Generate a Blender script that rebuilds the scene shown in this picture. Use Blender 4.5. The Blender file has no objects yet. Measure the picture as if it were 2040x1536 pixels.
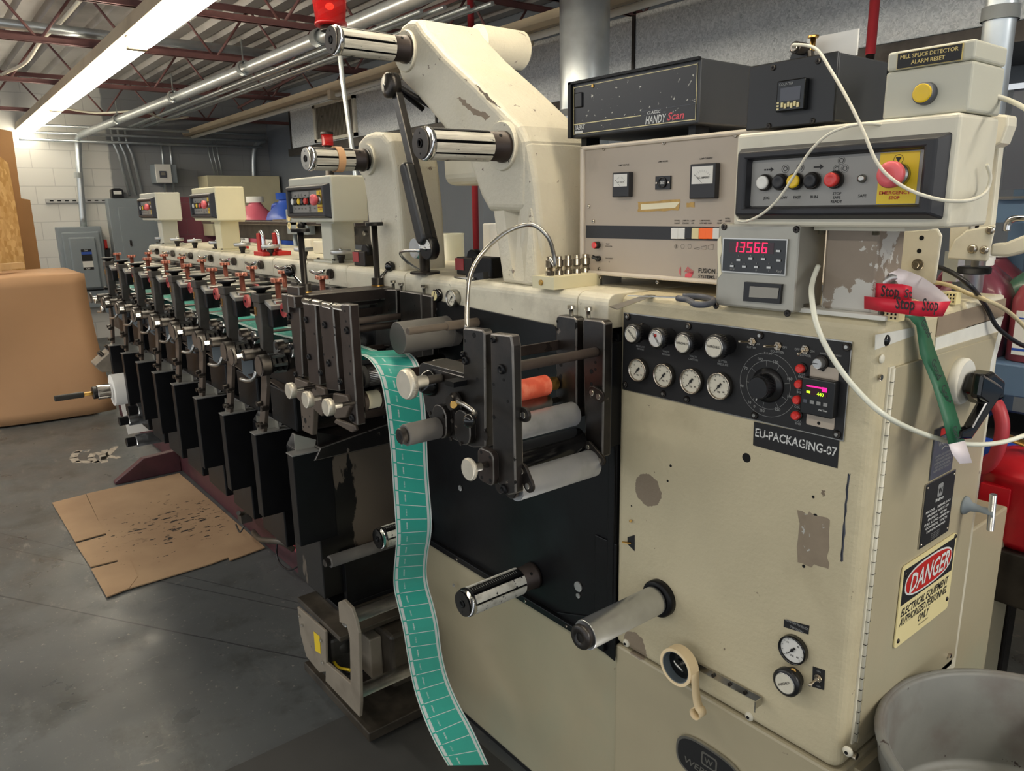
import bpy, math, random
from mathutils import Vector, Matrix
R = math.radians
random.seed(7)
SC = bpy.context.scene
COL = SC.collection
# ------------------------------------------------------------------ camera, light, exposure
CAM = Vector((1.00945, -1.08001, 1.5))
CM = (Matrix.Rotation(R(51.646), 3, 'Z') @ Matrix.Rotation(R(76.556), 3, 'X') @ Matrix.Rotation(R(-1.083), 3, 'Z'))
cd = bpy.data.cameras.new('camera')
cd.sensor_width = 36; cd.lens = 36 * 1492.4 / 2040; cd.clip_start = .02; cd.clip_end = 60
co = bpy.data.objects.new('camera', cd); COL.objects.link(co)
co.matrix_world = Matrix.Translation(CAM) @ CM.to_4x4()
SC.camera = co
SC.view_settings.view_transform = 'Standard'; SC.view_settings.look = 'None'
SC.view_settings.gamma = 1; SC.view_settings.use_curve_mapping = False
SC.view_settings.exposure = 0.42
w = bpy.data.worlds.new('world'); SC.world = w; w.use_nodes = True
w.node_tree.nodes['Background'].inputs[0].default_value = (.9, .95, 1, 1)
w.node_tree.nodes['Background'].inputs[1].default_value = .95

def area(name, loc, sx, sy, power, col=(1, .96, .88), rot=(0, 0, 0)):
    l = bpy.data.lights.new(name, 'AREA'); l.shape = 'RECTANGLE'; l.size = sx; l.size_y = sy
    l.energy = power; l.color = col
    o = bpy.data.objects.new(name, l); COL.objects.link(o); o.location = loc; o.rotation_euler = rot
    return o
def row(name, loc, sx, power):     # second, upward area light is added to brighten the ceiling
    area(name, loc, sx, .12, power); area(name, (loc[0], loc[1], loc[2] + .03), sx, .12, power * .55, rot=(math.pi, 0, 0))
# shop's other ceiling tubes, unseen behind and left; the rear row is added fill
row('tubes_and_uplight_behind', (.9, -1.7, 2.45), 5.0, 24)
row('tubes_and_uplight_left', (-4.5, -2.4, 2.45), 5.0, 60)
row('fill_and_uplight_rear', (3.6, 1.0, 2.5), 3.4, 70)

def ray(px, py):
    return CM @ Vector(((px - 1020) / 1492.4, -(py - 768) / 1492.4, -1))
def at(px, py, x=None, y=None, z=None):
    """point of the room seen at this place of the photo, on the plane x=, y= or z="""
    d = ray(px, py)
    k, v = (0, x) if x is not None else (1, y) if y is not None else (2, z)
    t = (v - CAM[k]) / d[k]
    return CAM + d * t

# ------------------------------------------------------------------ materials
def hx(h):
    h = h.lstrip('#'); c = [int(h[i:i+2], 16) / 255 for i in (0, 2, 4)]
    return tuple(v / 12.92 if v <= .04045 else ((v + .055) / 1.055) ** 2.4 for v in c) + (1,)
M = {}
class NT:
    def __init__(s, name):
        m = bpy.data.materials.new(name); m.use_nodes = True; s.m = m; s.t = m.node_tree; s.n = s.t.nodes
        s.b = s.n['Principled BSDF']; M[name] = m
        s.tc = s.n.new('ShaderNodeTexCoord'); s.co = s.tc.outputs['Object']
    def lk(s, a, b): s.t.links.new(a, b)
    def noise(s, scale, det=3, vec=None, rough=.55):
        n = s.n.new('ShaderNodeTexNoise'); n.inputs['Scale'].default_value = scale
        n.inputs['Detail'].default_value = det; n.inputs['Roughness'].default_value = rough
        s.lk(vec or s.co, n.inputs['Vector']); return n.outputs['Fac']
    def ramp(s, f, a, b, lo=0., hi=1.):
        n = s.n.new('ShaderNodeMapRange'); s.lk(f, n.inputs[0])
        for i, v in enumerate((a, b, lo, hi)): n.inputs[i + 1].default_value = v
        return n.outputs[0]
    def mix(s, f, a, b, mode='MIX'):
        n = s.n.new('ShaderNodeMix'); n.data_type = 'RGBA'; n.blend_type = mode
        if isinstance(f, (int, float)): n.inputs[0].default_value = f
        else: s.lk(f, n.inputs[0])
        for i, v in ((6, a), (7, b)):
            if isinstance(v, tuple): n.inputs[i].default_value = v
            else: s.lk(v, n.inputs[i])
        return n.outputs[2]
    def math(s, op, a, b=0.):
        n = s.n.new('ShaderNodeMath'); n.operation = op
        for i, v in enumerate((a, b)):
            if isinstance(v, (int, float)): n.inputs[i].default_value = v
            else: s.lk(v, n.inputs[i])
        return n.outputs[0]
    def sep(s, v=None):
        n = s.n.new('ShaderNodeSeparateXYZ'); s.lk(v or s.co, n.inputs[0]); return n.outputs
    def scl(s, v, v3):
        n = s.n.new('ShaderNodeVectorMath'); n.operation = 'MULTIPLY'; s.lk(v or s.co, n.inputs[0])
        n.inputs[1].default_value = v3; return n.outputs[0]
    def dist(s, p, v=None):
        n = s.n.new('ShaderNodeVectorMath'); n.operation = 'DISTANCE'; s.lk(v or s.co, n.inputs[0])
        n.inputs[1].default_value = p; return n.outputs['Value']
    def bump(s, f, strength, d=.002):
        n = s.n.new('ShaderNodeBump'); n.inputs['Strength'].default_value = strength
        n.inputs['Distance'].default_value = d; s.lk(f, n.inputs['Height']); s.lk(n.outputs[0], s.b.inputs['Normal'])
def mat(name, col, rough=.5, metal=0., var=.12, vs=6., chips=None, dirt=None, bump=None, emis=None, alpha=None,
        coat=0., blobs=None, trans=0., spec=.5):
    """col hex; var tone variation; chips (hex, amount 0..1, scale); dirt (hex, amount, scale); bump (strength, scale);
    blobs [(x,y,z,r)] bare primer spots where a fitting came off"""
    k = NT(name); b = k.b; c = hx(col)
    b.inputs['Roughness'].default_value = rough; b.inputs['Metallic'].default_value = metal
    b.inputs['Specular IOR Level'].default_value = spec
    out = c
    if var:
        d = tuple(v * (1 - var) for v in c[:3]) + (1,); e = tuple(min(1, v * (1 + var)) for v in c[:3]) + (1,)
        out = k.mix(k.ramp(k.noise(vs, 4), .3, .7), d, e)
    if dirt:
        f = k.ramp(k.noise(dirt[2], 6), .62 - .3 * dirt[1], .85 - .3 * dirt[1], 0, .8)
        out = k.mix(f, out, hx(dirt[0]))
    if chips:
        f = k.ramp(k.noise(chips[2], 8, rough=.65), .72 - .25 * chips[1], .73 - .25 * chips[1])
        out = k.mix(f, out, hx(chips[0]))
    if blobs:
        nz = k.noise(60, 4)
        for (x, y, z, r) in blobs:
            dd = k.math('ADD', k.dist((x, y, z)), k.math('MULTIPLY', k.math('SUBTRACT', nz, .5), r * .5))
            out = k.mix(k.ramp(dd, r, r * .97), out, hx('#8a7b68'))
    if out is not c: k.lk(out, b.inputs['Base Color'])
    else: b.inputs['Base Color'].default_value = c
    if bump: k.bump(k.noise(bump[1], 4), bump[0])
    if emis:
        b.inputs['Emission Color'].default_value = hx(emis[0]); b.inputs['Emission Strength'].default_value = emis[1]
    if alpha is not None: b.inputs['Alpha'].default_value = alpha
    if trans:
        b.inputs['Transmission Weight'].default_value = trans
    if coat: b.inputs['Coat Weight'].default_value = coat
    return k
mat('cream', '#c7bb9b', .42, var=.07, vs=5, chips=('#7d6f5c', .19, 30), dirt=('#93866a', .3, 3), bump=(.55, 110),
    blobs=[(-.175, -.2, .945, .034), (-.20, -.2, .585, .032)])
mat('cream_dimmed', '#aea387', .36, var=.06, vs=3, chips=('#7e735f', .03, 18), dirt=('#9aa08a', .35, 1.6), bump=(.15, 70), blobs=[(-.20, -.197, .585, .032)])  # darkened copy of cream for weak low light; greenish patches paint reflections
mat('cream_cast', '#cfc8b4', .45, var=.05, vs=6, chips=('#7d6f62', .24, 30), dirt=('#cfc19a', .35, 2), bump=(.9, 90))
mat('cream_smooth', '#dcd6c2', .4, var=.06, vs=9, dirt=('#a79f8a', .3, 6), bump=(.08, 120))
mat('cream_deck', '#d8d1bb', .4, var=.09, vs=9, chips=('#6f6656', .2, 34), dirt=('#8b8370', .4, 7), bump=(.3, 120))
mat('ivory_plastic', '#c3c1b1', .5, var=.03)
mat('ivory_box', '#e0d7b2', .5, var=.04)
mat('primer', '#8d7c68', .6, var=.08, vs=20, chips=('#c9c8c2', .28, 30))
mat('primer_patch', '#8f806c', .6, var=.1, vs=30, chips=('#b8b6ae', .45, 40))
mat('post_primer', '#8a7c6c', .5, var=.08, vs=20, chips=('#bfbcb4', .82, 11), bump=(.2, 60))
mat('white_patch', '#d9d7cd', .6, var=.06, vs=20)
mat('taupe', '#b5a898', .45, metal=.1, var=.04, vs=4, dirt=('#8d8272', .18, 5))
mat('taupe_trim', '#d5c9b8', .4, var=.04)
mat('black', '#0f0f11', .4, var=.25, vs=12, chips=('#5d5953', .02, 40), bump=(.1, 90), spec=.25)
mat('black_worn', '#191614', .33, var=.3, vs=8, chips=('#6b6258', .22, 30), dirt=('#3a312b', .4, 9), bump=(.15, 60))
mat('black_frame', '#101012', .38, var=.3, vs=5, chips=('#4c4a46', .04, 30), dirt=('#232b2d', .35, 3), bump=(.1, 60), spec=.3)
mat('black_plastic', '#141416', .35, var=.1)
mat('black_gloss', '#0c0c0d', .12, var=.0)
mat('black_speck', '#1c1c1f', .3, var=.15, vs=10, chips=('#d8d4c6', .33, 75))
mat('anthracite', '#232327', .45, var=.1)
mat('side_dark', '#333436', .42, var=.12, vs=6, chips=('#6b6a68', .02, 20))
mat('edge_worn', '#77726c', .35, metal=.6, var=.2, vs=30, chips=('#1e1b19', .42, 26))
mat('brown_steel', '#3d3430', .42, metal=.5, var=.25, vs=14, chips=('#2a2420', .3, 20), bump=(.1, 70))
mat('dark_steel', '#3a3633', .34, metal=.7, var=.3, vs=14, dirt=('#211c19', .4, 12))
mat('steel', '#b4b2ac', .28, metal=1., var=.15, vs=18, dirt=('#6d675e', .3, 14))
mat('chrome', '#d2d2d2', .1, metal=1., var=.05)
mat('brushed', '#c6c8ca', .26, metal=.95, var=.12, vs=20, bump=(.05, 200))
mat('roller_alu', '#b2b4b7', .3, metal=.65, var=.08, vs=14, dirt=('#8d8f91', .25, 12))
mat('aluminium', '#c2c2c0', .42, metal=.8, var=.08, vs=12, dirt=('#7d7b76', .25, 10))
mat('knob_white', '#cfc8b8', .35, metal=.45, var=.1, vs=30)
mat('nickel', '#b3aa9c', .25, metal=1., var=.1)
mat('brass', '#b08d4f', .3, metal=1., var=.1)
mat('copper_red', '#955a4a', .35, metal=.55, var=.15, vs=40, chips=('#6e5a50', .2, 60))
mat('red_paint', '#c3271f', .4, var=.1)
mat('red_disc', '#a23a3a', .45, var=.12, vs=30)
mat('red_rubber', '#cf5438', .5, var=.12, vs=30, dirt=('#e08a70', .3, 30))
mat('red_button', '#d8352f', .3, var=.03, coat=.3)
mat('red_lens', '#8e1013', .15, var=0, alpha=.7, emis=('#ff2010', .06))
mat('red_glow', '#ff2a1a', .3, var=0, emis=('#ff2a1a', 5))
mat('red_tank', '#bb1220', .38, var=.05, vs=5, dirt=('#7c0f18', .3, 5))
mat('pipe_red', '#a8323a', .45, var=.1)
mat('pink_button', '#e0646a', .4, var=.04)
mat('yellow', '#e6c62a', .45, var=.03)
mat('yellow_button', '#edc51b', .35, var=.03, coat=.2)
mat('white', '#e8e6df', .5, var=.02)
mat('print_black', '#1b1b1c', .6, var=0)
mat('print_white', '#d8d8d4', .6, var=0)
mat('print_grey', '#8d8d8b', .6, var=0)
mat('print_red', '#b9231d', .55, var=0)
mat('gold_print', '#d9c27a', .5, var=0)
mat('orange', '#f06414', .35, var=.02, emis=('#f06414', .15))
mat('panel_grey', '#8d8b86', .38, metal=.2, var=.05, vs=12)
mat('panel_grey_light', '#a9a69b', .4, metal=.4, var=.08, vs=12)
mat('seg_red', '#ff1e50', .4, var=0, emis=('#ff1440', 2))
mat('seg_off', '#35101c', .25, var=0)
mat('seg_magenta', '#d41b7a', .4, var=0, emis=('#d4187a', 1.2))
mat('seg_green', '#8fbf22', .4, var=0, emis=('#93c818', 2))
mat('window_grey', '#8f8b80', .2, var=.05)
mat('gauge_face', '#d6d0be', .45, var=.05, vs=60)
mat('dial_white', '#dfddd6', .4, var=.03)
mat('teal', '#3fb3a3', .32, var=.04, vs=20, coat=.15)
mat('teal_white', '#d9e2e2', .35, var=0)
mat('cable_white', '#ddd8c6', .45, var=.03)
mat('tube_clear', '#e4e4d2', .3, var=.03)
mat('cable_cream', '#c9ba94', .5, var=.05)
mat('cable_black', '#16161a', .4, var=.1)
mat('label_red', '#d8223a', .45, var=.02)
mat('label_green', '#24603f', .4, var=.03)
mat('liner', '#e6dcdf', .5, var=.01)
mat('tape_cream', '#e6cfa6', .5, var=.03)
mat('tape_core', '#5b6468', .5, var=.1)
mat('tube_off', '#e7e2d4', .4, var=.02)
mat('fixture_beige', '#c6b69a', .5, var=.08, vs=3, dirt=('#9b8b70', .3, 3))
mat('tube_lit', '#ffffff', .4, var=0, emis=('#fff6e0', 13))
mat('galv_pipe', '#c6ccce', .32, metal=.7, var=.1, vs=12)
mat('joist_red', '#76504e', .55, var=.15, vs=6, dirt=('#4a2c2e', .3, 4))
mat('grey_enclosure', '#8b9499', .45, var=.04, vs=3)
mat('grey_blue', '#6e7782', .5, var=.05, vs=2)
mat('slate', '#50535c', .4, var=.05)
mat('shelf_blue', '#5c7590', .45, var=.06)
mat('blue_plastic', '#2a4aa8', .4, var=.06)
mat('kraft', '#b48c66', .75, var=.06, vs=1.5, dirt=('#a87c50', .3, 2), bump=(.9, 3))
mat('plywood', '#a47a4d', .7, var=.1, vs=3)
mat('wood_pale', '#c8a878', .7, var=.15, vs=8)
mat('cast_iron', '#494641', .5, metal=.3, var=.3, vs=12, dirt=('#201c19', .5, 10))
mat('greasy', '#4d463c', .4, metal=.2, var=.4, vs=9, dirt=('#1c1815', .7, 7), bump=(.2, 40))
mat('grey_beige', '#8b8172', .5, metal=.1, var=.1, vs=8, chips=('#4a4036', .25, 14), dirt=('#5e5548', .3, 6))
mat('leg_plate', '#62574d', .45, metal=.3, var=.12, vs=14, dirt=('#3a322b', .25, 10))
mat('maroon', '#512b31', .5, var=.2, vs=6, dirt=('#2e1a1c', .5, 6))
mat('pink_jug', '#d96a7c', .35, var=.04, trans=.15)
mat('blue_jug', '#3155b0', .35, var=.04)
mat('ink_maroon', '#7c3a48', .35, var=.1, coat=.2)
mat('ink_rose', '#a34a50', .35, var=.1, coat=.2)
mat('ink_green', '#3f6a54', .35, var=.1, coat=.2)
mat('acrylic', '#e3e2cd', .15, var=0, alpha=.5)
mat('bin_grey', '#7a7a74', .5, var=.12, vs=7, dirt=('#5a4640', .3, 6), chips=('#3d3431', .24, 22), bump=(.2, 30))
mat('mat_grey', '#3b3a37', .8, var=.15, vs=5)
mat('hole', '#080808', .9, var=0)
mat('outlet', '#e0cf98', .5, var=0)
mat('paper', '#efe6c6', .6, var=.02)
mat('paper_torn', '#c09c5c', .7, var=.15, vs=60)
mat('sign_cream', '#e8d9a2', .4, var=.02)
mat('ink_streak', '#38393a', .4, var=.2)
mat('rubber_grey', '#5f5c58', .55, var=.1, vs=12, dirt=('#45423e', .3, 8))

# black-streaked ink pan side
k = NT('ink_streaked'); f = k.noise(1., 8, k.scl(None, (9, 9, 3.2)), .62)
sx = k.sep(); g = k.math('ADD', k.ramp(f, .3, .7), k.ramp(sx[1], -.13, .10, .34, -.42))
out = k.mix(k.ramp(g, .52, .57), hx('#5d5348'), hx('#0d0c0c'))
k.lk(out, k.b.inputs['Base Color']); k.b.inputs['Roughness'].default_value = .35
# spangled galvanised sheet
k = NT('galvanised'); v = k.n.new('ShaderNodeTexVoronoi'); v.inputs['Scale'].default_value = 120
nz = k.n.new('ShaderNodeTexNoise'); nz.inputs['Scale'].default_value = 30; nz.inputs['Detail'].default_value = 3; k.lk(k.co, nz.inputs['Vector'])
k.lk(k.mix(.06, k.co, nz.outputs['Color'], 'ADD'), v.inputs['Vector'])
s1 = k.n.new('ShaderNodeSeparateColor'); k.lk(v.outputs['Color'], s1.inputs[0])
k.lk(k.mix(s1.outputs[0], hx('#b4b8ba'), hx('#dee0e0')), k.b.inputs['Base Color'])
k.lk(k.ramp(s1.outputs[1], 0, 1, .25, .6), k.b.inputs['Roughness']); k.b.inputs['Metallic'].default_value = .15
# corrugated deck
mat('roof_deck', '#b0adaa', .45, metal=.35, var=.15, vs=1.5, dirt=('#5c5856', .3, 1))
# floor: worn grey paint
k = NT('floor_paint'); v = k.co
big = k.ramp(k.noise(.9, 5), .3, .7); c1 = k.mix(big, hx('#484a4a'), hx('#626564'))
st = k.ramp(k.noise(3.5, 8, rough=.7), .52, .66); c1 = k.mix(k.math('MULTIPLY', st, .6), c1, hx('#33332f'))
wz = k.ramp(k.noise(9, 8, k.scl(None, (1.2, .4, 1)), .7), .64, .70); c1 = k.mix(k.math('MULTIPLY', wz, .5), c1, hx('#908b80'))
wb = k.ramp(k.noise(6, 9, k.scl(None, (.7, 1.6, 1)), .75), .56, .62); nb = k.ramp(k.noise(.8, 2), .42, .6); c1 = k.mix(k.math('MULTIPLY', k.math('MULTIPLY', wb, nb), .6), c1, hx('#87827a'))
fine = k.ramp(k.noise(55, 4), .64, .72); c1 = k.mix(k.math('MULTIPLY', fine, .5), c1, hx('#9a958b'))
s3 = k.sep()
def seam(a, b, c, wd):     # |a x + b y + c| < wd
    e = k.math('ABSOLUTE', k.math('ADD', k.math('ADD', k.math('MULTIPLY', s3[0], a), k.math('MULTIPLY', s3[1], b)), c))
    return k.ramp(e, wd, wd * .6)
def joint(p, q, wd):
    a, b = at(*p, z=0), at(*q, z=0); d = (b - a).normalized(); return (-d.y, d.x, d.y * a.x - d.x * a.y, wd)
for ln in (joint((0, 1090), (190, 1130), .003), joint((0, 1187), (560, 1302), .004), joint((420, 1160), (570, 1195), .003)):
    c1 = k.mix(k.math('MULTIPLY', seam(*ln), .7), c1, hx('#26262a'))
k.lk(c1, k.b.inputs['Base Color'])
k.lk(k.ramp(k.noise(4, 5), .3, .7, .24, .5), k.b.inputs['Roughness']); k.bump(k.noise(30, 5), .15)
# cardboard sheet with ink spatter
k = NT('cardboard'); c1 = k.mix(k.ramp(k.noise(2.5, 4), .3, .7), hx('#97795b'), hx('#ad8f6d'))
d = k.ramp(k.dist((-2.72, -.24, 0), k.scl(None, (.8, 1.5, 0))), .75, .05)
d = k.ramp(k.dist((.08, .16, 0)), .62, .0)
sp = k.noise(26, 6, k.scl(None, (1.7, .8, 1)), .6); th = k.math('ADD', sp, k.math('MULTIPLY', d, .2))
c1 = k.mix(k.ramp(th, .735, .755), c1, hx('#221c18'))
sp2 = k.math('ADD', k.noise(9, 6, None, .6), k.math('MULTIPLY', d, .12)); c1 = k.mix(k.ramp(sp2, .70, .80, 0, .55), c1, hx('#5f4a38'))
k.lk(c1, k.b.inputs['Base Color']); k.b.inputs['Roughness'].default_value = .8
# far block wall: white painted part, grey part, plum dado
k = NT('block_wall'); s3 = k.sep()
br = k.n.new('ShaderNodeTexBrick'); cb = k.n.new('ShaderNodeCombineXYZ'); k.lk(s3[1], cb.inputs[0]); k.lk(s3[2], cb.inputs[1]); k.lk(cb.outputs[0], br.inputs['Vector'])
br.inputs['Scale'].default_value = 1; br.inputs['Brick Width'].default_value = .406; br.inputs['Row Height'].default_value = .203; br.inputs['Mortar Size'].default_value = .004
edge = k.math('ADD', s3[1], k.math('MULTIPLY', k.noise(3, 3), .12))
c1 = k.mix(k.ramp(edge, 1.06, 1.08), hx('#d9d8d2'), hx('#8f9193'))
pl = k.math('MULTIPLY', k.ramp(s3[2], 1.70, 1.69), k.ramp(s3[1], 1.30, 1.31)); c1 = k.mix(pl, c1, hx('#8e4f5e'))
c1 = k.mix(k.math('MULTIPLY', br.outputs['Fac'], .3), c1, hx('#77777a'))
k.lk(c1, k.b.inputs['Base Color']); k.b.inputs['Roughness'].default_value = .55
k.bump(k.math('SUBTRACT', 1, br.outputs['Fac']), .6, .006)
mat('wall_grey', '#7b8087', .6, var=.05, vs=2)
# osb
k = NT('osb'); v = k.n.new('ShaderNodeTexVoronoi'); v.inputs['Scale'].default_value = 55; k.lk(k.scl(None, (1, 1, .45)), v.inputs['Vector'])
s1 = k.n.new('ShaderNodeSeparateColor'); k.lk(v.outputs['Color'], s1.inputs[0])
k.lk(k.mix(s1.outputs[0], hx('#b08546'), hx('#d0a86c')), k.b.inputs['Base Color']); k.b.inputs['Roughness'].default_value = .75
# printed sleeve wrapped round the mandrels: pale with grooves
k = NT('mandrel_wrap'); n = k.noise(1, 6, k.scl(None, (150, 9, 150)), .7)
c1 = k.mix(k.ramp(n, .4, .65), hx('#d2cdbf'), hx('#a8a294')); c1 = k.mix(k.ramp(k.noise(1, 5, k.scl(None, (90, 30, 90))), .62, .66), c1, hx('#2c2a28'))
k.lk(c1, k.b.inputs['Base Color']); k.b.inputs['Roughness'].default_value = .6; k.b.inputs['Specular IOR Level'].default_value = .2
mat('label_wrap', '#d6d3c8', .6, var=.05, vs=20, chips=('#26242a', .42, 70), dirt=('#8d887c', .3, 30), spec=.2)
# ------------------------------------------------------------------ mesh helpers
AX = {'x': Vector((1, 0, 0)), 'y': Vector((0, 1, 0)), 'z': Vector((0, 0, 1))}
def frame(d):
    d = Vector(d).normalized(); a = Vector((0, 0, 1)) if abs(d.z) < .9 else Vector((1, 0, 0))
    u = d.cross(a).normalized(); return u, u.cross(d).normalized() * -1, d
class MB:
    def __init__(s, m='steel'): s.v = []; s.f = []; s.fm = []; s.sm = []; s.ms = [m]; s.c = 0
    def m(s, name):
        if name not in s.ms: s.ms.append(name)
        s.c = s.ms.index(name); return s
    def _f(s, idx, smooth=False): s.f.append(idx); s.fm.append(s.c); s.sm.append(smooth)
    def box(s, a, b, rot=None, o=None):
        (x0, y0, z0), (x1, y1, z1) = a, b
        if x0 > x1: x0, x1 = x1, x0
        if y0 > y1: y0, y1 = y1, y0
        if z0 > z1: z0, z1 = z1, z0
        p = [Vector(q) for q in ((x0, y0, z0), (x1, y0, z0), (x1, y1, z0), (x0, y1, z0), (x0, y0, z1), (x1, y0, z1), (x1, y1, z1), (x0, y1, z1))]
        if rot is not None:
            o = Vector(o) if o is not None else sum(p, Vector()) / 8
            p = [o + rot @ (q - o) for q in p]
        n = len(s.v); s.v += p
        for f in ((0, 3, 2, 1), (4, 5, 6, 7), (0, 1, 5, 4), (1, 2, 6, 5), (2, 3, 7, 6), (3, 0, 4, 7)): s._f([n + i for i in f])
        return s
    def cbox(s, c, d, rot=None): c = Vector(c); d = Vector(d) / 2; return s.box(c - d, c + d, rot, c)
    def prism(s, pts, d):
        """closed outline (3D points) pushed along vector d"""
        d = Vector(d); p = [Vector(q) for q in pts]; n = len(s.v); k = len(p)
        nr = Vector()
        for i in range(k): nr += p[i].cross(p[(i + 1) % k])
        if nr.dot(d) > 0: p.reverse()
        s.v += p + [q + d for q in p]
        s._f([n + i for i in range(k)]); s._f([n + k + i for i in reversed(range(k))])
        for i in range(k): s._f([n + (i + 1) % k, n + i, n + k + i, n + k + (i + 1) % k])
        return s
    def lathe(s, o, axis, prof, seg=28, closed=True):
        """prof [(height, radius)...]; flat shading between duplicated points"""
        o = Vector(o); u, w, d = frame(AX[axis] if isinstance(axis, str) else axis)
        base = None; n0 = len(s.v); rings = []
        for h, r in prof:
            n = len(s.v); rings.append((n, r))
            for i in range(seg):
                a = 2 * math.pi * i / seg; s.v.append(o + d * h + (u * math.cos(a) + w * math.sin(a)) * max(r, 1e-5))
        for (n1, r1), (n2, r2) in zip(rings, rings[1:]):
            for i in range(seg):
                j = (i + 1) % seg; s._f([n1 + i, n1 + j, n2 + j, n2 + i], True)
        if closed:
            s._f([rings[0][0] + i for i in reversed(range(seg))]); s._f([rings[-1][0] + i for i in range(seg)])
        return s
    def cyl(s, p0, p1, r, r1=None, seg=28, ch=None):
        p0 = Vector(p0); p1 = Vector(p1); d = p1 - p0; L = d.length; r1 = r if r1 is None else r1
        ch = min(r * .12, .002, L * .2) if ch is None else ch
        pr = [(0, r - ch), (0, r - ch), (ch, r), (ch, r), (L - ch, r1), (L - ch, r1), (L, r1 - ch), (L, r1 - ch)] if ch else [(0, r), (L, r1)]
        return s.lathe(p0, d, pr, seg)
    def ring(s, p0, p1, r, ri, seg=32):
        p0 = Vector(p0); p1 = Vector(p1); L = (p1 - p0).length
        s.lathe(p0, p1 - p0, [(0, ri), (0, ri), (0, r), (0, r), (L, r), (L, r), (L, ri), (L, ri), (0, ri)], seg, False); return s
    def ball(s, c, r, seg=20, sc=(1, 1, 1)):
        n = 10; n0 = len(s.v)
        s.lathe(c, 'z', [(-r * math.cos(math.pi * i / n), r * math.sin(math.pi * i / n)) for i in range(n + 1)], seg, False)
        if sc != (1, 1, 1):
            c = Vector(c)
            for i in range(n0, len(s.v)):
                q = s.v[i] - c; s.v[i] = c + Vector((q.x * sc[0], q.y * sc[1], q.z * sc[2]))
        return s
    def tube(s, pts, r, seg=10, sub=6, cap=True, smooth=True):
        p = [Vector(q) for q in pts]
        if smooth and len(p) > 2:
            q = []; e = [p[0] * 2 - p[1]] + p + [p[-1] * 2 - p[-2]]
            for i in range(1, len(e) - 2):
                for j in range(sub):
                    t = j / sub; a, b, c, d = e[i - 1:i + 3]
                    q.append(.5 * ((2 * b) + (c - a) * t + (2 * a - 5 * b + 4 * c - d) * t * t + (3 * b - a - 3 * c + d) * t ** 3))
            q.append(p[-1]); p = q
        n0 = len(s.v); u = None
        for i, c in enumerate(p):
            t = (p[min(i + 1, len(p) - 1)] - p[max(i - 1, 0)]).normalized()
            if u is None: u = frame(t)[0]
            u = (u - t * u.dot(t)).normalized(); w = t.cross(u)
            for k in range(seg):
                a = 2 * math.pi * k / seg; s.v.append(c + (u * math.cos(a) + w * math.sin(a)) * r)
        for i in range(len(p) - 1):
            for k in range(seg):
                j = (k + 1) % seg; a = n0 + i * seg; s._f([a + k, a + j, a + seg + j, a + seg + k], True)
        if cap: s._f([n0 + k for k in reversed(range(seg))]); s._f([len(s.v) - seg + k for k in range(seg)])
        return s
    def quad(s, *p, smooth=False):
        n = len(s.v); s.v += [Vector(q) for q in p]; s._f(list(range(n, n + len(p))), smooth); return s
    def text(s, txt, o, h, right=(1, 0, 0), up=(0, 0, 1), align='CENTER', shear=0., ext=0., w=None, lift=.0004):
        """flat lettering; o = middle of the first line's baseline for CENTER"""
        cu = bpy.data.curves.new('lettering', 'FONT'); cu.body = txt; cu.align_x = align; cu.size = 1; cu.shear = shear
        cu.resolution_u = 2; cu.extrude = ext; cu.offset = .018; ob = bpy.data.objects.new('lettering', cu)
        me = ob.to_mesh(); rt = Vector(right).normalized(); u = Vector(up).normalized(); nm = rt.cross(u)
        sc = h / .7; o = Vector(o) + nm * lift; n = len(s.v); sw = sc
        if w:
            xs = [v.co.x for v in me.vertices]; sw = w / (max(xs) - min(xs))
        for v in me.vertices: s.v.append(o + rt * v.co.x * sw + u * v.co.y * sc + nm * v.co.z * sc)
        for f in me.polygons: s._f([n + i for i in f.vertices])
        ob.to_mesh_clear(); bpy.data.objects.remove(ob); bpy.data.curves.remove(cu); return s
    def build(s, name, parent=None, bevel=0., seg=2, **tags):
        off = Vector(root_loc(parent)) if parent else Vector()
        me = bpy.data.meshes.new(name); me.from_pydata([tuple(q - off) for q in s.v], [], s.f)
        for mn in s.ms: me.materials.append(M[mn])
        me.polygons.foreach_set('material_index', s.fm); me.polygons.foreach_set('use_smooth', s.sm); me.update()
        o = bpy.data.objects.new(name, me); COL.objects.link(o)
        if parent: o.parent = parent
        if bevel:
            b = o.modifiers.new('bevel', 'BEVEL'); b.width = bevel; b.segments = seg; b.limit_method = 'ANGLE'; b.angle_limit = R(50)
            if s.ms[0] in ('black_worn', 'brown_steel') and bevel >= .002: me.materials.append(M['edge_worn']); b.material = len(me.materials) - 1
        for kx, vx in tags.items(): o[kx] = vx
        return o
def root_loc(o):
    while o.parent: o = o.parent
    return o.location
def thing(name, label, cat, loc=(0, 0, 0), group=None):
    o = bpy.data.objects.new(name, None); COL.objects.link(o); o.location = loc; o.empty_display_size = .05
    o['label'] = label; o['category'] = cat
    if group: o['group'] = group
    return o
def one(mb, name, label, cat, group=None, bevel=0., loc=None, seg=2):
    """a thing that is a single mesh"""
    if loc is not None:
        mb.v = [q - Vector(loc) for q in mb.v]
    o = mb.build(name, bevel=bevel, seg=seg); o['label'] = label; o['category'] = cat
    if loc is not None: o.location = loc
    if group: o['group'] = group
    return o
def struct(mb, name, bevel=0.):
    return mb.build(name, bevel=bevel, kind='structure')
def copy_tree(o, dx, label, parent=None):
    c = o.copy(); COL.objects.link(c)
    if parent: c.parent = parent
    else: c.location = o.location + Vector(dx); c['label'] = label
    for ch in [q for q in KIDS.get(o.name, ())]: copy_tree(ch, dx, label, c)
    return c
KIDS = {}
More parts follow.
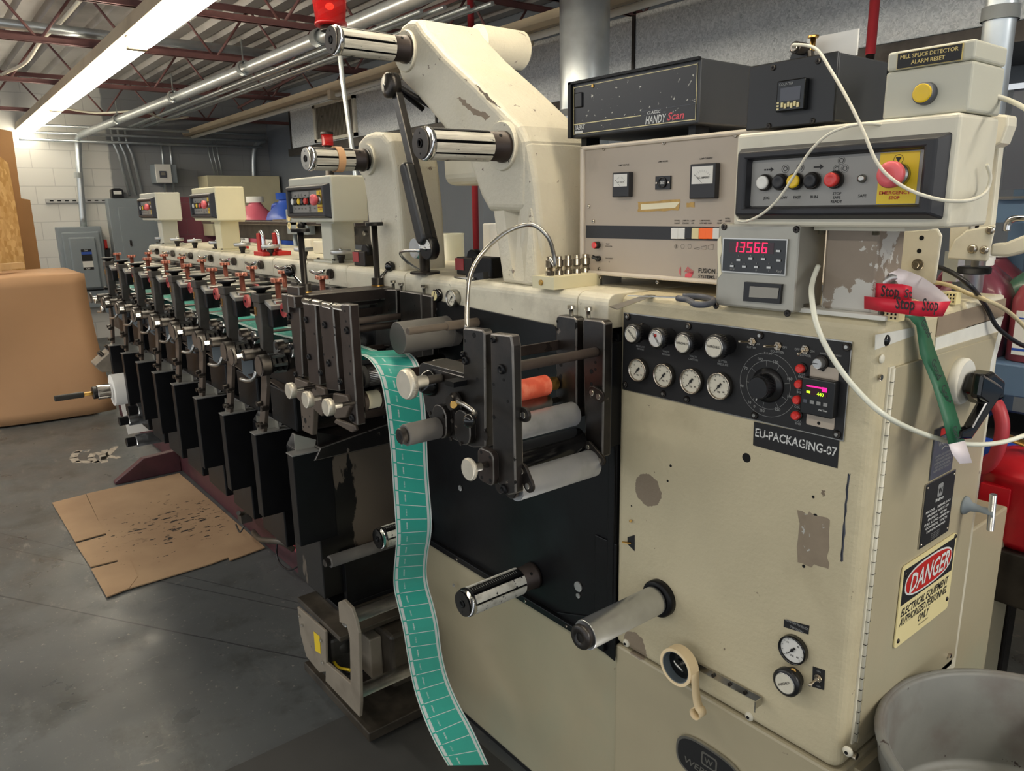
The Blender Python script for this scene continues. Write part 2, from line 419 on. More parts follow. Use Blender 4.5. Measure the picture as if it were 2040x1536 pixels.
def index_kids():
    KIDS.clear()
    for o in bpy.data.objects:
        if o.parent: KIDS.setdefault(o.parent.name, []).append(o)
def screw(mb, p, r=.004, n=(0, -1, 0), m='nickel', h=.0025):
    mb.m(m); p = Vector(p); n = Vector(n); mb.lathe(p, n, [(0, r), (0, r), (h * .6, r), (h, r * .7), (h, r * .7)], 12)
    mb.m('hole'); u, w, d = frame(n); c = p + n * (h + .0002); a = r * .5; b = r * .12
    for q, t in ((u, w), (w, u)): mb.quad(c - q * a - t * b, c + q * a - t * b, c + q * a + t * b, c - q * a + t * b)
def rpoly(c, hw, hh, r, right=(1, 0, 0), up=(0, 0, 1), n=5):
    c = Vector(c); rt = Vector(right); u = Vector(up); out = []
    for cx, cz, a0 in ((hw - r, hh - r, 0), (-hw + r, hh - r, 90), (-hw + r, -hh + r, 180), (hw - r, -hh + r, 270)):
        for i in range(n + 1):
            a = R(a0 + 90 * i / n); out.append(c + rt * (cx + r * math.cos(a)) + u * (cz + r * math.sin(a)))
    return out
# ------------------------------------------------------------------ the room
XW, YB, ZC = -9.4, 3.0, 2.98
mb = MB('floor_paint'); mb.quad((XW, -7, 0), (7, -7, 0), (7, YB, 0), (XW, YB, 0)); struct(mb, 'floor')
mb = MB('block_wall'); mb.box((XW - .2, -7, 0), (XW, YB, ZC + .05)); struct(mb, 'wall_far')
mb = MB('wall_grey'); mb.box((XW, YB, 0), (7, YB + .2, ZC + .05)); struct(mb, 'wall_rear')
# corrugated roof deck, ribs along the press
mb = MB('roof_deck'); y = -7; prof = []
while y < YB:
    prof += [(y, 0), (y + .10, 0), (y + .125, .045), (y + .165, .045)]; y += .19
for (y0, z0), (y1, z1) in zip(prof, prof[1:]):
    mb.quad((XW, y1, ZC + z1), (7, y1, ZC + z1), (7, y0, ZC + z0), (XW, y0, ZC + z0))
struct(mb, 'ceiling')
# open-web joists across the room
def joist(x, n, z0=2.55, z1=2.93):
    mb = MB('joist_red')
    for dx in (-.022, .006):
        mb.box((x + dx, -4.1, z0), (x + dx + .016, YB, z0 + .004)).box((x + dx + (.012 if dx < 0 else 0), -4.1, z0), (x + dx + (.016 if dx < 0 else .004), YB, z0 + .035))
        mb.box((x + dx, -4.1, z1 - .004), (x + dx + .016, YB, z1)).box((x + dx + (.012 if dx < 0 else 0), -4.1, z1 - .04), (x + dx + (.016 if dx < 0 else .004), YB, z1))
    y = -4.0; up = True
    while y < YB - .3:
        a, b = (z0 + .01, z1 - .01) if up else (z1 - .01, z0 + .01)
        mb.cyl((x, y, a), (x, y + .27, b), .009, seg=8, ch=0); y += .27; up = not up
    struct(mb, 'trim_%d' % n)
for n, x in enumerate((-8.53, -6.5, -4.77, -3.55, -2.2, -.9, .5, 1.9)): joist(x, n + 1)
# cross bridging bars between the joists
mb = MB('joist_red')
mb.cyl((-9.3, 1.45, 2.57), (-2.2, 1.40, 2.57), .012, seg=8); mb.cyl((-7.6, 2.0, 2.6), (-1.9, 1.8, 2.9), .014, seg=8)
struct(mb, 'trim_9')

# galvanised duct running behind the press
t = thing('air_duct', 'large spangled galvanised sheet duct running along the rear above the press', 'duct', (-7.2, 2.4, 2.16))
mb = MB('galvanised'); mb.box((-7.2, 2.4, 2.16), (4.4, 2.95, 2.56)); mb.build('duct_body', t, bevel=.004)
for x in (-7.19, -4.3, -2.2, -.1, 1.2): MB('dark_steel').box((x, 2.388, 2.15), (x + .02, 2.402, 2.57)).build('duct_seam', t)
mb = MB('dark_steel'); mb.box((-7.2, 2.36, 2.075), (4.4, 2.95, 2.15)); mb.build('support_angle', t)
mb = MB('cream_smooth'); g0 = at(628, 285, y=2.38); g1 = at(706, 205, y=2.38)
x0, x1, z0, z1 = g0.x, g1.x, 2.17, 2.53
for a in ((x0, z0, x1, z0 + .03), (x0, z1 - .03, x1, z1), (x0, z0, x0 + .05, z1), (x1 - .05, z0, x1, z1)): mb.box((a[0], 2.375, a[1]), (a[2], 2.399, a[3]))
mb.m('grey_beige')
n = 26
for i in range(n):
    x = x0 + .06 + (x1 - x0 - .12) * i / n; mb.box((x, 2.383, z0 + .03), (x + .012, 2.398, z1 - .03))
mb.m('hole').box((x0 + .04, 2.396, z0 + .03), (x1 - .04, 2.3995, z1 - .03))
mb.build('vent_grille', t, label='cream louvred vent grille')

def fixture(y, x0, x1, z, lit, label, joins, yaw=0.):
    t = thing('tube_light_fixture', label, 'ceiling light', ((x0 + x1) / 2, y, z))
    rot = Matrix.Rotation(yaw, 3, 'Z'); c = Vector(((x0 + x1) / 2, y, z))
    mb = MB('fixture_beige')
    sec = [(-.045, .135), (-.06, .055), (-.045, .048), (.045, .048), (.06, .055), (.045, .135)]
    if not lit: sec = [(-.06, .10), (-.06, .055), (-.02, .04), (.02, .04), (.06, .055), (.06, .10)]
    mb.prism([c + rot @ (Vector((x0, y + a, z + b)) - c) for a, b in sec], rot @ Vector((x1 - x0, 0, 0)))
    mb.build('housing', t, bevel=.002)
    seg = [x0] + joins + [x1]
    for a, b in zip(seg, seg[1:]):
        for dy in ((-.034, .034) if lit else (0,)):
            mb = MB('tube_lit' if lit else 'tube_off'); r = .025 if lit else .019
            p = c + rot @ (Vector((a + .05, y + dy * 1.3, z + .012)) - c); q = c + rot @ (Vector((b - .04, y + dy * 1.3, z + .012)) - c)
            mb.cyl(p, q, r, seg=14); tb = mb.build('lamp_tube', t)
        mb = MB('fixture_beige'); mb.box((b - .025, y - .05, z - .02), (b + .03, y + .05, z + .075)); 
        mb.v = [c + rot @ (q - c) for q in mb.v]; mb.build('lamp_socket', t, bevel=.006)
    return t
fixture(.085, -9.40, 1.2, 2.385, True, 'lit twin fluorescent strip light with bare white tubes over the aisle', [-6.75, -3.70, -1.2], R(-.75))
fixture(1.86, -9.45 + .1, .6, 2.40, False, 'unlit beige fluorescent strip light beside the galvanised duct', [-5.0, -2.5], R(-.95))

# big conduit along the ceiling and down to the disconnect box
P = [(-2.0, .853, 2.4), (-3.02, .845, 2.4), (-4.65, .83, 2.4), (-9.08, .70, 2.39), (-9.25, .69, 2.36), (-9.3, .685, 2.26), (-9.3, .66, 2.0), (-9.3, .62, 1.36)]
t = thing('conduit', 'thick galvanised conduit running under the joists and bending down the far wall', 'pipe', (-9.3, .62, 1.36))
MB('galv_pipe').tube([(1.5, .87, 2.4)] + P[:4], .038, 18, smooth=False).build('straight_pipe', t)
MB('galv_pipe').tube(P[3:], .036, 18).build('bent_pipe', t)
for x in (-3.02, -4.1, -5.6, -7.4):
    mb = MB('galv_pipe')
    yy = .853 + (x + 2) * .0215
    mb.ring((x - .03, yy, 2.4), (x + .03, yy, 2.4), .044, .037)
    mb.box((x - .015, yy - .012, 2.35), (x + .015, yy + .012, 2.365)); mb.cyl((x, yy, 2.365), (x, yy, 2.57), .005, seg=8); mb.build('coupling', t)
mb = MB('galv_pipe'); mb.ring((-9.3, .645, 1.98), (-9.3, .64, 1.92), .045, .036)
mb.build('coupling', t)
def pipe(pts, r, label, m='galv_pipe', name='conduit', group=None, smooth=False, cat='pipe', seg=12):
    return one(MB(m).tube(pts, r, seg, smooth=smooth), name, label, cat, group)
# thinner conduits down the far wall
for i, (dx, z0) in enumerate(((0, 1.72), (.07, 1.72), (.15, 1.72))):
    y = 1.02 + dx; pipe([(-9.35, y + .05, 2.52), (-9.33, y + .05, 2.33), (-9.36, y + .10, 2.2), (-9.36, y + .16, z0)], .015,
         ('left', 'middle', 'right')[i] + ' one of three slim conduits rising from the grey panel board', group='conduits above the panel board')
for i, dx in enumerate((0, .1)):
    y = 1.62 + dx; pipe([(-9.36, y, 2.36), (-9.36, y, 2.2), (-9.36, y - .02, 1.75)], .014, 'slim conduit behind the small grey meter box, ' + ('left' if not i else 'right') + ' of the pair', group='conduits behind the meter box')
for i in range(3): pipe([(-9.36, 2.17 + i * .06, 2.45), (-9.34, 2.19 + i * .055, 2.2), (-9.3, 2.22 + i * .045, 1.97)], .008, 'thin cable conduit dropping into the cream wall cabinet, ' + ('left', 'middle', 'right')[i] + ' of three', group='conduits into the cream cabinet')
pipe([(-9.36, 3.0 - .06, 2.42), (-9.34, 2.86, 2.40), (-9.34, 2.78, 2.3), (-9.36, 2.75, 2.0), (-9.36, 2.75, 1.6)], .03, 'curved galvanised conduit at the right end of the far wall', smooth=True)
for i, (z, y0) in enumerate(((2.33, .1), (2.40, .2), (2.47, .1))):
    pipe([(-9.25 + i * .1, y0, z), (-9.25 + i * .1, 2.85, z)], .016, ('lowest', 'middle', 'top')[i] + ' horizontal conduit along the top of the far wall', group='conduits along the top of the far wall')
for i in range(4): pipe([(-9.2, 1.22 + i * .07, 2.50 + .01 * (i % 2)), (-2.6 + i * .1, 1.22 + i * .08, 2.50 + .01 * (i % 2))], .012, 'slim grey conduit under the joists, number %d counting from the thick one' % (i + 1) if 0 else ('nearest the thick conduit', 'second from the thick conduit', 'third from the thick conduit', 'furthest from the thick conduit')[i] + ', slim grey conduit under the joists', group='slim ceiling conduits')
pipe([(-4.84, -1.6, 2.66), (-4.82, 1.6, 2.64)], .03, 'galvanised conduit laid across the second joist', group=None)
pipe([at(0, 150, z=2.6), at(50, 125, z=2.62), at(82, 80, z=2.66), at(120, 45, z=2.7), at(160, 0, z=2.75)], .013, 'loose white cable looping between the joists at top left', m='cable_white', name='cable', smooth=True, cat='cable', seg=8)
pipe([at(115, 213, z=2.5), at(190, 225, z=2.47), at(280, 222, z=2.47), at(330, 238, z=2.45), at(375, 233, z=2.5)], .010, 'white armoured cable drooping below the thick conduit', m='cable_white', name='cable', smooth=True, cat='cable', seg=8)
# red sprinkler pipes
pipe([(at(943, 200, y=2.0).x, 2.0, 2.9), (at(943, 300, y=2.0).x, 2.0, 1.2)], .022, 'red painted pipe standing behind the tall cream casting', m='pipe_red', name='sprinkler_pipe')
a = at(1738, 60, y=1.7); t = thing('sprinkler_pipe', 'red sprinkler drop pipe above the black counter box', 'pipe', (a.x, 1.7, 2.0))
MB('pipe_red').cyl((a.x, 1.7, 2.0), (a.x, 1.7, 2.95), .017).build('drop_pipe', t)
mb = MB('dark_steel'); mb.cyl((a.x, 1.7, 1.97), (a.x, 1.7, 2.0), .015)
for dx in (-.018, .018): mb.tube([(a.x + dx * .4, 1.7, 1.97), (a.x + dx, 1.7, 1.94), (a.x, 1.7, 1.90)], .004, 6)
mb.cyl((a.x, 1.7, 1.895), (a.x, 1.7, 1.90), .022); mb.build('sprinkler_head', t)
# round vertical ducts
def vduct(px0, px1, y, z0, label):
    a = at(px0, 100, y=y); b = at(px1, 100, y=y); r = (b.x - a.x) / 2 * .9; cx = (a.x + b.x) / 2
    mb = MB('galv_pipe').cyl((cx, y, z0), (cx, y, ZC), r, seg=40, ch=0)
    mb.ring((cx, y, z0 + .9), (cx, y, z0 + .93), r + .006, r - .001, 40); one(mb, 'round_duct', label, 'duct', 'round ducts behind the press')
vduct(1127, 1204, 1.5, 1.0, 'shiny round vertical duct behind the stacked black and grey boxes')
vduct(1950, 2020, 1.0, 1.0, 'shiny round vertical duct behind the yellow-button box at right')

# far wall fittings
a = at(104, 455, x=-9.3); b = at(192, 455, x=-9.3); 
t = thing('disconnect_switch', 'grey wall disconnect switch box under the thick bent conduit', 'electrical box', (-9.4, .5, .6))
y0, y1 = .33, .79
mb = MB('grey_enclosure').box((-9.4, y0, .62), (-9.22, y1, 1.36)); mb.build('enclosure', t, bevel=.01)
mb = MB('grey_enclosure').prism([(-9.22, y0 + .03, .64), (-9.22, y1 - .03, .64), (-9.22, y1 - .03, 1.30), (-9.22, y0 + .03, 1.30)], (.03, 0, 0))
mb.prism([(-9.19, y0 + .09, .64), (-9.19, y1 - .09, .64), (-9.19, y1 - .09, 1.24), (-9.19, y0 + .09, 1.24)], (.03, 0, 0)); mb.build('cover', t, bevel=.02)
yy = (y0 + y1) / 2 + .02
mb = MB('print_black').box((-9.16, yy - .05, .86), (-9.157, yy + .06, 1.10)); mb.m('blue_jug').box((-9.1575, yy - .05, 1.04), (-9.156, yy + .06, 1.07)); mb.m('white').box((-9.1575, yy - .05, .89), (-9.156, yy + .06, .96))
mb.m('print_white'); K = dict(right=(0, 1, 0), up=(0, 0, 1))
mb.text('ON', (-9.156, yy, 1.077), .018, **K); mb.text('OFF', (-9.156, yy, .865), .018, **K); mb.build('instruction_label', t)
mb = MB('black_plastic').box((-9.3, y1, .75), (-9.27, y1 + .05, 1.1), Matrix.Rotation(R(-8), 3, 'X')); mb.m('red_paint').box((-9.3, y1 + .02, 1.08), (-9.27, y1 + .05, 1.2)); mb.build('handle', t)
mb = MB('grey_enclosure').box((-9.4, y0 + .06, .40), (-9.24, y1 + .04, .60)); one(mb, 'wireway', 'grey wireway box below the disconnect switch', 'electrical box', bevel=.006)
t = thing('strut_channel', 'slotted galvanised strut rail across the white block wall', 'rail', (-9.4, .3, 1.66))
mb = MB('aluminium').box((-9.4, .28, 1.64), (-9.37, .95, 1.685)); mb.m('hole')
for i in range(8): mb.box((-9.37, .32 + i * .078, 1.655), (-9.3695, .36 + i * .078, 1.67))
mb.build('rail', t)
t = thing('panel_board', 'tall grey electrical panel board with a door on the far wall', 'electrical panel', (-9.4, 1.2, .3))
mb = MB('grey_enclosure').box((-9.398, .90, .35), (-9.22, 1.62, 1.68)); mb.build('enclosure', t, bevel=.006)
mb = MB('grey_enclosure').box((-9.22, 1.0, .5), (-9.21, 1.50, 1.58)); dr = mb.build('door', t, bevel=.003)
mb = MB('chrome').prism(rpoly((-9.21, 1.09, 1.15), .014, .04, .013, (0, 1, 0)), (.008, 0, 0)); mb.m('hole').prism(rpoly((-9.202, 1.09, 1.15), .008, .028, .007, (0, 1, 0)), (.001, 0, 0)); mb.build('latch', dr)
mb = MB('black_plastic').prism([(-9.39, .97, 1.69), (-9.39, 1.10, 1.69), (-9.39, 1.10, 1.78), (-9.39, 1.07, 1.80), (-9.39, 1.0, 1.80), (-9.39, .97, 1.78)], (.10, 0, 0)); mb.m('white').box((-9.289, .99, 1.73), (-9.287, 1.08, 1.77))
one(mb, 'meter', 'small black meter with white label on top of the panel board', 'meter')
t = thing('meter_box', 'small light grey box with a display hung on the slim conduits', 'control box', (-9.25, 1.5, 1.85))
mb = MB('grey_enclosure').box((-9.40, 1.46, 1.86), (-9.12, 1.70, 2.08)); mb.build('enclosure', t, bevel=.005)
mb = MB('white').box((-9.12, 1.45, 1.86), (-9.10, 1.63, 2.08)); mb.build('cover', t, bevel=.004)
mb = MB('slate').box((-9.10, 1.49, 1.92), (-9.092, 1.57, 2.0)); mb.m('window_grey').box((-9.092, 1.505, 1.95), (-9.09, 1.555, 1.985)); mb.build('display', t)
# cream cabinet on the far wall
mb = MB('ivory_box').box((-9.38, 2.02, 1.2), (-9.0, 2.96, 1.95)); one(mb, 'wall_cabinet', 'wide cream metal cabinet on the far wall behind the jugs', 'cabinet', bevel=.006)
# sheets leaning at the left
mb = MB('plywood').prism([(-6.9, -1.2, 0)] + [(-6.9, at(px, py, x=-6.9).y, at(px, py, x=-6.9).z) for px, py in ((100, 700), (82, 540), (60, 398), (42, 395), (24, 262))] + [(-6.9, -1.2, 2.4)], (-.02, 0, 0)); one(mb, 'plywood_sheet', 'brown plywood sheet leaning behind the chipboard', 'board')
mb = MB('osb').prism([(-6.6, -1.2, 0)] + [(-6.6, at(px, py, x=-6.6).y, at(px, py, x=-6.6).z) for px, py in ((70, 650), (52, 540), (30, 400), (16, 325), (0, 312))] + [(-6.6, -1.2, 1.95)], (-.018, 0, 0)); one(mb, 'chipboard_sheet', 'speckled chipboard sheet standing above the kraft wrapped stack', 'board')
# kraft covered stack at the left
def sheet(name, mtl, grid, thick, label, cat):
    """grid of points -> surface with thickness"""
    mb = MB(mtl); nr = len(grid); nc = len(grid[0])
    mb.v = [Vector(p) for row in grid for p in row]
    for i in range(nr - 1):
        for j in range(nc - 1):
            a = i * nc + j; mb._f([a, a + 1, a + nc + 1, a + nc], True)
    o = one(mb, name, label, cat); s = o.modifiers.new('solid', 'SOLIDIFY'); s.thickness = thick; s.offset = 0
    return o
X0 = -5.42
t = thing('wrapped_stack', 'tall stack covered with a big sheet of kraft paper left of the press', 'wrapped stack', (X0 - .6, -1.2, 0))
mb = MB('plywood').box((X0 - 1.0, -2.4, .0), (X0 - .08, -.10, 1.02)); mb.build('board_stack', t, bevel=.01)
bl = at(-200, 905, z=.01); br = at(212, 797, z=.01); tr = at(150, 533, x=X0 + .02); 
g = []
for i in range(15):
    v = i / 14; row = []
    for j in range(25):
        u = j / 24
        y = -2.4 + (u * (2.4 - .06)) + .07 * u * (1 - v) ** 2
        z = .015 + (1.055 + .0 * u) * v
        x = X0 + .03 + .03 * math.sin(3.1 * u * 3 + 2 * v) + .02 * math.sin(9 * u - 5 * v) + (.02 if u > .9 else 0) * (1 - v)
        row.append((x, y, z))
    g.append(row)
g.append([(X0 - .12, p[1], 1.075 + .01 * math.sin(j)) for j, p in enumerate(g[-1])])
g.append([(X0 - .9, p[1] , 1.07) for j, p in enumerate(g[-1])])
mb = MB('kraft'); nc = 25
mb.v = [Vector(p) for row in g for p in row]
for i in range(len(g) - 1):
    for j in range(nc - 1):
        a = i * nc + j; mb._f([a, a + 1, a + nc + 1, a + nc], True)
kp = mb.build('paper_cover', t); s = kp.modifiers.new('solid', 'SOLIDIFY'); s.thickness = .006
a = at(100, 515, x=X0 - .3)
mb = MB('wood_pale')
for i, (x, y, an) in enumerate(((X0 - .35, -.66, 10), (X0 - .5, -.58, -14), (X0 - .4, -.50, 25))):
    mb2 = MB('wood_pale').cbox((x, y, 1.115 + .008 * i), (.05, .22, .045), Matrix.Rotation(R(an), 3, 'Z'))
    one(mb2, 'wood_offcut', ('left', 'middle', 'right')[i] + ' pale wood offcut on top of the kraft covered stack', 'wood block', 'wood offcuts on the stack')
mb = MB('kraft').box((-6.3, .0, .0), (-5.75, .75, .05)); mb.m('wood_pale').box((-6.3, .2, .05), (-5.8, .7, .09)); one(mb, 'flat_carton', 'flat brown cartons lying on the floor behind the kraft stack', 'cardboard')
# flattened carton on the floor with split flaps
t = thing('flattened_carton', 'large flattened cardboard sheet spattered with black ink beside the press base', 'cardboard', (-2.8, -.4, 0))
def fl(name, pts, z=.004, th=.005):
    mb = MB('cardboard').prism([(q.x, q.y, z) for q in [at(px, py, z=z) for px, py in pts]], (0, 0, th)); return mb.build(name, t)
fl('center_panel', [(172, 985), (357, 944), (528, 1092), (458, 1118), (455, 1112), (420, 1125), (258, 1174), (240, 1140), (229, 1095), (197, 1040)], .004)
fl('flap', [(104, 1003), (171, 986), (196, 1039), (228, 1059), (150, 1081), (128, 1044)], .003)
fl('flap', [(151, 1085), (229, 1063), (240, 1095), (258, 1112), (181, 1131)], .003)
fl('flap', [(182, 1135), (259, 1115), (275, 1150), (257, 1174), (213, 1191)], .0055)
# worn floor mat and paint strokes
mb = MB('mat_grey').prism([at(px, py, z=.001) for px, py in ((400, 1560), (735, 1405), (905, 1440), (1031, 1545), (1100, 1700), (420, 1700))], (0, 0, .003)); one(mb, 'floor_mat', 'thin dark mat on the floor under the hanging label web', 'mat')
mb = MB('wood_pale')
def stroke(pts, r=.03):
    for (a, b) in zip(pts, pts[1:]):
        p = at(*a, z=.0006); q = at(*b, z=.0006); d = (q - p).normalized(); n = Vector((-d.y, d.x, 0)) * r; mb.quad(p - n - d * r * .4, q - n + d * r * .4, q + n + d * r * .4, p + n - d * r * .4)
stroke([(176, 898), (152, 900), (146, 912), (152, 920), (180, 920)], .022)
stroke([(186, 903), (180, 912), (192, 921), (206, 915), (203, 905), (190, 902)], .02); stroke([(208, 897), (208, 921)], .02); stroke([(230, 890), (212, 908), (236, 912)], .02)
M['chalk'] = M['wood_pale']; mb.ms = ['floor_marks']; 
mat('floor_marks', '#a3998a', .7, var=.2, vs=20, chips=('#55585a', .6, 14)); struct(mb, 'trim_10')

# ------------------------------------------------------------------ press bodies
DZ = 1.33
t = thing('press_base', 'long maroon painted steel base rail of the press with an outrigger foot', 'machine base', (-2.6, .2, 0))
mb = MB('maroon').box((-5.2, 0.0, 0), (-1.0, .45, .13)); mb.build('base_rail', t, bevel=.006)
t0 = t; t = thing('outrigger_foot', 'maroon steel foot reaching out from the press base over the cardboard', 'foot', (-3.58, -.1, 0))
mb = MB('maroon').prism([(-3.60, -.001, 0), (-3.60, -.36, 0), (-3.60, -.36, .015), (-3.60, -.20, .12), (-3.60, -.001, .13)], (.05, 0, 0)); mb.build('bent_plate', t, bevel=.004); t = t0
mb = MB('grey_beige').box((-4.3, 0, .13), (-1.0, .42, .40)); mb.build('lower_side_plate', t, bevel=.004)
mb = MB('black_frame').box((-3.55, .0, .40), (-1.0, .42, 1.2)); mb.build('inner_frame', t, bevel=.004)
mb = MB('black_worn').box((-3.58, -.05, 1.215), (-1.06, .05, 1.262))
mb.m('hole')
for k in range(8): mb.box((-1.30 - .303 * k, -.051, 1.226), (-1.24 - .303 * k, -.0495, 1.25))
mb.build('top_rail', t, bevel=.008)

# deck blocks along the top, one per print unit
def rounded_block(mb, x0, x1, y0, y1, z0, z1, r=.018):
    n = 5; prof = [(y0, z0)] + [(y0 + r - r * math.cos(R(90 * i / n)), z1 - r + r * math.sin(R(90 * i / n))) for i in range(n + 1)] + [(y1, z1), (y1, z0)]
    mb.prism([(x0, y, z) for y, z in prof], (x1 - x0, 0, 0))
for k in range(8):
    x1 = -1.152 - .303 * k; x0 = x1 - .299
    mb = MB('cream_deck'); rounded_block(mb, x0, x1, -.02, .45, 1.262, DZ)
    ords = ('first', 'second', 'third', 'fourth', 'fifth', 'sixth', 'seventh', 'eighth')
    bk = one(mb, 'deck_block', ords[k] + ' cream deck block from the black gauge column, on top of the print units', 'deck block', 'cream deck blocks', bevel=.003, loc=((x0 + x1) / 2, .2, 1.262))
    mb = MB('chrome'); mb.cyl((x0 + .14, -.022, 1.30), (x0 + .14, -.045, 1.30), .006, seg=12); mb.tube([(x0 + .09, -.045, 1.305), (x0 + .14, -.047, 1.30), (x0 + .20, -.045, 1.31)], .006, 8)
    mb.m('dark_steel').cyl((x0 + .2, -.021, 1.30), (x0 + .2, -.035, 1.30), .016, seg=16); mb.build('latch_handle', bk)
def handwheel(x, y, z, label, r=.034):
    t = thing('handwheel', label, 'handwheel', (x, y, z), 'silver handwheels on the deck')
    mb = MB('aluminium').lathe((x, y, z + .028), 'z', [(0, r * .5), (0, r * .9), (.003, r), (.012, r), (.014, r * .96), (.012, r * .8), (.010, r * .3), (.010, r * .3)], 24); mb.build('wheel', t)
    mb = MB('dark_steel').lathe((x, y, z), 'z', [(0, .009), (.008, .009), (.02, .014), (.028, .014)], 16); mb.m('chrome').ball((x, y, z + .043), .006); mb.build('spindle', t)
for k, px in enumerate((679, 605, 538, 482, 431, 387, 352, 321)):
    a = at(px, (510, 504, 499, 492, 485, 482, 479, 476)[k] - 6, y=.03); handwheel(a.x, .03, DZ, ords[k] + ' silver handwheel from the black gauge column, on the cream deck')

# black fronted middle frame with its deck
t = thing('middle_frame', 'black fronted middle frame of the press under the tall cream casting', 'machine frame', (-.5, .2, 0))
mb = MB('black_frame').box((-.965, 0, .55), (-.012, .42, 1.25)); mb.build('front_plate', t, bevel=.003)
mb = MB('black_frame').box((-.965, -.014, .535), (-.03, .0, .553)); mb.m('black_frame').prism([(-.03, -.006, .60), (-.012, -.006, .60), (-.012, -.006, 1.24), (-.03, -.006, 1.24)], (0, .006, 0))
mb.prism([(-.20, -.004, .555), (-.005, -.004, .52), (-.005, -.004, .80), (-.07, -.004, .80), (-.07, -.004, .60)], (0, .004, 0)); mb.build('bottom_rail', t, bevel=.002)
tp = [at(px, py, y=-.036) for px, py in ((868, 598), (1100, 647), (1106, 652), (1108, 662), (1108, 705), (868, 650))]
mb = MB('black_frame').prism(tp, (0, .004, 0)); mb.build('top_guard', t, bevel=.001)
mb = MB('black_frame').box((-.04, -.025, 1.02), (-.005, .01, 1.235)); mb.build('edge_cover', t, bevel=.002)
mb = MB('aluminium')
for px, py, r in ((1062, 679, .011), (1064, 660, .004), (1153, 1168, .012), (1153, 1186, .006), (918, 972, .008), (905, 1165, .005)):
    p = at(px, py, y=-.001); mb.m('aluminium').cyl(p, p + Vector((0, -.004, 0)), r, seg=18)
for x in (-.9, -.75, -.6, -.45, -.3, -.15):
    screw(mb, (x, -.0145, .545), .004)
mb.build('bolt_head', t)
mb = MB('cream_deck'); rounded_block(mb, -.70, -.100, -.03, .45, 1.235, DZ, .022); rounded_block(mb, -.098, -.012, -.03, .45, 1.262, DZ, .022)
mb.build('deck', t, bevel=.002)
mb = MB('cream_deck'); rounded_block(mb, -1.150, -.80, -.02, .45, 1.262, DZ); rounded_block(mb, -.797, -.702, -.02, .45, 1.235, DZ); mb.build('deck', t, bevel=.002)
mb = MB('cream_dimmed').box((-.985, .01, .02), (-.001, .42, .548)); mb.m('hole').box((-.985, .015, 0), (-.001, .42, .02)); mb.build('lower_cabinet', t, bevel=.008)

# control cabinet at the near end
t = thing('control_cabinet', 'tall cream control cabinet at the near end of the press', 'control cabinet', (.25, .2, 0))
n = 6; r = .022; W1 = .503
prof = [(-.01, .46), (-.01, 0)] + [(W1 - r + r * math.sin(R(90 * i / n)), r - r * math.cos(R(90 * i / n))) for i in range(n + 1)] + [(W1, .46)]
mb = MB('cream').prism([(x, y, .565) for x, y in prof], (0, 0, DZ - .565 - .0)); mb.build('upper_body', t, bevel=.016, seg=4)
mb = MB('cream_dimmed').prism([(x, y + .003, .0) for x, y in prof], (0, 0, .56)); mb.build('lower_body', t, bevel=.006, seg=2)
mb = MB('nickel'); 
for px, py in ((1248, 1281), (1493, 1427), (1689, 1497)):
    p = at(px, py, y=0); mb.m('cream_smooth').ball(p, .009, 14, (1, .6, 1)); mb.m('hole').cyl(p + Vector((0, -.004, 0)), p + Vector((0, -.0065, 0)), .003, seg=10)
mb.build('fixing_button', t)
MB('hole').lathe(at(1487, 912, y=-.0002), 'y', [(0, .0085), (.0001, .0085)], 20).build('drilled_hole', t)
for q in ((1256, 1038), (1256, 1043)): pass
for px, py, rr in ((1405, 762, .0), (1336, 928, .003), (1330, 958, .0025), (1624, 1028, .004), (1604, 1071, .004), (1601, 1128, .003), (1620, 990, .0025), (1258, 1008, .002)):
    if rr: MB('hole').lathe(at(px, py, y=-.0003), 'y', [(0, rr), (.0001, rr)], 12).build('drilled_hole', t)
# bare patch where a plate was removed
rnd = random.Random(3)
def ragged(pts, j=.003, sub=7):
    out = []
    for i, p in enumerate(pts):
        q = pts[(i + 1) % len(pts)]
        for k in range(sub): out.append(p.lerp(q, k / sub) + Vector((rnd.uniform(-j, j), 0, rnd.uniform(-j, j))))
    return out
mb = MB('primer_patch').prism(ragged([at(px, py, y=-.0004) for px, py in ((1590, 1017), (1652, 1032), (1648, 1136), (1588, 1118))], .004), (0, .0003, 0)); mb.build('bare_patch', t)
mb = MB('slate').prism(ragged([at(px, py, y=-.0004) for px, py in ((1688, 945), (1693, 945), (1678, 1118), (1674, 1118))], .0015, 12), (0, .0003, 0)); mb.build('scuff_mark', t)
# right side: door, piano hinge, bands of filler
S = W1
mb = MB('cream_dimmed').box((S, .052, .60), (S + .005, .44, 1.255)); mb2 = mb
dr = mb.build('side_door', t, bevel=.0015)
mb = MB('cream_smooth').box((S, .036, .605), (S + .003, .052, 1.257)); mb.cyl((S + .004, .044, .61), (S + .004, .044, 1.255), .0035, seg=10, ch=0)
mb.m('dark_steel')
for i in range(30): mb.box((S + .003, .0395, .625 + i * .021), (S + .0076, .0475, .6254 + i * .021))
mb.build('piano_hinge', dr)
mb = MB('cream_dimmed').box((S, .145, 1.255), (S + .004, .455, 1.262)); mb.build('door_lip', t)
mb = MB('primer').prism([at(px, py, x=S + .0015) for px, py in ((1870, 632), (2005, 594), (2001, 628), (1865, 671))], (-.001, 0, 0))
mb.m('white_patch').prism([at(px, py, x=S + .0013) for px, py in ((1865, 673), (2000, 630), (1990, 662), (1863, 698))], (-.001, 0, 0))
mb.prism([at(px, py, x=S + .0013) for px, py in ((1745, 667), (1822, 652), (1822, 668), (1744, 697))], (-.001, 0, 0)); mb.build('filler_band', t)
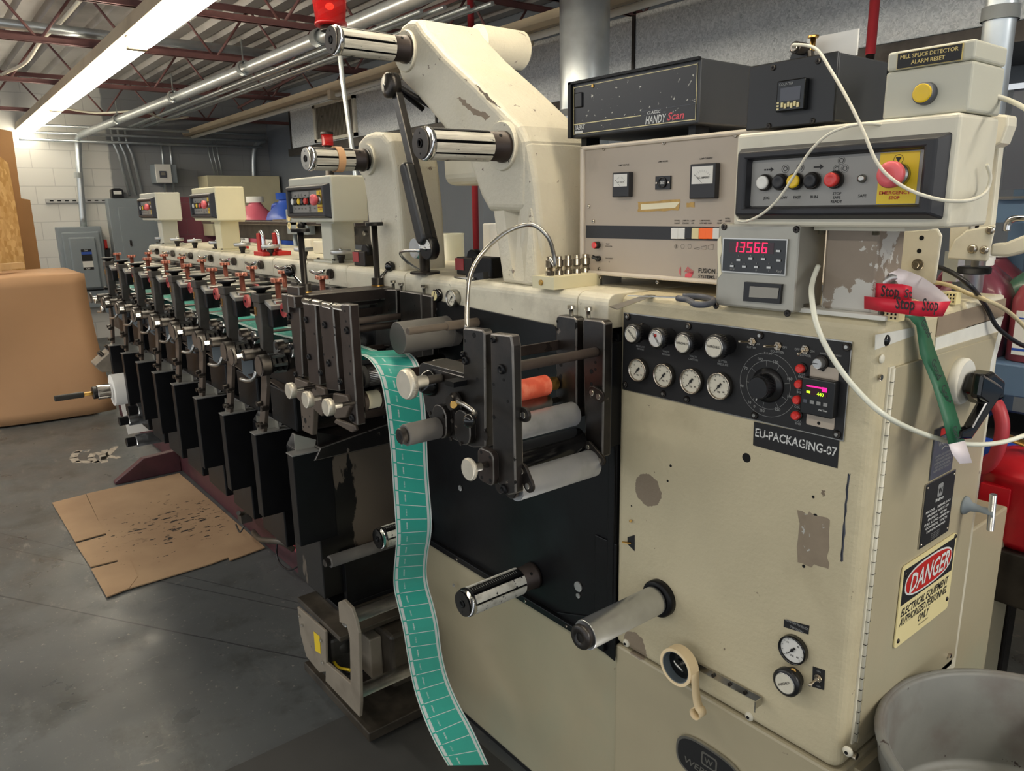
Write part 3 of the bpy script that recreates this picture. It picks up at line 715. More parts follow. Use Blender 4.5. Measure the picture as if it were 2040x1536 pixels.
mb = MB('white_patch').prism([at(px, py, x=S + .0055) for px, py in ((1989, 663), (1999, 660), (1976, 745), (1966, 790), (1974, 722))], (-.001, 0, 0)); mb.build('tape_patch', t)
mb = MB('black_gloss').ball(at(1765, 678, x=S), .009, 14, (.6, 1, 1)); mb.m('cream_smooth').ball(at(1757, 715, x=S), .007, 12, (.4, 1, 1)); mb.m('nickel').cyl(at(1753, 752, x=S), at(1753, 752, x=S) + Vector((.003, 0, 0)), .005, seg=12); mb.build('side_plug', t)
mb = MB('cream_dimmed').box((.02, .462, .0), (S - .005, .66, .862)).box((.02, .66, 0), (S - .02, .80, .80)); mb.build('rear_transformer_box', t, bevel=.004)
mb = MB('cream_deck').box((.0, .30, .56), (S, .47, DZ - .002)); mb.build('back_cover', t, bevel=.006)
# lower kick door at right side
mb = MB('cream_dimmed').box((S, .06, .03), (S + .012, .45, .545)); mb.m('nickel').cyl((S + .01, .05, .05), (S + .01, .05, .54), .005, seg=10); mb.build('lower_door', t, bevel=.002)
p = at(1983, 1300, x=S + .006)
mb = MB('nickel').cyl(at(1884, 1303, x=S), at(1884, 1303, x=S) + Vector((.01, 0, 0)), .005, seg=12).cyl((S, .04, .585), (S + .012, .04, .585), .006, seg=12); mb.build('door_stud', t)
# rotary main switch
c = at(1905, 758, x=S + .004)
t = thing('rotary_main_switch', 'black rotary main switch handle on a chipped white boss on the cabinet side', 'switch', c)
MB('white_patch').lathe(c, 'x', [(0, .040), (.012, .040), (.016, .037), (.016, .037)], 32).build('boss', t)
mb = MB('black_gloss'); HX = c.x + .016
mb.prism([at(px, py, x=HX) for px, py in ((1912, 778), (1924, 742), (1940, 735), (1962, 752), (1958, 790), (1925, 800))], (.034, 0, 0)); mb.build('grip_head', t, bevel=.007, seg=3)
mb = MB('black_gloss'); mb.prism([at(px, py, x=HX + .034) for px, py in ((1938, 742), (1964, 757), (1979, 768), (1977, 782), (1925, 858), (1915, 872), (1890, 872), (1896, 855), (1918, 846), (1944, 800), (1930, 790))], (.016, 0, 0)); mb.build('lever', t, bevel=.005, seg=3)
# T latch
c = at(1921, 1006, x=S + .005)
t = thing('t_handle_latch', 'grey T handle latch on the lower side of the control cabinet', 'latch', c)
MB('grey_enclosure').lathe(c, 'x', [(0, .018), (.004, .017), (.012, .009), (.028, .006), (.050, .007), (.050, .007)], 20).build('spindle', t)
q = c + Vector((.046, 0, 0)); MB('brushed').cyl(q + Vector((0, .004, -.036)), q + Vector((0, -.004, .036)), .006).build('crossbar', t)

# signs on the side
def plate(mb, pts, x, th=.002): mb.prism([at(px, py, x=x) for px, py in pts], (-th, 0, 0))
t = thing('danger_sign', 'cream and red DANGER sign riveted to the cabinet side', 'sign', (S + .005, .25, .82))
X = S + .008; y0, y1, z0, z1 = .146, .362, .742, .897
K = dict(right=(0, 1, 0), up=(0, 0, 1)); yc = (y0 + y1) / 2
mb = MB('sign_cream').prism(rpoly((X - .002, yc, (z0 + z1) / 2), (y1 - y0) / 2, (z1 - z0) / 2, .008, (0, 1, 0)), (.002, 0, 0)); mb.build('plate', t)
mb = MB('print_black').box((X, y0 + .006, .822), (X + .0003, y1 - .006, .889))
def oval(cx, cz, a, b, x, n=40, e=3.): return [(x, cx + a * abs(math.cos(2 * math.pi * i / n)) ** (2 / e) * (1 if math.cos(2 * math.pi * i / n) > 0 else -1), cz + b * abs(math.sin(2 * math.pi * i / n)) ** (2 / e) * (1 if math.sin(2 * math.pi * i / n) > 0 else -1)) for i in range(n)]
mb.m('print_white').prism(oval(yc, .856, .094, .030, X + .0006, e=2.6), (.0002, 0, 0)); mb.m('print_red').prism(oval(yc, .856, .090, .0265, X + .0009, e=2.6), (.0002, 0, 0))
mb.m('print_white').text('DANGER', (X + .0014, yc, .839), .034, shear=.25, w=.158, ext=.0, **K)
mb.m('print_black')
for i, (tx, ww) in enumerate((('ELECTRICAL EQUIPMENT', .190), ('AUTHORIZED PERSONNEL', .190), ('ONLY', .045))): mb.text(tx, (X, yc - .004, .7995 - i * .0185), .0145, shear=.3, w=ww, **K)
mb.text('SETON NAME PLATE CO', (X, yc, .7535), .0025, **K)
mb.build('lettering', t)
mb = MB('dark_steel')
for a, b in ((y0 + .012, z0 + .012), (y1 - .010, z0 + .022), (y0 + .014, z1 - .018), (y1 - .008, z1 - .006)): mb.ball((X, a, b), .0045, 12, (.6, 1, 1))
mb.build('rivet', t)
t = thing('rating_plate', 'black machine data plate with engraved rows above the danger sign', 'sign', (S + .005, .26, .97))
X = S + .0075; y0, y1, z0, z1 = .203, .318, .914, 1.028; yc = (y0 + y1) / 2
mb = MB('steel').box((X - .002, y0 - .002, z0 - .002), (X, y1 + .002, z1 + .002)); mb.m('print_black').box((X, y0, z0), (X + .0004, y1, z1)); mb.build('plate', t)
mb = MB('print_grey'); mb.prism(rpoly((X + .0006, yc, 1.007), .010, .012, .004, (0, 1, 0)), (.0002, 0, 0)); mb.m('print_black').text('W', (X + .0008, yc, 1.001), .010, **K); mb.m('print_white').text('Webtron', (X + .0004, yc, .987), .006, shear=.3, **K)
for i, row in enumerate(('MODEL   SERIAL NO', 'MACHINE VOLTS 230', 'PHASE 3   HZ 60', 'FULL LOAD AMPS 90', 'CONTROL  VOLTS', 'DIAGRAM NO')): mb.text(row, (X + .0004, yc, .974 - i * .0078), .0042, w=.098 - .012 * (i % 3), **K)
for i in range(4): mb.m('print_grey').text('Webtron Corporation Fort Lauderdale Florida'[i * 3:i * 3 + 30], (X + .0004, yc, .9275 - i * .0035), .0018, **K)
for a, b in ((y0 + .005, z0 + .005), (y1 - .005, z0 + .005), (y0 + .005, z1 - .005), (y1 - .005, z1 - .005)): mb.m('nickel').ball((X, a, b), .0025, 10)
mb.build('lettering', t)
t = thing('warning_plate', 'grey warning plate with red heading partly behind the green strip', 'sign', (S + .005, .26, 1.08))
y0, y1, z0, z1 = .214, .300, 1.034, 1.125; yc = (y0 + y1) / 2
mb = MB('slate').box((X - .002, y0, z0), (X, y1, z1)); mb.m('print_black').box((X, y0, 1.108), (X + .0003, y1, z1)); mb.m('print_red').box((X, y0 + .02, 1.110), (X + .0006, y1 - .012, 1.122)); mb.build('plate', t)
mb = MB('print_grey').text('WARNING', (X + .0006, yc, 1.092), .008, **K)
mb.tube([(X + .0006, yc - .012, 1.083), (X + .0006, yc, 1.087), (X + .0006, yc + .014, 1.083)], .0008, 6)
for i in range(5): mb.text(('UNPLUG POWER', 'DISCONNECT BEFORE', 'OPENING PANELS', 'HIGH VOLTAGE INSIDE', 'SERVICE ONLY')[i], (X, yc, 1.072 - .0065 * i), .0038, w=.07 - .01 * (i % 2), **K)
mb.build('lettering', t)
# ------------------------------------------------------------------ print units
def multi(name, parent, items, fn, mtl, bevel=0., **kw):
    for it in items:
        mb = MB(mtl); fn(mb, it); mb.build(name, parent, bevel=bevel, **kw)
def ycyl(mb, x, z, y0, y1, r, r1=None, seg=24, ch=None): return mb.cyl((x, y0, z), (x, y1, z), r, r1, seg, ch)
S0 = -1.17
U = thing('print_unit', 'nearest print unit beside the slitter plates, with copper star handles and a hanging black duct', 'print unit', (S0, 0, .36), 'print units in a row')
s = S0
MB('black_frame').box((s - .33, -.24, .40), (s - .115, -.002, .80)).prism([(s - .33, -.002, .80), (s - .33, -.24, .80), (s - .33, -.21, .84), (s - .33, -.002, .86)], (.215, 0, 0)).build('ink_pan_housing', U, bevel=.004)
MB('black').box((s - .08, -.26, .86), (s + .11, -.04, .975)).build('upper_tray', U, bevel=.006)
MB('leg_plate').prism([(s - .06, -.27, .99), (s + .10, -.27, .975), (s + .10, -.05, .975), (s - .06, -.05, .99)], (0, 0, .004)).build('tray_lid', U)
# hanging slim duct with lid and hinge bracket
MB('black').box((s - .117, -.32, .545), (s - .075, -.205, .82)).build('slim_duct', U, bevel=.002)
MB('panel_grey').box((s - .119, -.322, .820), (s - .073, -.203, .8235)).build('duct_lid', U)
mb = MB('panel_grey_light').prism([(s - .112, -.300, .8235), (s - .112, -.240, .8235), (s - .112, -.235, .845), (s - .112, -.298, .873)], (.003, 0, 0)); mb.box((s - .112, -.243, .824), (s - .08, -.240, .848)); mb.build('hinge_bracket', U)
# slanted leg plate with clamp screws
MB('leg_plate').prism([(s + .02, -.315, 1.065), (s + .058, -.315, 1.07), (s + .052, -.315, 1.0), (s + .012, -.315, .90), (s - .015, -.315, .842), (s - .055, -.315, .842), (s - .030, -.315, .90), (s + .005, -.315, 1.0)], (0, .012, 0)).build('leg_plate', U, bevel=.0015)
multi('clamp_screw', U, ((s - .02, .868), (s + .012, .87), (s + .0, .938), (s + .035, .93)), lambda mb, p: ycyl(mb, p[0], p[1], -.333, -.31, .008, seg=12), 'dark_steel')
# pale drip guard
mb = MB('grey_enclosure'); g = [(s - .24, -.285, 1.045), (s - .24, -.285, .985), (s - .24, -.265, .965), (s - .24, -.19, .955), (s - .24, -.165, .975), (s - .24, -.165, 1.045)]
mb.prism(g, (.004, 0, 0)); mb.build('drip_guard', U)
# knob spindles
mb = MB('dark_steel'); ycyl(mb, s - .008, 1.088, -.39, -.380, .026, seg=28); mb.m('leg_plate'); ycyl(mb, s - .008, 1.088, -.3915, -.3895, .0225); mb.build('adjusting_knob', U)
mb = MB('brushed'); ycyl(mb, s - .008, 1.088, -.381, -.355, .0075); mb.m('dark_steel'); ycyl(mb, s - .008, 1.088, -.356, -.29, .017); mb.build('knob_spindle', U)
x2, z2 = s + .085, 1.070
mb = MB('dark_steel'); ycyl(mb, x2, z2, -.345, -.315, .031, seg=30); mb.m('leg_plate'); ycyl(mb, x2, z2, -.3465, -.3445, .027); mb.build('register_dial', U)
mb = MB('black')
for i in range(3): ycyl(mb, x2, z2, -.313 + i * .017, -.300 + i * .017, .026)
mb.m('steel')
for a in range(6):
    c, q = math.cos(R(60 * a)), math.sin(R(60 * a)); mb.box((x2 + .025 * c - .004, -.308, z2 + .025 * q - .004), (x2 + .025 * c + .004, -.27, z2 + .025 * q + .004))
mb.m('dark_steel'); ycyl(mb, x2, z2, -.262, -.235, .022); ycyl(mb, x2, z2, -.235, -.228, .034); ycyl(mb, x2, z2, -.215, -.208, .030)
mb.build('coupling', U)
mb = MB('brass'); ycyl(mb, x2, z2, -.208, -.165, .013); ycyl(mb, x2, z2, -.165, -.02, .020); mb.build('drive_shaft', U)
mb = MB('dark_steel').prism([(s + .03, -.27, 1.090), (s + .075, -.27, 1.11), (s + .10, -.27, 1.10), (s + .085, -.27, 1.075), (s + .03, -.27, 1.065)], (0, .02, 0)); mb.build('link_arm', U, bevel=.003)
mb = MB('steel').tube([(s + .035, -.335, 1.045), (s + .03, -.345, 1.022), (s - .005, -.35, 1.012), (s - .05, -.355, 1.01)], .006, 8); mb.build('hook_handle', U)
# rollers
def roller(x, z, r, m, y0=-.255, y1=-.015): mb = MB(m); ycyl(mb, x, z, y0, y1, r, seg=36); mb.m('dark_steel'); ycyl(mb, x, z, y0 - .02, y0, r * .35, seg=14); mb.build('roller', U)
roller(s + .10, 1.105, .021, 'brushed'); roller(s + .16, 1.070, .026, 'aluminium', -.24); roller(s + .025, 1.098, .024, 'aluminium', -.235)
roller(s - .045, 1.085, .018, 'brushed', -.23); roller(s + .045, 1.045, .030, 'dark_steel', -.24)
mb = MB('aluminium'); ycyl(mb, s + .028, 1.10, -.268, -.232, .028, seg=30); mb.build('bearer_ring', U)
mb = MB('black'); ycyl(mb, s - .03, 1.13, -.315, -.303, .009, seg=16); ycyl(mb, s - .03, 1.13, -.303, -.27, .004, seg=10); mb.build('thumb_screw', U)
mb = MB('dark_steel'); ycyl(mb, s + .075, 1.118, -.285, -.26, .012, seg=16); ycyl(mb, s + .075, 1.118, -.26, -.22, .007, seg=10); mb.build('roller_stub', U)
# upright towers front and rear
mb = MB('cast_iron').prism([(s - .038, -.30, 1.262), (s + .015, -.30, 1.262), (s + .018, -.30, 1.17), (s + .012, -.30, 1.125), (s + .004, -.30, 1.085), (s - .012, -.30, 1.085), (s - .015, -.30, 1.135), (s - .034, -.30, 1.18)], (0, .035, 0))
mb.box((s - .04, -.303, 1.238), (s + .02, -.262, 1.266)); mb.build('front_tower', U, bevel=.003)
mb = MB('brass').box((s - .028, -.3015, 1.20), (s - .014, -.300, 1.225)); mb.m('print_black').text('2', (s - .021, -.3015, 1.206), .012); mb.build('number_tag', U)
MB('black').lathe((s - .012, -.282, 1.266), 'z', [(0, .012), (.006, .014), (.012, .030), (.018, .031), (.018, .029), (.014, .022)], 24).build('tower_cap', U)
mb = MB('cast_iron').prism([(s - .03, -.06, 1.262), (s + .02, -.06, 1.262), (s + .02, -.06, 1.10), (s - .02, -.06, 1.10)], (0, .035, 0)); mb.build('rear_tower', U, bevel=.003)
mb = MB('steel').box((s + .01, -.272, 1.236), (s + .062, -.03, 1.248)); mb.m('black').box((s + .014, -.27, 1.205), (s + .058, -.03, 1.236)); mb.build('bridge_bar', U, bevel=.003)  # pale top layer paints tube light reflected off the dark bar
mb = MB('panel_grey_light').box((s - .055, -.255, 1.243), (s - .015, -.03, 1.252)); mb.m('black').box((s - .052, -.25, 1.215), (s - .018, -.03, 1.243)); mb.build('bridge_bar', U, bevel=.002)  # light grey layer paints the same reflection over a black bar
mb = MB('panel_grey').box((s + .022, -.288, 1.228), (s + .07, -.235, 1.243), Matrix.Rotation(R(18), 3, 'Y')); mb.m('black').box((s + .03, -.285, 1.17), (s + .065, -.24, 1.225)); mb.build('tower_cheek', U, bevel=.003)
def star(mb, x, y, z, r=.019):
    mb.cyl((x, y, 1.245), (x, y, z), .0085, seg=16); 
    mb.lathe((x, y, z), 'z', [(0, .011), (.004, r * .8), (.004, r * .8), (.011, r * .8), (.011, r * .7)], 20)
    for a in range(4): c, q = math.cos(R(90 * a + 30)), math.sin(R(90 * a + 30)); mb.cyl((x + r * .85 * c, y + r * .85 * q, z + .001), (x + r * .85 * c, y + r * .85 * q, z + .012), r * .4, seg=12)
mb = MB('copper_red'); star(mb, s + .014, -.24, 1.295); mb.build('star_handle', U)
mb = MB('copper_red'); star(mb, s - .018, -.085, 1.29); mb.build('star_handle', U)
mb = MB('red_disc'); ycyl(mb, s + .09 - .303 * 0, 1.222, -.262, -.25, .021, seg=28); mb.m('black'); ycyl(mb, s + .09, 1.222, -.264, -.2615, .004, seg=12); mb.build('red_disc', U)
mb = MB('red_disc'); ycyl(mb, s + .075, 1.225, -.11, -.10, .018, seg=24); mb.build('red_disc', U)
mb = MB('dark_steel').cyl((s + .04, -.26, 1.19), (s + .04, -.03, 1.19), .008, seg=12); mb.build('tie_rod', U)
mb = MB('dark_steel').cyl((s - .09, -.27, 1.135), (s - .09, -.02, 1.135), .006, seg=12); mb.build('tie_rod', U)
mb = MB('black_frame').box((s - .14, -.25, .99), (s + .14, -.235, 1.06)); mb.build('side_frame', U, bevel=.003)
index_kids()
plc = ['', 'second print unit from the slitter plates', 'third print unit from the slitter plates', 'fourth print unit from the slitter plates', 'fifth print unit from the slitter plates', 'sixth print unit from the slitter plates', 'second furthest print unit, near the sloped grey control box', 'furthest print unit, beside the sloped grey control box']
for k in range(1, 8):
    c = copy_tree(U, (-.303 * k, 0, 0), plc[k] + ', with copper star handles')
# streaked ink pan housing nearest the web
t = thing('ink_pan_unit', 'black ink streaked pan housing with a hanging slim duct left of the hanging label web', 'machine housing', (-1.05, -.13, .36))
mb = MB('ink_streaked'); mb.box((-1.15, -.262, .36), (-.95, -.002, .80)); mb.v = [q for q in mb.v]; mb.build('housing', t, bevel=.003)
MB('black_worn').prism([(-1.15, -.002, .80), (-1.15, -.262, .80), (-1.15, -.24, .835), (-1.15, -.002, .865)], (.205, 0, 0)).build('sloped_cover', t, bevel=.003)
MB('black').box((-.99, -.322, .551), (-.949, -.205, .826)).build('slim_duct', t, bevel=.002)
MB('panel_grey').box((-.992, -.324, .826), (-.947, -.203, .8295)).build('duct_lid', t)
mb = MB('panel_grey_light').prism([(-.985, -.30, .8295), (-.985, -.24, .8295), (-.985, -.235, .85), (-.985, -.298, .88)], (.003, 0, 0)); mb.build('hinge_bracket', t)
multi('duct_bracket', t, ((-.985, -.20),), lambda mb, p: mb.prism([(-.975, -.235, .83), (-.975, -.235, .875), (-.975, -.10, .825), (-.975, -.10, .80)], (.004, 0, 0)), 'dark_steel')
# undercarriage hoses and tangles at the base
pts = [at(505, 1060, y=-.05), at(520, 1075, y=-.1), at(560, 1080, y=-.08), at(585, 1095, y=-.04)]
one(MB('greasy').tube(pts, .012, 10), 'hose', 'greasy black hose lying along the press base under the print units', 'hose')
pts = [at(612, 1103, y=-.04), at(597, 1125, y=-.06), at(575, 1135, y=-.06), at(555, 1118, y=-.05), at(552, 1085, y=-.03), at(570, 1060, y=-.02)]
one(MB('cable_black').tube(pts, .004, 8), 'cable', 'thin black cable loop hanging under the streaked pan housing', 'cable')
one(MB('pipe_red').tube([at(580, 1075, y=-.015), at(600, 1115, y=-.02), at(625, 1165, y=-.015)], .007, 8), 'hose', 'thin dark red air hose running down the press base', 'hose')
mb = MB('cast_iron').cbox(at(488, 1030, y=-.06), (.05, .05, .04)); mb.cyl(at(475, 1022, y=-.1), at(495, 1028, y=-.02), .01); mb.tube([at(470, 1045, y=-.08), at(478, 1060, y=-.09), at(486, 1048, y=-.07)], .004)
one(mb, 'pedal_valve', 'small black valve with a wire loop beside the cardboard sheet', 'valve', bevel=.003)

# ------------------------------------------------------------------ teal label web
def web(rows, name, parent=None):
    """rows = list of (front edge point, rear edge point); label pitch counted by running length"""
    us = [0, .03, .055, .13, .15, .29, .325, .86, .875, .94, .965, 1]
    P = .036
    mb = MB('teal'); L = 0; rr = [(rows[0][0], rows[0][1], 0)]
    for (a, b), (c, d) in zip(rows, rows[1:]):
        L += ((Vector(c) + Vector(d)) / 2 - (Vector(a) + Vector(b)) / 2).length; rr.append((c, d, L))
    cuts = set(); k = 0
    while k * P < L:
        for q in (0, .05, .10, .28, .33, .35, .40, .43, .48, .51, .56, .59, .65, .68, .72, .75, .78): cuts.add(round(k * P + q * P, 6))
        k += 1
    cuts = sorted(c for c in cuts if c <= L) + [L]
    def row(l):
        for (a, b, l0), (c, d, l1) in zip(rr, rr[1:]):
            if l <= l1 + 1e-9:
                t = (l - l0) / max(l1 - l0, 1e-9); return Vector(a).lerp(Vector(c), t), Vector(b).lerp(Vector(d), t)
        return Vector(rr[-1][0]), Vector(rr[-1][1])
    n = len(us)
    for l in cuts:
        a, b = row(l); mb.v += [a.lerp(b, u) for u in us]
    for i in range(len(cuts) - 1):
        ph = ((cuts[i] + cuts[i + 1]) / 2 / P) % 1
        for j in range(n - 1):
            u = (us[j] + us[j + 1]) / 2; w = False
            if u < .03 or u > .965: w = True
            elif u < .055: w = False
            elif u < .13: w = ph > .10
            elif u < .15: w = False
            elif u < .86 and ph < .05: w = True
            elif .86 < u < .875: w = False
            elif .875 < u < .94: w = True
            elif .29 < u < .325 and .28 < ph < .78: w = (i % 2 == 0)
            mb.m('teal_white' if w else 'teal'); a = i * n + j; mb._f([a, a + 1, a + n + 1, a + n], True)
    return mb
hang = [((700, 704), (806, 699)), ((724, 709), (822, 708)), ((740, 722), (835, 728)), ((755, 748), (843, 765)), ((765, 790), (847, 810)), ((773, 850), (850, 860)), ((779, 910), (852, 920)), ((783, 970), (856, 980)),
        ((787, 1030), (860, 1030)), ((789, 1070), (859, 1065)), ((787, 1105), (853, 1100)), ((784, 1140), (850, 1135)), ((785, 1175), (853, 1165)), ((794, 1215), (864, 1205)), ((803, 1255), (873, 1245)),
        ((812, 1310), (880, 1300)), ((824, 1370), (892, 1350)), ((842, 1425), (913, 1400)), ((866, 1480), (940, 1450)), ((892, 1525), (974, 1524))]
def cr(p, q, r_, s_, t): return .5 * ((2 * q) + (r_ - p) * t + (2 * p - 5 * q + 4 * r_ - s_) * t * t + (3 * q - p - 3 * r_ + s_) * t ** 3)
H = [(at(*a, y=-.245), at(*b, y=-.135)) for a, b in hang]
# rear edge keeps its own line but only drifts a little from the front edge
flat = []
for i in range(9): x = -3.5 + i * .352; flat.append((Vector((x, -.245, 1.128 + .012 * (i % 2))), Vector((x, -.135, 1.128 + .012 * (i % 2)))))
ctl = flat + [(Vector((H[0][0].x - .02, -.245, H[0][0].z - .002)), Vector((H[0][1].x - .02, -.135, H[0][1].z)))] + H
rows = []
for i in range(len(ctl) - 1):
    a = ctl[max(i - 1, 0)]; b = ctl[i]; c = ctl[i + 1]; d = ctl[min(i + 2, len(ctl) - 1)]
    ns = 4
    if i < len(flat): rows.append(b); continue
    for j in range(ns): rows.append((cr(a[0], b[0], c[0], d[0], j / ns), cr(a[1], b[1], c[1], d[1], j / ns)))
rows.append(ctl[-1])
mb = web(rows, 'x'); o = one(mb, 'label_web', 'teal printed label web running over the press and hanging down to the floor', 'label web')
# ------------------------------------------------------------------ bridge with screws and slitter plates
def pq(pts, y): return [at(px, py, y=y) for px, py in pts]
t = thing('slitter_frame', 'dark steel slitter frame with tall plates and three silver knobs at its foot', 'slitter frame', (-.75, -.3, .95))
yF = -.305
mb = MB('brown_steel'); a = at(607, 578, y=-.31); b = at(772, 560, y=0)
xa = at(571, 575, y=-.31).x
mb.box((-.945, -.315, 1.235), (-.905, -.012, 1.285)); mb.box((-.905, -.315, 1.252), (-.86, -.012, 1.285)); mb.build('top_bridge', t, bevel=.003)
def plate_part(pts, y, th, name='side_plate', m='brown_steel', bolts=(), holes=()):
    o = MB(m).prism(pq(pts, y), (0, th, 0)).build(name, t, bevel=.003)
    for px, py, r in bolts:
        p = at(px, py, y=y); MB('black').lathe(p, (0, -1, 0), [(0, r), (0, r), (.004, r), (.006, r * .8), (.006, r * .5), (.003, r * .45)], 14).build('bolt', o)
    for px, py, r in holes:
        p = at(px, py, y=y - .0004); MB('hole').lathe(p, (0, 1, 0), [(0, r), (.0002, r)], 12).build('tapped_hole', o)
    return o
plate_part(((570, 569), (594, 571), (596, 600), (603, 752), (590, 748), (578, 640)), -.30, .02, bolts=((577, 630, .009), (582, 690, .009), (590, 745, .008)))
plate_part(((603, 604), (627, 605), (637, 768), (615, 762)), yF, .022, bolts=((611, 637, .009), (617, 711, .009), (640, 742, .009)), holes=((605, 658, .003), (609, 672, .003), (626, 665, .003)))
plate_part(((634, 606), (662, 609), (676, 780), (650, 776)), yF, .022, bolts=((648, 647, .009), (656, 723, .009), (679, 760, .009)), holes=((641, 672, .003), (645, 706, .003), (663, 712, .003)))
plate_part(((674, 605), (696, 607), (712, 848), (700, 842), (688, 800)), yF, .024, bolts=((692, 658, .009), (703, 832, .01)), holes=((687, 620, .003), (689, 640, .003), (696, 690, .003), (698, 720, .003), (697, 745, .004)))
# lock screws at the plates' top
multi('lock_screw', t, ((612, 600), (633, 603), (653, 608), (675, 611)), lambda mb, p: (lambda q: mb.cyl(q + Vector((-.02, 0, 0)), q + Vector((.025, 0, 0)), .008, seg=14))(at(*p, y=-.30)), 'steel')
# foot brackets behind the knobs
plate_part(((586, 752), (612, 762), (612, 800), (625, 812), (622, 868), (602, 858), (597, 800), (588, 790)), -.30, .016, 'foot_plate', 'leg_plate', holes=((608, 838, .008), (602, 830, .003), (617, 830, .003), (604, 850, .003), (615, 850, .003)))
plate_part(((620, 765), (645, 774), (650, 812), (640, 830), (624, 815)), -.312, .012, 'foot_plate', 'leg_plate', holes=((640, 800, .003), (628, 775, .003)))
o = plate_part(((663, 783), (690, 788), (696, 812), (688, 832), (668, 834), (660, 820)), -.314, .012, 'foot_plate', 'leg_plate')
plate_part(((668, 835), (706, 848), (709, 858), (700, 862), (664, 842)), -.30, .01, 'foot_plate', 'leg_plate')
for px, py in ((580, 778), (614, 796), (655, 811)):
    p = at(px, py, y=-.375); q = Vector((0, 1, 0))
    mb = MB('knob_white').lathe(p, q, [(-.009, .0185), (-.009, .0185), (-.007, .0205), (.006, .0205), (.008, .019), (.008, .019)], 32); mb.m('steel').cyl(p + q * .008, p + q * .032, .007, seg=14); mb.m('dark_steel').cyl(p + q * .032, p + q * .066, .005, seg=10); mb.build('silver_knob', t)
# vertical T screws on the bridge
for px, py, y in ((616, 560, -.255), (739, 556, -.035)):
    x = -.925; zt = at(px, 462 if y < -.1 else 450, x=x).z
    mb = MB('dark_steel').cyl((x, y, 1.285), (x, y, zt), .0085, seg=16); mb.ring((x, y, 1.285), (x, y, 1.308), .017, .008); mb.m('black').cyl((x, y, zt), (x, y, zt + .010), .026, seg=8, ch=.001)
    mb.m('brass').cyl((x, y, 1.283), (x, y, 1.289), .018)
    mb.build('jack_screw', t)
    d = -1 if y < -.1 else 1
    mb = MB('chrome').cyl((x + .005 * d, y, 1.30), (x + .030 * d, y + .02 * d, 1.335), .004, seg=10); mb.m('black_gloss').ball((x + .034 * d, y + .024 * d, 1.34), .015); mb.build('ball_lever', t)
# inner uprights bolted to the deck front
def upright(pts, y, th, parent, holes=(), bolt=None):
    o = MB('black_worn').prism(pq(pts, y), (0, th, 0)).build('inner_upright', parent, bevel=.003)
    for px, py, r in holes: p = at(px, py, y=y - .0004); MB('hole').lathe(p, (0, 1, 0), [(0, r), (.0002, r)], 12).build('tapped_hole', o)
    if bolt:
        p = at(*bolt, y=y + th / 2); MB('steel').cyl(p, p + Vector((0, 0, .022)), .0045, seg=10).cyl(p + Vector((0, 0, .018)), p + Vector((0, 0, .026)), .008, seg=12).build('jack_bolt', o)
for pts, bo in ((((746, 576), (789, 577), (792, 690), (750, 690)), (784, 577)), (((796, 579), (838, 585), (842, 712), (800, 712)), (800, 582)), (((840, 586), (860, 590), (862, 715), (842, 715)), (845, 587))):
    upright(pts, -.05, .02, t, holes=((pts[0][0] + 30, pts[0][1] + 30, .003), (pts[0][0] + 28, pts[0][1] + 42, .003)), bolt=bo)
# cross bars and rollers between the plates
def bar(p0, p1, y0, y1, r, m, name, parent, flat=False):
    b = at(*p1, y=y1); x, z = b.x, b.z     # the far end is fixed in the inner frame
    mb = MB(m)
    if flat: mb.box((x - .003, y0, z - flat), (x + .003, y1, z + flat))
    else: mb.cyl((x, y0, z), (x, y1, z), r, seg=28)
    return mb.build(name, parent, bevel=.001 if flat else 0)
bar((700, 620), (772, 617), -.29, -.03, .008, 'brown_steel', 'cross_bar', t, .011)
bar((703, 638), (812, 628), -.29, -.02, .009, 'brown_steel', 'cross_bar', t)
bar((705, 655), (800, 645), -.29, -.02, .0095, 'brown_steel', 'cross_bar', t)
bar((700, 697), (775, 688), -.29, -.03, .007, 'brown_steel', 'cross_bar', t)
bar((708, 712), (818, 697), -.29, -.02, .0065, 'brown_steel', 'cross_bar', t)
bar((672, 602), (730, 602), -.20, -.05, .022, 'aluminium', 'roller', t)
bar((715, 833), (785, 815), -.28, -.03, .012, 'brown_steel', 'roller', t)
x = at(716, 752, y=-.27).x; z = at(716, 752, y=-.27).z
mb = MB('steel'); ycyl(mb, x, z, -.275, -.03, .025, seg=40, ch=0); mb.m('dark_steel')
for i in range(36):
    a = 2 * math.pi * i / 36; c = (x + .0252 * math.cos(a), z + .0252 * math.sin(a)); mb.cyl((c[0], -.255, c[1]), (c[0], -.03, c[1]), .0012, seg=5, ch=0)
mb.m('black'); ycyl(mb, x, z, -.27, -.255, .028, seg=40); mb.build('fluted_drive_roller', t)
x = at(728, 798, y=-.26).x; z = at(728, 798, y=-.26).z
mb = MB('brown_steel'); ycyl(mb, x, z, -.275, -.262, .027); ycyl(mb, x, z, -.225, -.210, .027); mb.m('paper'); ycyl(mb, x, z, -.262, -.225, .022); mb.build('core_spool', t)
mb = MB('paper').box((x - .05, -.19, 1.155), (x + .03, -.14, 1.185)); 

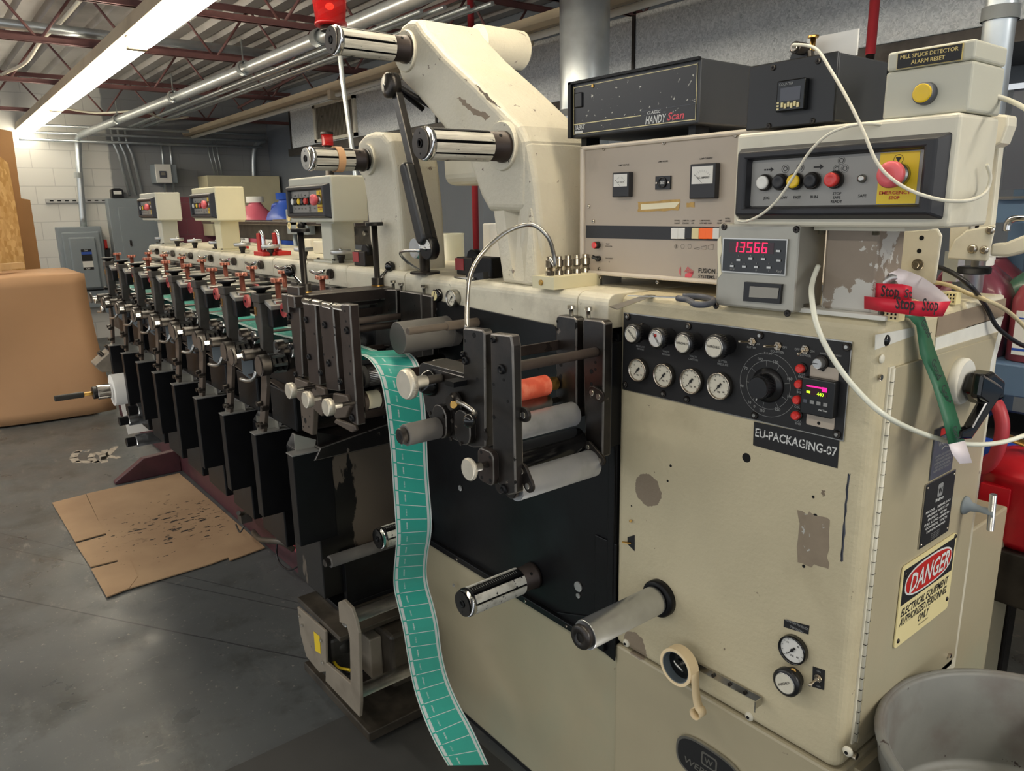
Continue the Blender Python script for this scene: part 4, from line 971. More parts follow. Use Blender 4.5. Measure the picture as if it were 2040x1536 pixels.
# grey guide drum and its tie shaft
a = b = at(906, 658, y=-.012)
t = thing('guide_drum', 'large matt grey guide drum sticking out of the black frame above the label web', 'roller', ((a.x + b.x) / 2, -.01, 1.2))
x, z = (a.x + b.x) / 2 , (a.z + b.z) / 2
ya = at(792, 671, x=x).y; mb = MB('rubber_grey'); ycyl(mb, x, z, ya, -.012, .0395, seg=48, ch=.001); ycyl(mb, x, z, -.04, -.03, .0403, seg=48); mb.build('drum', t)
mb = MB('dark_steel'); ycyl(mb, x, z, -.012, 0, .015); mb.build('journal', t)
a = b = at(955, 641, y=-.03); x, z = (a.x + b.x) / 2, (a.z + b.z) / 2
t = thing('tie_shaft', 'slim dark steel shaft in front of the grey guide drum', 'shaft', (x, 0, z))
mb = MB('leg_plate'); ys = at(812, 661, x=x).y; ycyl(mb, x, z, ys, ys * .5, .0085); ycyl(mb, x, z, ys * .55, -.02, .011); mb.build('shaft', t)
mb = MB('dark_steel'); ycyl(mb, x, z, -.022, 0, .021); mb.m('steel'); ycyl(mb, x, z, -.026, -.02, .016); mb.build('bearing_cap', t)

# ------------------------------------------------------------------ nip unit right of the web
yF = -.30
t = thing('nip_unit', 'black nip roller unit with a red rubber roller, chrome rollers and a crank lever', 'roller unit', (-.1, -.3, 1.0))
plate_part(((922, 654), (927, 653), (960, 657), (965, 664), (967, 892), (941, 892), (893, 872), (868, 862), (846, 810), (834, 745), (834, 727), (840, 725), (922, 749)), yF, .02, 'left_plate', 'black_worn', bolts=((929, 718, .008), (924, 705, .005)), holes=((944, 668, .005), (926, 679, .003), (950, 755, .003), (953, 822, .003)))
plate_part(((976, 664), (1017, 668), (1021, 690), (1027, 984), (1012, 987), (990, 962), (981, 890)), yF - .002, .02, 'right_plate', 'black_worn', bolts=((985, 676, .006), (1001, 735, .009), (1005, 974, .009)), holes=((1003, 757, .003), (983, 766, .003), (984, 831, .004), (986, 900, .003), (1011, 800, .003)))
for pts, th, y in ((rpoly(at(875, 840, y=-.315), .024, .034, .022), .014, 0), (rpoly(at(920, 852, y=-.315), .026, .034, .024), .014, 0)):
    MB('black_worn').prism(pts, (0, .015, 0)).build('bearing_cover', t, bevel=.002)
for px, py in ((858, 822), (884, 829), (873, 865), (902, 838), (900, 874), (919, 883)):
    p = at(px, py, y=-.3155); MB('dark_steel').cyl(p, p + Vector((0, -.003, 0)), .004, seg=12).build('cover_screw', t)
p = at(967, 930, y=-.315); mb = MB('brown_steel').prism(rpoly(p, .024, .033, .014), (0, .014, 0)); mb.build('knob_flange', t, bevel=.002)
for dx, dz in ((.015, .022), (-.012, .025), (.014, -.022), (-.012, -.024)): q = p + Vector((dx, -.0002, dz)); MB('hole').lathe(q, (0, 1, 0), [(0, .0035), (.0002, .0035)], 12).build('tapped_hole', t)
def knob(px, py, y, r, th, stem, m='knob_white', nm='silver_knob'):
    p = at(px, py, y=y); q = Vector((0, 1, 0)); mb = MB(m).lathe(p, q, [(-th, r * .9), (-th, r * .9), (-th * .75, r), (0, r), (.002, r * .9), (.002, r * .9)], 40)
    for i in range(60): a = 2 * math.pi * i / 60; c = p + Vector((r * math.cos(a), -th * .7, r * math.sin(a))); mb.cyl(c, c + q * th * .6, .0006, seg=4, ch=0)
    mb.m('steel').cyl(p, p + q * stem * .5, r * .4, seg=20); mb.m('dark_steel').cyl(p + q * stem * .5, p + q * stem, r * .3, seg=16); return mb.build(nm, t)
knob(938, 934, -.352, .0205, .008, .045)
knob(818, 764, -.372, .0290, .016, .07)
mb = MB('black_gloss').lathe(at(858, 762, y=-.30), (0, -1, 0), [(0, .028), (.006, .027), (.016, .021), (.030, .012), (.030, .012)], 28); mb.build('knob_boss', t)
p = at(910, 800, y=-.305); mb = MB('dark_steel').lathe(p, (0, -1, 0), [(0, .019), (0, .019), (.006, .019), (.008, .014), (.016, .014), (.016, .014)], 24); mb.m('brass').cyl(at(904, 806, y=-.325), at(904, 806, y=-.338), .007)
a = at(910, 800, y=-.33); b = at(946, 822, y=-.335); c = at(936, 838, y=-.36)
mb.m('steel').tube([a, a.lerp(b, .5) + Vector((0, 0, .003)), b, b.lerp(c, .5), c], .0045, 10); mb.m('black_gloss').ball(c, .0125, 20); mb.build('crank_lever', t)
mb = MB('black').cbox(at(908, 762, y=-.315), (.03, .03, .010)); mb.build('hex_stud', t)
mb = MB('steel').box(at(962, 895, y=-.298), at(979, 850, y=-.27)); mb.build('bearing_block', t, bevel=.002)
p = at(968, 868, y=-.2985); MB('dark_steel').cyl(p, p + Vector((0, -.003, 0)), .009).build('bearing_bolt', t)
mb = MB('black_worn').prism(pq(((834, 728), (842, 722), (925, 744), (922, 750)), -.30), (0, .06, 0)); mb.build('top_ledge', t, bevel=.001)
# rollers
def yroll(px0, py0, px1, py1, y0, y1, r, m, name='roller', ends='dark_steel', seg=44):
    b = at(px1, py1, y=y1); x, z = b.x, b.z
    mb = MB(m); ycyl(mb, x, z, y0, y1, r, seg=seg, ch=.0015); mb.m(ends); ycyl(mb, x, z, y0 - .012, y0, r * .4, seg=16); ycyl(mb, x, z, y1, min(y1 + .03, -.0), r * .4, seg=16)
    return mb, x, z
mb, x, z = yroll(975, 790, 1088, 767, -.275, -.085, .0215, 'red_rubber', ends='brass'); mb.m('brass'); ycyl(mb, x, z, -.085, -.058, .014); mb.build('red_rubber_roller', t)
mb, x, z = yroll(1030, 850, 1142, 824, -.27, -.062, .0250, 'roller_alu'); mb.build('chrome_roller', t)
mb, x, z = yroll(975, 815, 1092, 800, -.27, -.08, .016, 'steel'); mb.build('idler_roller', t)
mb, x, z = yroll(1033, 905, 1152, 876, -.255, -.062, .0265, 'black_gloss'); 
mb.build('black_roller', t)
mb = MB('dark_steel'); ycyl(mb, x, z, -.272, -.255, .030, seg=40, ch=0)
for i in range(40): a = 2 * math.pi * i / 40; c = (x + .0305 * math.cos(a), z + .0305 * math.sin(a)); mb.box((c[0] - .0012, -.272, c[1] - .0012), (c[0] + .0012, -.255, c[1] + .0012))
mb.build('knurled_gear', t)
mb, x, z = yroll(1050, 958, 1180, 922, -.265, -.062, .0275, 'roller_alu'); mb.build('silver_roller', t)
mb = MB('dark_steel'); ycyl(mb, x, z, -.277, -.267, .020); ycyl(mb, x - .02, z, -.285, -.275, .014); mb.build('roller_journal', t)
mb, x, z = yroll(818, 868, 872, 852, -.39, -.315, .0215, 'rubber_grey'); mb.build('grey_idler', t)
mb = MB('dark_steel'); ycyl(mb, x, z, -.402, -.388, .016, seg=24); mb.m('hole'); ycyl(mb, x, z, -.4025, -.40, .008, seg=16); mb.build('idler_cap', t)
bar((1022, 700), (1112, 687), -.29, -.055, .004, 'brown_steel', 'flat_bar', t, .010)
bar((1024, 737), (1188, 701), -.29, -.055, .0095, 'brown_steel', 'tie_bar', t)
bar((880, 733), (920, 726), -.25, -.10, .005, 'brown_steel', 'flat_bar', t, .012)
mb = MB('steel').cbox(at(880, 725, y=-.22), (.03, .03, .018)); mb.build('clamp_block', t, bevel=.003)
# inner uprights
upright(((1108, 631), (1113, 628), (1143, 632), (1148, 637), (1148, 830), (1106, 830)), -.055, .024, t, holes=((1110, 640, .003), (1110, 656, .003), (1117, 726, .005), (1117, 750, .005), (1073, 735, .003)), bolt=(1138, 633))
upright(((1160, 639), (1164, 635), (1198, 639), (1204, 645), (1200, 912), (1166, 900)), -.055, .024, t, holes=((1186, 722, .003), (1186, 736, .003), (1178, 740, .005), (1178, 765, .004)), bolt=(1172, 637))
def linkplate(pa, pb, r, y, m='dark_steel'):
    a = at(*pa, y=y); b = at(*pb, y=y); d = (b - a); an = math.atan2(d.z, d.x); pts = []
    for i in range(9): q = an + math.pi / 2 + math.pi * i / 8; pts.append(a + Vector((r * math.cos(q), 0, r * math.sin(q))))
    for i in range(9): q = an - math.pi / 2 + math.pi * i / 8; pts.append(b + Vector((r * math.cos(q), 0, r * math.sin(q))))
    o = MB(m).prism(pts, (0, .006, 0)).build('link_plate', t, bevel=.001)
    for q in (a, b): MB('steel').cyl(q + Vector((0, -.003, 0)), q, r * .45, seg=14).build('pin', o)
linkplate((1180, 782), (1193, 790), .013, -.066); linkplate((1172, 890), (1195, 917), .011, -.066); linkplate((1036, 825), (1044, 827), .013, -.285); linkplate((1040, 938), (1052, 968), .013, -.285)
# ------------------------------------------------------------------ cream castings with expanding mandrels
def mandrel(px, py, y0, y1, r, label, axis=None, band=False, wrap='mandrel_wrap', cap='dark_steel', parent=None, seg=8):
    """expanding core mandrel along the y axis, y0 = mounting face, y1 = free end"""
    a = at(*px, y=y0) if axis is None else Vector((axis[0], y0, axis[1])); b = at(*py, y=y1) if axis is None else a
    x, z = (a.x + b.x) / 2, (a.z + b.z) / 2; t = thing('core_mandrel', label, 'roll mandrel', (x, y0, z), 'expanding core mandrels'); L = y0 - y1
    mb = MB('brown_steel'); mb.lathe((x, y0, z), (0, -1, 0), [(0, r * 1.0), (L * .04, r * 1.0), (L * .05, r * .92), (L * .20, r * .92), (L * .21, r * .8), (L * .21, r * .8)], 40); mb.m('hole').lathe((x + r * .7, y0 - L * .12, z + r * .63), (.7, 0, .63), [(0, .004), (.0006, .004)], 10); mb.build('collar', t)
    core = MB('black'); ycyl(core, x, z, y1 + .016, y0 - L * .2, r * .86, seg=32); core.build('core', t)
    for i in range(seg):
        a0 = 360 / seg * i + 12; n = 7; dk = i % 4 == 1; mb = MB('black' if dk else wrap); pts = []
        for k in range(n + 1): a = R(a0 + (360 / seg - 11) * k / n); pts.append((x + (r if not dk else r * .95) * math.cos(a), z + (r if not dk else r * .95) * math.sin(a)))
        for k in range(n, -1, -1): a = R(a0 + (360 / seg - 11) * k / n); pts.append((x + r * .9 * math.cos(a), z + r * .9 * math.sin(a)))
        mb.prism([(p[0], y1 + .020, p[1]) for p in pts], (0, L * .77 - .018, 0))
        if dk:
            mb.m('print_white'); am = R(a0 + (360 / seg - 11) / 2); u_ = Vector((math.cos(am), 0, math.sin(am))); w_ = Vector((-u_.z, 0, u_.x))
            for q in range(22): c_ = Vector((x, y1 + .026 + q * (L * .72 - .02) / 22, z)) + u_ * (r * .955); l_ = .005 if q % 5 else .008; mb.quad(c_ - w_ * .002, c_ + w_ * l_, c_ + w_ * l_ + Vector((0, .0006, 0)), c_ - w_ * .002 + Vector((0, .0006, 0)))
        mb.build('expanding_leaf', t)
    mb = MB('chrome').lathe((x, y1 + .02, z), (0, -1, 0), [(0, r * .99), (.004, r * 1.02), (.010, r * 1.02), (.016, r * .93), (.016, r * .93)], 40); mb.m(cap).lathe((x, y1 + .004, z), (0, -1, 0), [(0, r * .93), (.004, r * .9), (.004, r * .9)], 36)
    mb.m('black').lathe((x, y1, z), (0, -1, 0), [(0, r * .28), (.002, r * .28), (.002, r * .18), (-.002, r * .16)], 20)
    for dx, dz in ((.0, .6), (-.0, -.6)): mb.m('hole').lathe((x + dx * r, y1 - .0002, z + dz * r), 'y', [(0, r * .07), (.0001, r * .07)], 10)
    mb.build('end_cap', t)
    if band: mb = MB('kraft'); mb.ring((x, y1 + L * .48, z), (x, y1 + L * .60, z), r * 1.09, r * 1.0, 40); mb.build('cardboard_core_ring', t)
    return t
t = thing('turret_casting', 'tall bent cream casting carrying two mandrels above the middle frame', 'machine casting', (-.35, .08, DZ))
pts = [(785, 98), (788, 70), (797, 50), (812, 38), (828, 37), (842, 58), (884, 106), (943, 162), (1008, 228), (1031, 250), (1045, 280), (1048, 325), (1046, 410), (1041, 424), (971, 421), (955, 392), (932, 325), (878, 252), (845, 212), (797, 160), (787, 130)]
head = MB('cream_cast').prism(pq(pts, 0.0), (-.0, .20, 0)); head.build('bent_head', t, bevel=.018, seg=4)
# column under the head: flutes front, wide side
A = [at(981, 424, y=.012), at(1041, 424, y=.012)]
mb = MB('cream_cast'); xb0, xb1, xt0, xt1 = -.362, -.245, -.438, -.278
zt = 1.50
def loft(mb, lo, hi):
    n = len(lo); k = len(mb.v); mb.v += [Vector(p) for p in lo + hi]
    mb._f([k + i for i in reversed(range(n))]); mb._f([k + n + i for i in range(n)])
    for i in range(n): mb._f([k + i, k + (i + 1) % n, k + n + (i + 1) % n, k + n + i])
lo = [(xb0, -.018, DZ), (xb0 + .045, -.018, DZ), (xb1 - .03, -.022, DZ), (xb1 + .005, -.015, DZ), (xb1 + .012, .16, DZ), (xb0, .16, DZ)]
hi = [(xt0, .015, zt), (xt0 + .05, .010, zt), (xt0 + .075, .035, zt), (xt1, .0, zt), (xt1 - .0, .175, zt), (xt0, .175, zt)]
loft(mb, lo, hi); mb.build('column', t, bevel=.008, seg=3)
mb = MB('cream_cast').prism([(xt1 - .02, .02, 1.40), (-.235, .03, 1.35), (-.235, .16, 1.35), (xt1 - .02, .19, 1.40)], (-.02, 0, .30)); 
c0 = at(1140, 260, y=.18); mb = MB('cream_cast').prism([(-.33, .004, DZ), (-.245, .004, DZ), (-.256, .004, 1.46), (-.270, .004, 1.55), (-.292, .004, 1.63), (-.33, .004, 1.66)], (0, .19, 0)); mb.build('side_web', t, bevel=.014, seg=3)
for (px, py, r) in ((810, 102, .050), (1002, 291, .053)):
    p = at(px, py, y=-.0); mb = MB('cream_cast').lathe(p, (0, -1, 0), [(-.01, r * 1.05), (.004, r), (.008, r * .96), (.008, r * .96)], 44); mb.m('hole')
    for a in (70, 190, 310): mb.lathe(p + Vector((r * .86 * math.cos(R(a)), -.0082, r * .86 * math.sin(R(a)))), 'y', [(0, .0018), (.0001, .0018)], 8)
    mb.build('bearing_boss', t)
mb = MB('cream_cast'); p = at(985, 95, y=.26); ycyl(mb, p.x, p.z, .19, .36, .052, seg=40, ch=.012); mb.build('motor_housing', t)
# chipped paint strips as bare primer, with a shape of their own
mb = MB('primer').prism(ragged(pq(((910, 195), (918, 193), (938, 212), (958, 222), (976, 232), (966, 238), (944, 228), (925, 212)), -.0006), .003, 5), (0, .0004, 0)); mb.build('paint_chip', t)
mb = MB('primer').prism(ragged(pq(((947, 168), (955, 172), (980, 198), (998, 215), (990, 212), (970, 198), (955, 180)), -.0006), .002, 5), (0, .0004, 0)); mb.build('paint_chip', t)
mandrel((812, 98), (656, 80), -.008, -.215, .034, 'upper mandrel of the tall casting, highest of all, next to the red beacon')
mandrel((1004, 290), (836, 288), -.008, -.225, .034, 'mandrel on the shoulder of the tall casting, with a ruler strip')
# second casting
t = thing('rear_turret_casting', 'lower round-topped cream casting left of the tall one', 'machine casting', (-.93, .08, DZ))
pts = [(708, 305), (712, 282), (724, 268), (740, 262), (760, 263), (775, 280), (785, 330), (795, 420), (800, 500), (803, 549), (748, 545), (735, 480), (728, 400), (722, 360), (710, 340)]
MB('cream_cast').prism(pq(pts, 0.0), (0, .15, 0)).build('upright_body', t, bevel=.016, seg=4)
p = at(735, 318, y=0); r = .042
mb = MB('cream_cast').lathe(p, (0, -1, 0), [(-.01, r * 1.06), (.004, r * 1.02), (.008, r), (.008, r)], 44); mb.build('bearing_boss', t)
mb = MB('black_worn'); 
for i, rr in enumerate((.030, .022, .026, .020)): ycyl(mb, p.x, p.z, -.012 - .010 * i, -.004 - .010 * i, rr, seg=32)
mb.build('bellows_collar', t)
mb = MB('cream_smooth').box((-.84, .14, 1.56), (-.66, .30, 1.68)); mb.build('gear_case', t, bevel=.03, seg=4)
mandrel((735, 318), (598, 317), -.045, -.215, .031, 'mandrel with a kraft cardboard ring on the lower casting', band=True, cap='steel')
# lower mandrels and roller on the front
mandrel((1058, 1148), (925, 1201), -.002, -.215, .033, 'mandrel with barcode labels stuck on it below the nip rollers', cap='black_gloss', wrap='label_wrap')
mandrel((852, 1036), (752, 1080), -.002, -.17, .031, 'mandrel behind the hanging label web', cap='black_gloss', wrap='label_wrap')
a = at(1308, 1192, y=0); b = at(1156, 1272, y=-.235); x, z = (a.x + b.x) / 2, (a.z + b.z) / 2
t = thing('plain_roller', 'smooth aluminium roller on the cream cabinet front', 'roller', (x, 0, z))
MB('black').lathe((x, 0, z), (0, -1, 0), [(0, .038), (.012, .038), (.016, .035), (.016, .030)], 36).build('flange', t)
mb = MB('brushed'); ycyl(mb, x, z, -.212, -.018, .0285, seg=44, ch=.001); mb.build('sleeve', t)
mb = MB('black_worn').lathe((x, -.212, z), (0, -1, 0), [(0, .024), (.012, .024), (.016, .021), (.016, .010), (.012, .009), (.012, .009)], 32); mb.build('end_cap', t)
a = at(640, 1130, y=-.24); x, z = at(700, 1105, y=-.20).x, at(700, 1105, y=-.20).z
t = thing('dark_idler_roller', 'dull dark idler roller below the streaked pan housing', 'roller', (x, -.05, z))
mb = MB('rubber_grey'); ycyl(mb, x, z, -.27, -.06, .018, seg=28); mb.m('dark_steel'); ycyl(mb, x, z, -.285, -.27, .012); ycyl(mb, x, z, -.06, -.002, .010); mb.build('sleeve', t)

# swinging sensor arm
t = thing('swing_arm', 'black jointed swing arm standing on the deck between the two castings', 'jointed arm', (-.77, .03, DZ))
yA = -.055
A = at(775, 170, y=yA); B = at(853, 495, y=yA)
mb = MB('black_worn').cyl(B + Vector((-.0, .06, -.11)), B + Vector((0, .06, -.02)), .012); bb = at(847, 545, z=DZ); 
mb = MB('dark_steel').cyl((bb.x, bb.y, DZ), (bb.x, bb.y, DZ + .006), .040); mb.cyl((bb.x, bb.y, DZ), (bb.x, bb.y, DZ + .065), .014).cyl((bb.x, bb.y, DZ + .06), (B.x, B.y, B.z - .01), .008); mb.build('base_post', t)
def link(mb, a, b, w0, w1, th, y0):
    d = (b - a).normalized(); n = Vector((-d.z, 0, d.x)); pts = []
    an = math.atan2(n.z, n.x)
    for i in range(13): q = an + math.pi * i / 12; pts.append(a + Vector((w0 * math.cos(q), 0, w0 * math.sin(q))))
    for i in range(13): q = an + math.pi + math.pi * i / 12; pts.append(b + Vector((w1 * math.cos(q), 0, w1 * math.sin(q))))
    pts = [Vector((p.x, y0, p.z)) for p in pts]; mb.prism(pts, (0, th, 0))
mb = MB('black_worn'); C1 = A.lerp(B, .46); link(mb, A + Vector((.005, 0, 0)), B, .012, .015, .02, yA + .005); mb.build('upper_link', t, bevel=.002)
mb = MB('black_gloss'); mb.ms = ['black_plastic']; link(mb, A.lerp(B, .52), A.lerp(B, .93), .018, .020, .032, yA - .02); mb.build('counterweight_cover', t, bevel=.008, seg=3)
mb = MB('dark_steel').lathe(A + Vector((0, -.002, 0)), (0, -1, 0), [(-.02, .031), (.003, .031), (.007, .026), (.012, .004), (.012, .004)], 36); mb.m('steel').ball(A + Vector((0, -.014, 0)), .004); mb.build('elbow_cap', t)
mb = MB('black').lathe(B + Vector((0, -.004, 0)), (0, -1, 0), [(-.02, .028), (0, .028), (.004, .026), (.004, .026)], 36); mb.build('scale_hub', t)
mb = MB('white'); c = B + Vector((0, -.0085, 0)); mb.prism([c + Vector((.024 * math.cos(R(a)), 0, .024 * math.sin(R(a)))) for a in range(0, 181, 15)], (0, -.0006, 0)); mb.m('steel').ball(c, .005); mb.m('print_black')
for a in range(0, 181, 15): mb.prism([c + Vector((rr * math.cos(R(a + dd)), -.0007, rr * math.sin(R(a + dd)))) for rr, dd in ((.019, -.9), (.023, -.9), (.023, .9), (.019, .9))], (0, -.0002, 0))
mb.build('angle_scale', t)
A2 = at(838, 210, y=.0); mb = MB('black'); mb.cyl(A + Vector((.015, .01, 0)), Vector((A2.x, .03, A2.z)), .007); mb.cyl(A + Vector((.018, .02, -.012)), at(843, 218, y=.03) , .007); mb.build('rear_link', t)
mb = MB('brushed').tube([at(838, 500, y=-.06), at(805, 500, y=-.06), at(798, 507, y=-.05), at(815, 525, y=-.02), at(838, 540, y=.02)], .004, 8); mb.build('wire_bail', t)
mb = MB('brushed'); p = at(825, 495, y=-.02); mb.lathe(p, 'y', [(0, .026), (.03, .03), (.03, .03)], 30); mb.build('pivot_cup', t)

# lubricator hose and manifold
t = thing('fitting_manifold', 'cream manifold block topped with a row of nickel hose fittings', 'manifold', (-.17, 0, DZ))
f0 = at(1075, 576, z=DZ); f1 = at(1107, 577, z=DZ); x0 = f0.x - .02
x0, x1, y0, y1 = -.222, -.163, -.045, .09
mb = MB('ivory_box').box((x0, y0, DZ), (x1 + .01, y1, DZ + .026)); mb.m('brass').cyl(((x0 + x1) / 2, y0, DZ + .013), ((x0 + x1) / 2, y0 - .003, DZ + .013), .006); mb.build('block', t, bevel=.0015)
for i in range(5):
    y = -.025 + i * .026; x = x1 - .025
    mb = MB('nickel').cyl((x, y, DZ + .026), (x, y, DZ + .036), .010, seg=6, ch=.0006).cyl((x, y, DZ + .036), (x, y, DZ + .044), .008).cyl((x, y, DZ + .044), (x, y, DZ + .058), .010, seg=6, ch=.0006).cyl((x, y, DZ + .058), (x, y, DZ + .066), .007); mb.build('hose_fitting', t)
pts = [(x1 - .025, -.025, DZ + .064), at(1106, 530, y=-.03), at(1103, 505, y=-.035), at(1090, 470, y=-.05), at(1058, 448, y=-.07), at(1010, 462, y=-.11), at(965, 500, y=-.16), at(938, 545, y=-.21), at(931, 600, y=-.25), at(930, 655, y=-.29)]
one(MB('steel').tube(pts, .0045, 12, 10), 'lubrication_hose', 'braided steel hose arching from the manifold down to the nip unit', 'hose')

# gauges by the deck corner
def gauge(c, r, t, ndir=(0, -1, 0), m='gauge_face', rim='steel', needle=225, nm='pressure_gauge', depth=.012, ticks=True):
    c = Vector(c); d = Vector(ndir); mb = MB(rim).lathe(c, d, [(0, r * .93), (0, r), (depth, r), (depth + .002, r * .97), (depth + .002, r * .9), (depth - .002, r * .86)], 40, False)
    mb.m(m).lathe(c + d * (depth - .003), d, [(0, r * .88), (.0005, r * .88)], 40); f = c + d * (depth - .0022); rt = Vector((1, 0, 0)); up = Vector((0, 0, 1))
    mb.m('print_black')
    if ticks:
        for a in range(-45, 226, 27):
            q = Vector((math.cos(R(a)), 0, math.sin(R(a)))); n = Vector((-q.z, 0, q.x)); mb.quad(f + q * r * .7 - n * .0004, f + q * r * .8 - n * .0004, f + q * r * .8 + n * .0004, f + q * r * .7 + n * .0004)
        mb.text('PSI', f - up * r * .5, r * .14, lift=.0002)
        for a, s_ in ((-45, '60'), (45, '45'), (135, '15'), (225, '0')): mb.text(s_, f + Vector((math.cos(R(a)), 0, math.sin(R(a)))) * r * .55 - up * .001, r * .12, lift=.0002)
    o = mb.build(nm, t)
    if needle is not None:
        q = Vector((math.cos(R(needle)), 0, math.sin(R(needle)))); n = Vector((-q.z, 0, q.x)); f2 = f + d * .0012
        mb = MB('print_black').prism([f2 + q * r * .72, f2 + n * r * .05, f2 - q * r * .3 + n * r * .08, f2 - q * r * .3 - n * r * .08, f2 - n * r * .05], d * .0004); mb.cyl(f2, f2 + d * .001, r * .11, seg=14, ch=0); mb.build('needle', o)
    return o
p = at(899, 594, y=-.045); t = thing('round_gauge', 'round white faced gauge on the corner of the deck beside the guide drum', 'gauge', p)
gauge(p + Vector((0, .02, 0)), .021, t, depth=.022); MB('anthracite').lathe(p + Vector((.0, .045, 0)), 'y', [(-.03, .019), (0, .019)], 30).build('gauge_body', t)
p = at(865, 589, y=-.045); t = thing('regulator_knob', 'black regulator knob with a yellow slotted face left of the deck corner gauge', 'knob', p)
mb = MB('black_gloss').lathe(p, 'y', [(0, .013), (.004, .017), (.030, .017), (.045, .013), (.045, .013)], 30); mb.m('sign_cream').lathe(p, (0, -1, 0), [(-.001, .0125), (.0006, .0125)], 30); mb.m('print_black').cbox(p + Vector((0, -.001, 0)), (.003, .0006, .022), Matrix.Rotation(R(20), 3, 'Y')); mb.build('knob', t)
# ------------------------------------------------------------------ instrument panel
t = thing('instrument_panel', 'black instrument panel with gauges, regulators and a big speed dial on the cabinet', 'instrument panel', (.235, -.002, 1.215))
YP = -.0045
mb = MB('black_plastic'); mb.ms = ['anthracite']; 
mb = MB('steel').box((.004, -.003, 1.140), (.465, -.0005, 1.295)); mb.m('print_black').box((.006, YP, 1.142), (.463, -.003, 1.293)); mb.build('panel_plate', t)
def F(px, py, y=YP): return at(px, py, y=y)
for px, py in ((1251, 631), (1372, 650), (1515, 668), (1688, 691), (1246, 766), (1322, 784), (1369, 795), (1504, 827), (1668, 865)):
    mb = MB('dark_steel').lathe(F(px, py), (0, -1, 0), [(0, .0065), (.003, .0062), (.004, .005), (.004, .005)], 16); mb.m('steel').lathe(F(px, py) + Vector((0, -.004, 0)), (0, -1, 0), [(0, .003), (.0006, .0028)], 10); mb.build('panel_screw', t)
# regulators (knob sticks out, so its face is seen left of its base)
for i, (px, py, bx, by) in enumerate(((1257, 666, 1271, 664), (1306, 675, 1320, 676), (1359, 685, 1378, 684), (1422, 692, 1440, 693))):
    p = at(px, py, y=-.045); r = (.0185, .019, .0195, .0215)[i]
    mb = MB('black_plastic').lathe(p, 'y', [(0, r * .8), (.002, r), (.016, r), (.022, r * .82), (.040, r * .78), (.040, r * .78)], 36)
    for k in range(30): a = 2 * math.pi * k / 30; mb.cyl(p + Vector((r * math.cos(a), .003, r * math.sin(a))), p + Vector((r * math.cos(a), .015, r * math.sin(a))), .0007, seg=4, ch=0)
    mb.m('steel').lathe(p, (0, -1, 0), [(-.001, r * .84), (.0012, r * .82), (.0012, r * .74), (.0002, r * .72)], 36, False)
    mb.m('dial_white' if i == 1 else 'gauge_face').lathe(p, (0, -1, 0), [(-.001, r * .74), (.0004, r * .74)], 32)
    a = R((-40, -50, 0, 0)[i]); mb.m('print_black').text('FAIRCHILD', p + Vector((0, -.0006, -.001)), .004, right=(math.cos(a), 0, math.sin(a)), up=(-math.sin(a), 0, math.cos(a)), w=r * 1.25)
    if i == 1: mb.m('print_red').cbox(p + Vector((.0, -.0008, .006)), (.005, .0004, .005))
    mb.build('regulator_knob', t)
    mb = MB('dark_steel').ball(at(bx + 8, by - 20 + 4, y=-.008), .0048, 12); mb.build('mounting_nut', t)
for i, (px, py) in enumerate(((1274, 736), (1325, 747), (1380, 758), (1436, 768))): 
    gauge(at(px + 2, py, y=YP), (.0225, .0228, .0235, .0242)[i], t, needle=232, depth=.010, rim='nickel')
# legends
mb = MB('print_grey')
for tx, px, py, h in (('PRODUCT', 1276, 692, .0032), ('REWIND', 1276, 697, .0032), ('WASTE', 1327, 702, .0034), ('REWIND', 1327, 708, .0034), ('WASTE', 1381, 712, .0034), ('CAPSTAN', 1381, 718, .0034), ('SLITTER', 1440, 722, .0036), ('PRESSURE', 1440, 728, .0036), ('SLITTER', 1497, 694, .0034), ('ON', 1509, 687, .0034), ('COUNTER', 1548, 703, .0036), ('ON', 1563, 694, .0036), ('F. P. M.', 1530, 706, .0034),
        ('OFF', 1588, 698, .0036), ('ON', 1618, 702, .0036), ('BLOWER', 1603, 710, .0038), ('WEB', 1598, 747, .0036), ('BREAK', 1599, 753, .0036), ('WASTE', 1596, 778, .0036), ('BREAK', 1596, 784, .0036), ('END OF', 1593, 808, .0036), ('COUNT', 1593, 814, .0036), ('ROLL', 1590, 840, .0036), ('END', 1590, 846, .0036), ('HEAT PWR LEVEL', 1645, 741, .003), ('MEDIUM LOW HIGH', 1655, 708, .0026)):
    mb.text(tx, F(px, py), h)
mb.build('panel_lettering', t)
# speed dial
c = at(1530, 767, y=YP); 
mb = MB('print_grey')
def circ(mb, c, r, w, n=64, y=-.0004):
    for i in range(n):
        a, b = 2 * math.pi * i / n, 2 * math.pi * (i + 1) / n; P = lambda q, rr: c + Vector((rr * math.cos(q), y, rr * math.sin(q)))
        mb.quad(P(a, r - w), P(b, r - w), P(b, r + w), P(a, r + w))
circ(mb, c, .0535, .0003); circ(mb, c, .0405, .0003)
for s_, px, py in (('10', 1493, 804), ('40', 1478, 771), ('70', 1486, 736), ('100', 1514, 718), ('130', 1545, 724), ('160', 1573, 757), ('190', 1573, 793), ('220', 1549, 818), ('250', 1518, 820), ('0', 1503, 812)): mb.text(s_, F(px, py), .0048)
for a in (228, 182, 144, 98, 62, 14, -28, -58, -100): 
    q = Vector((math.cos(R(a)), 0, math.sin(R(a)))); n = Vector((-q.z, 0, q.x)) * .0003; f = c + Vector((0, -.0004, 0)); mb.quad(f + q * .031 - n, f + q * .0405 - n, f + q * .0405 + n, f + q * .031 + n)
mb.build('dial_scale', t)
mb = MB('black_plastic').lathe(c, (0, -1, 0), [(0, .029), (.003, .029), (.006, .022), (.008, .0195), (.028, .0185), (.030, .017), (.030, .017)], 48)
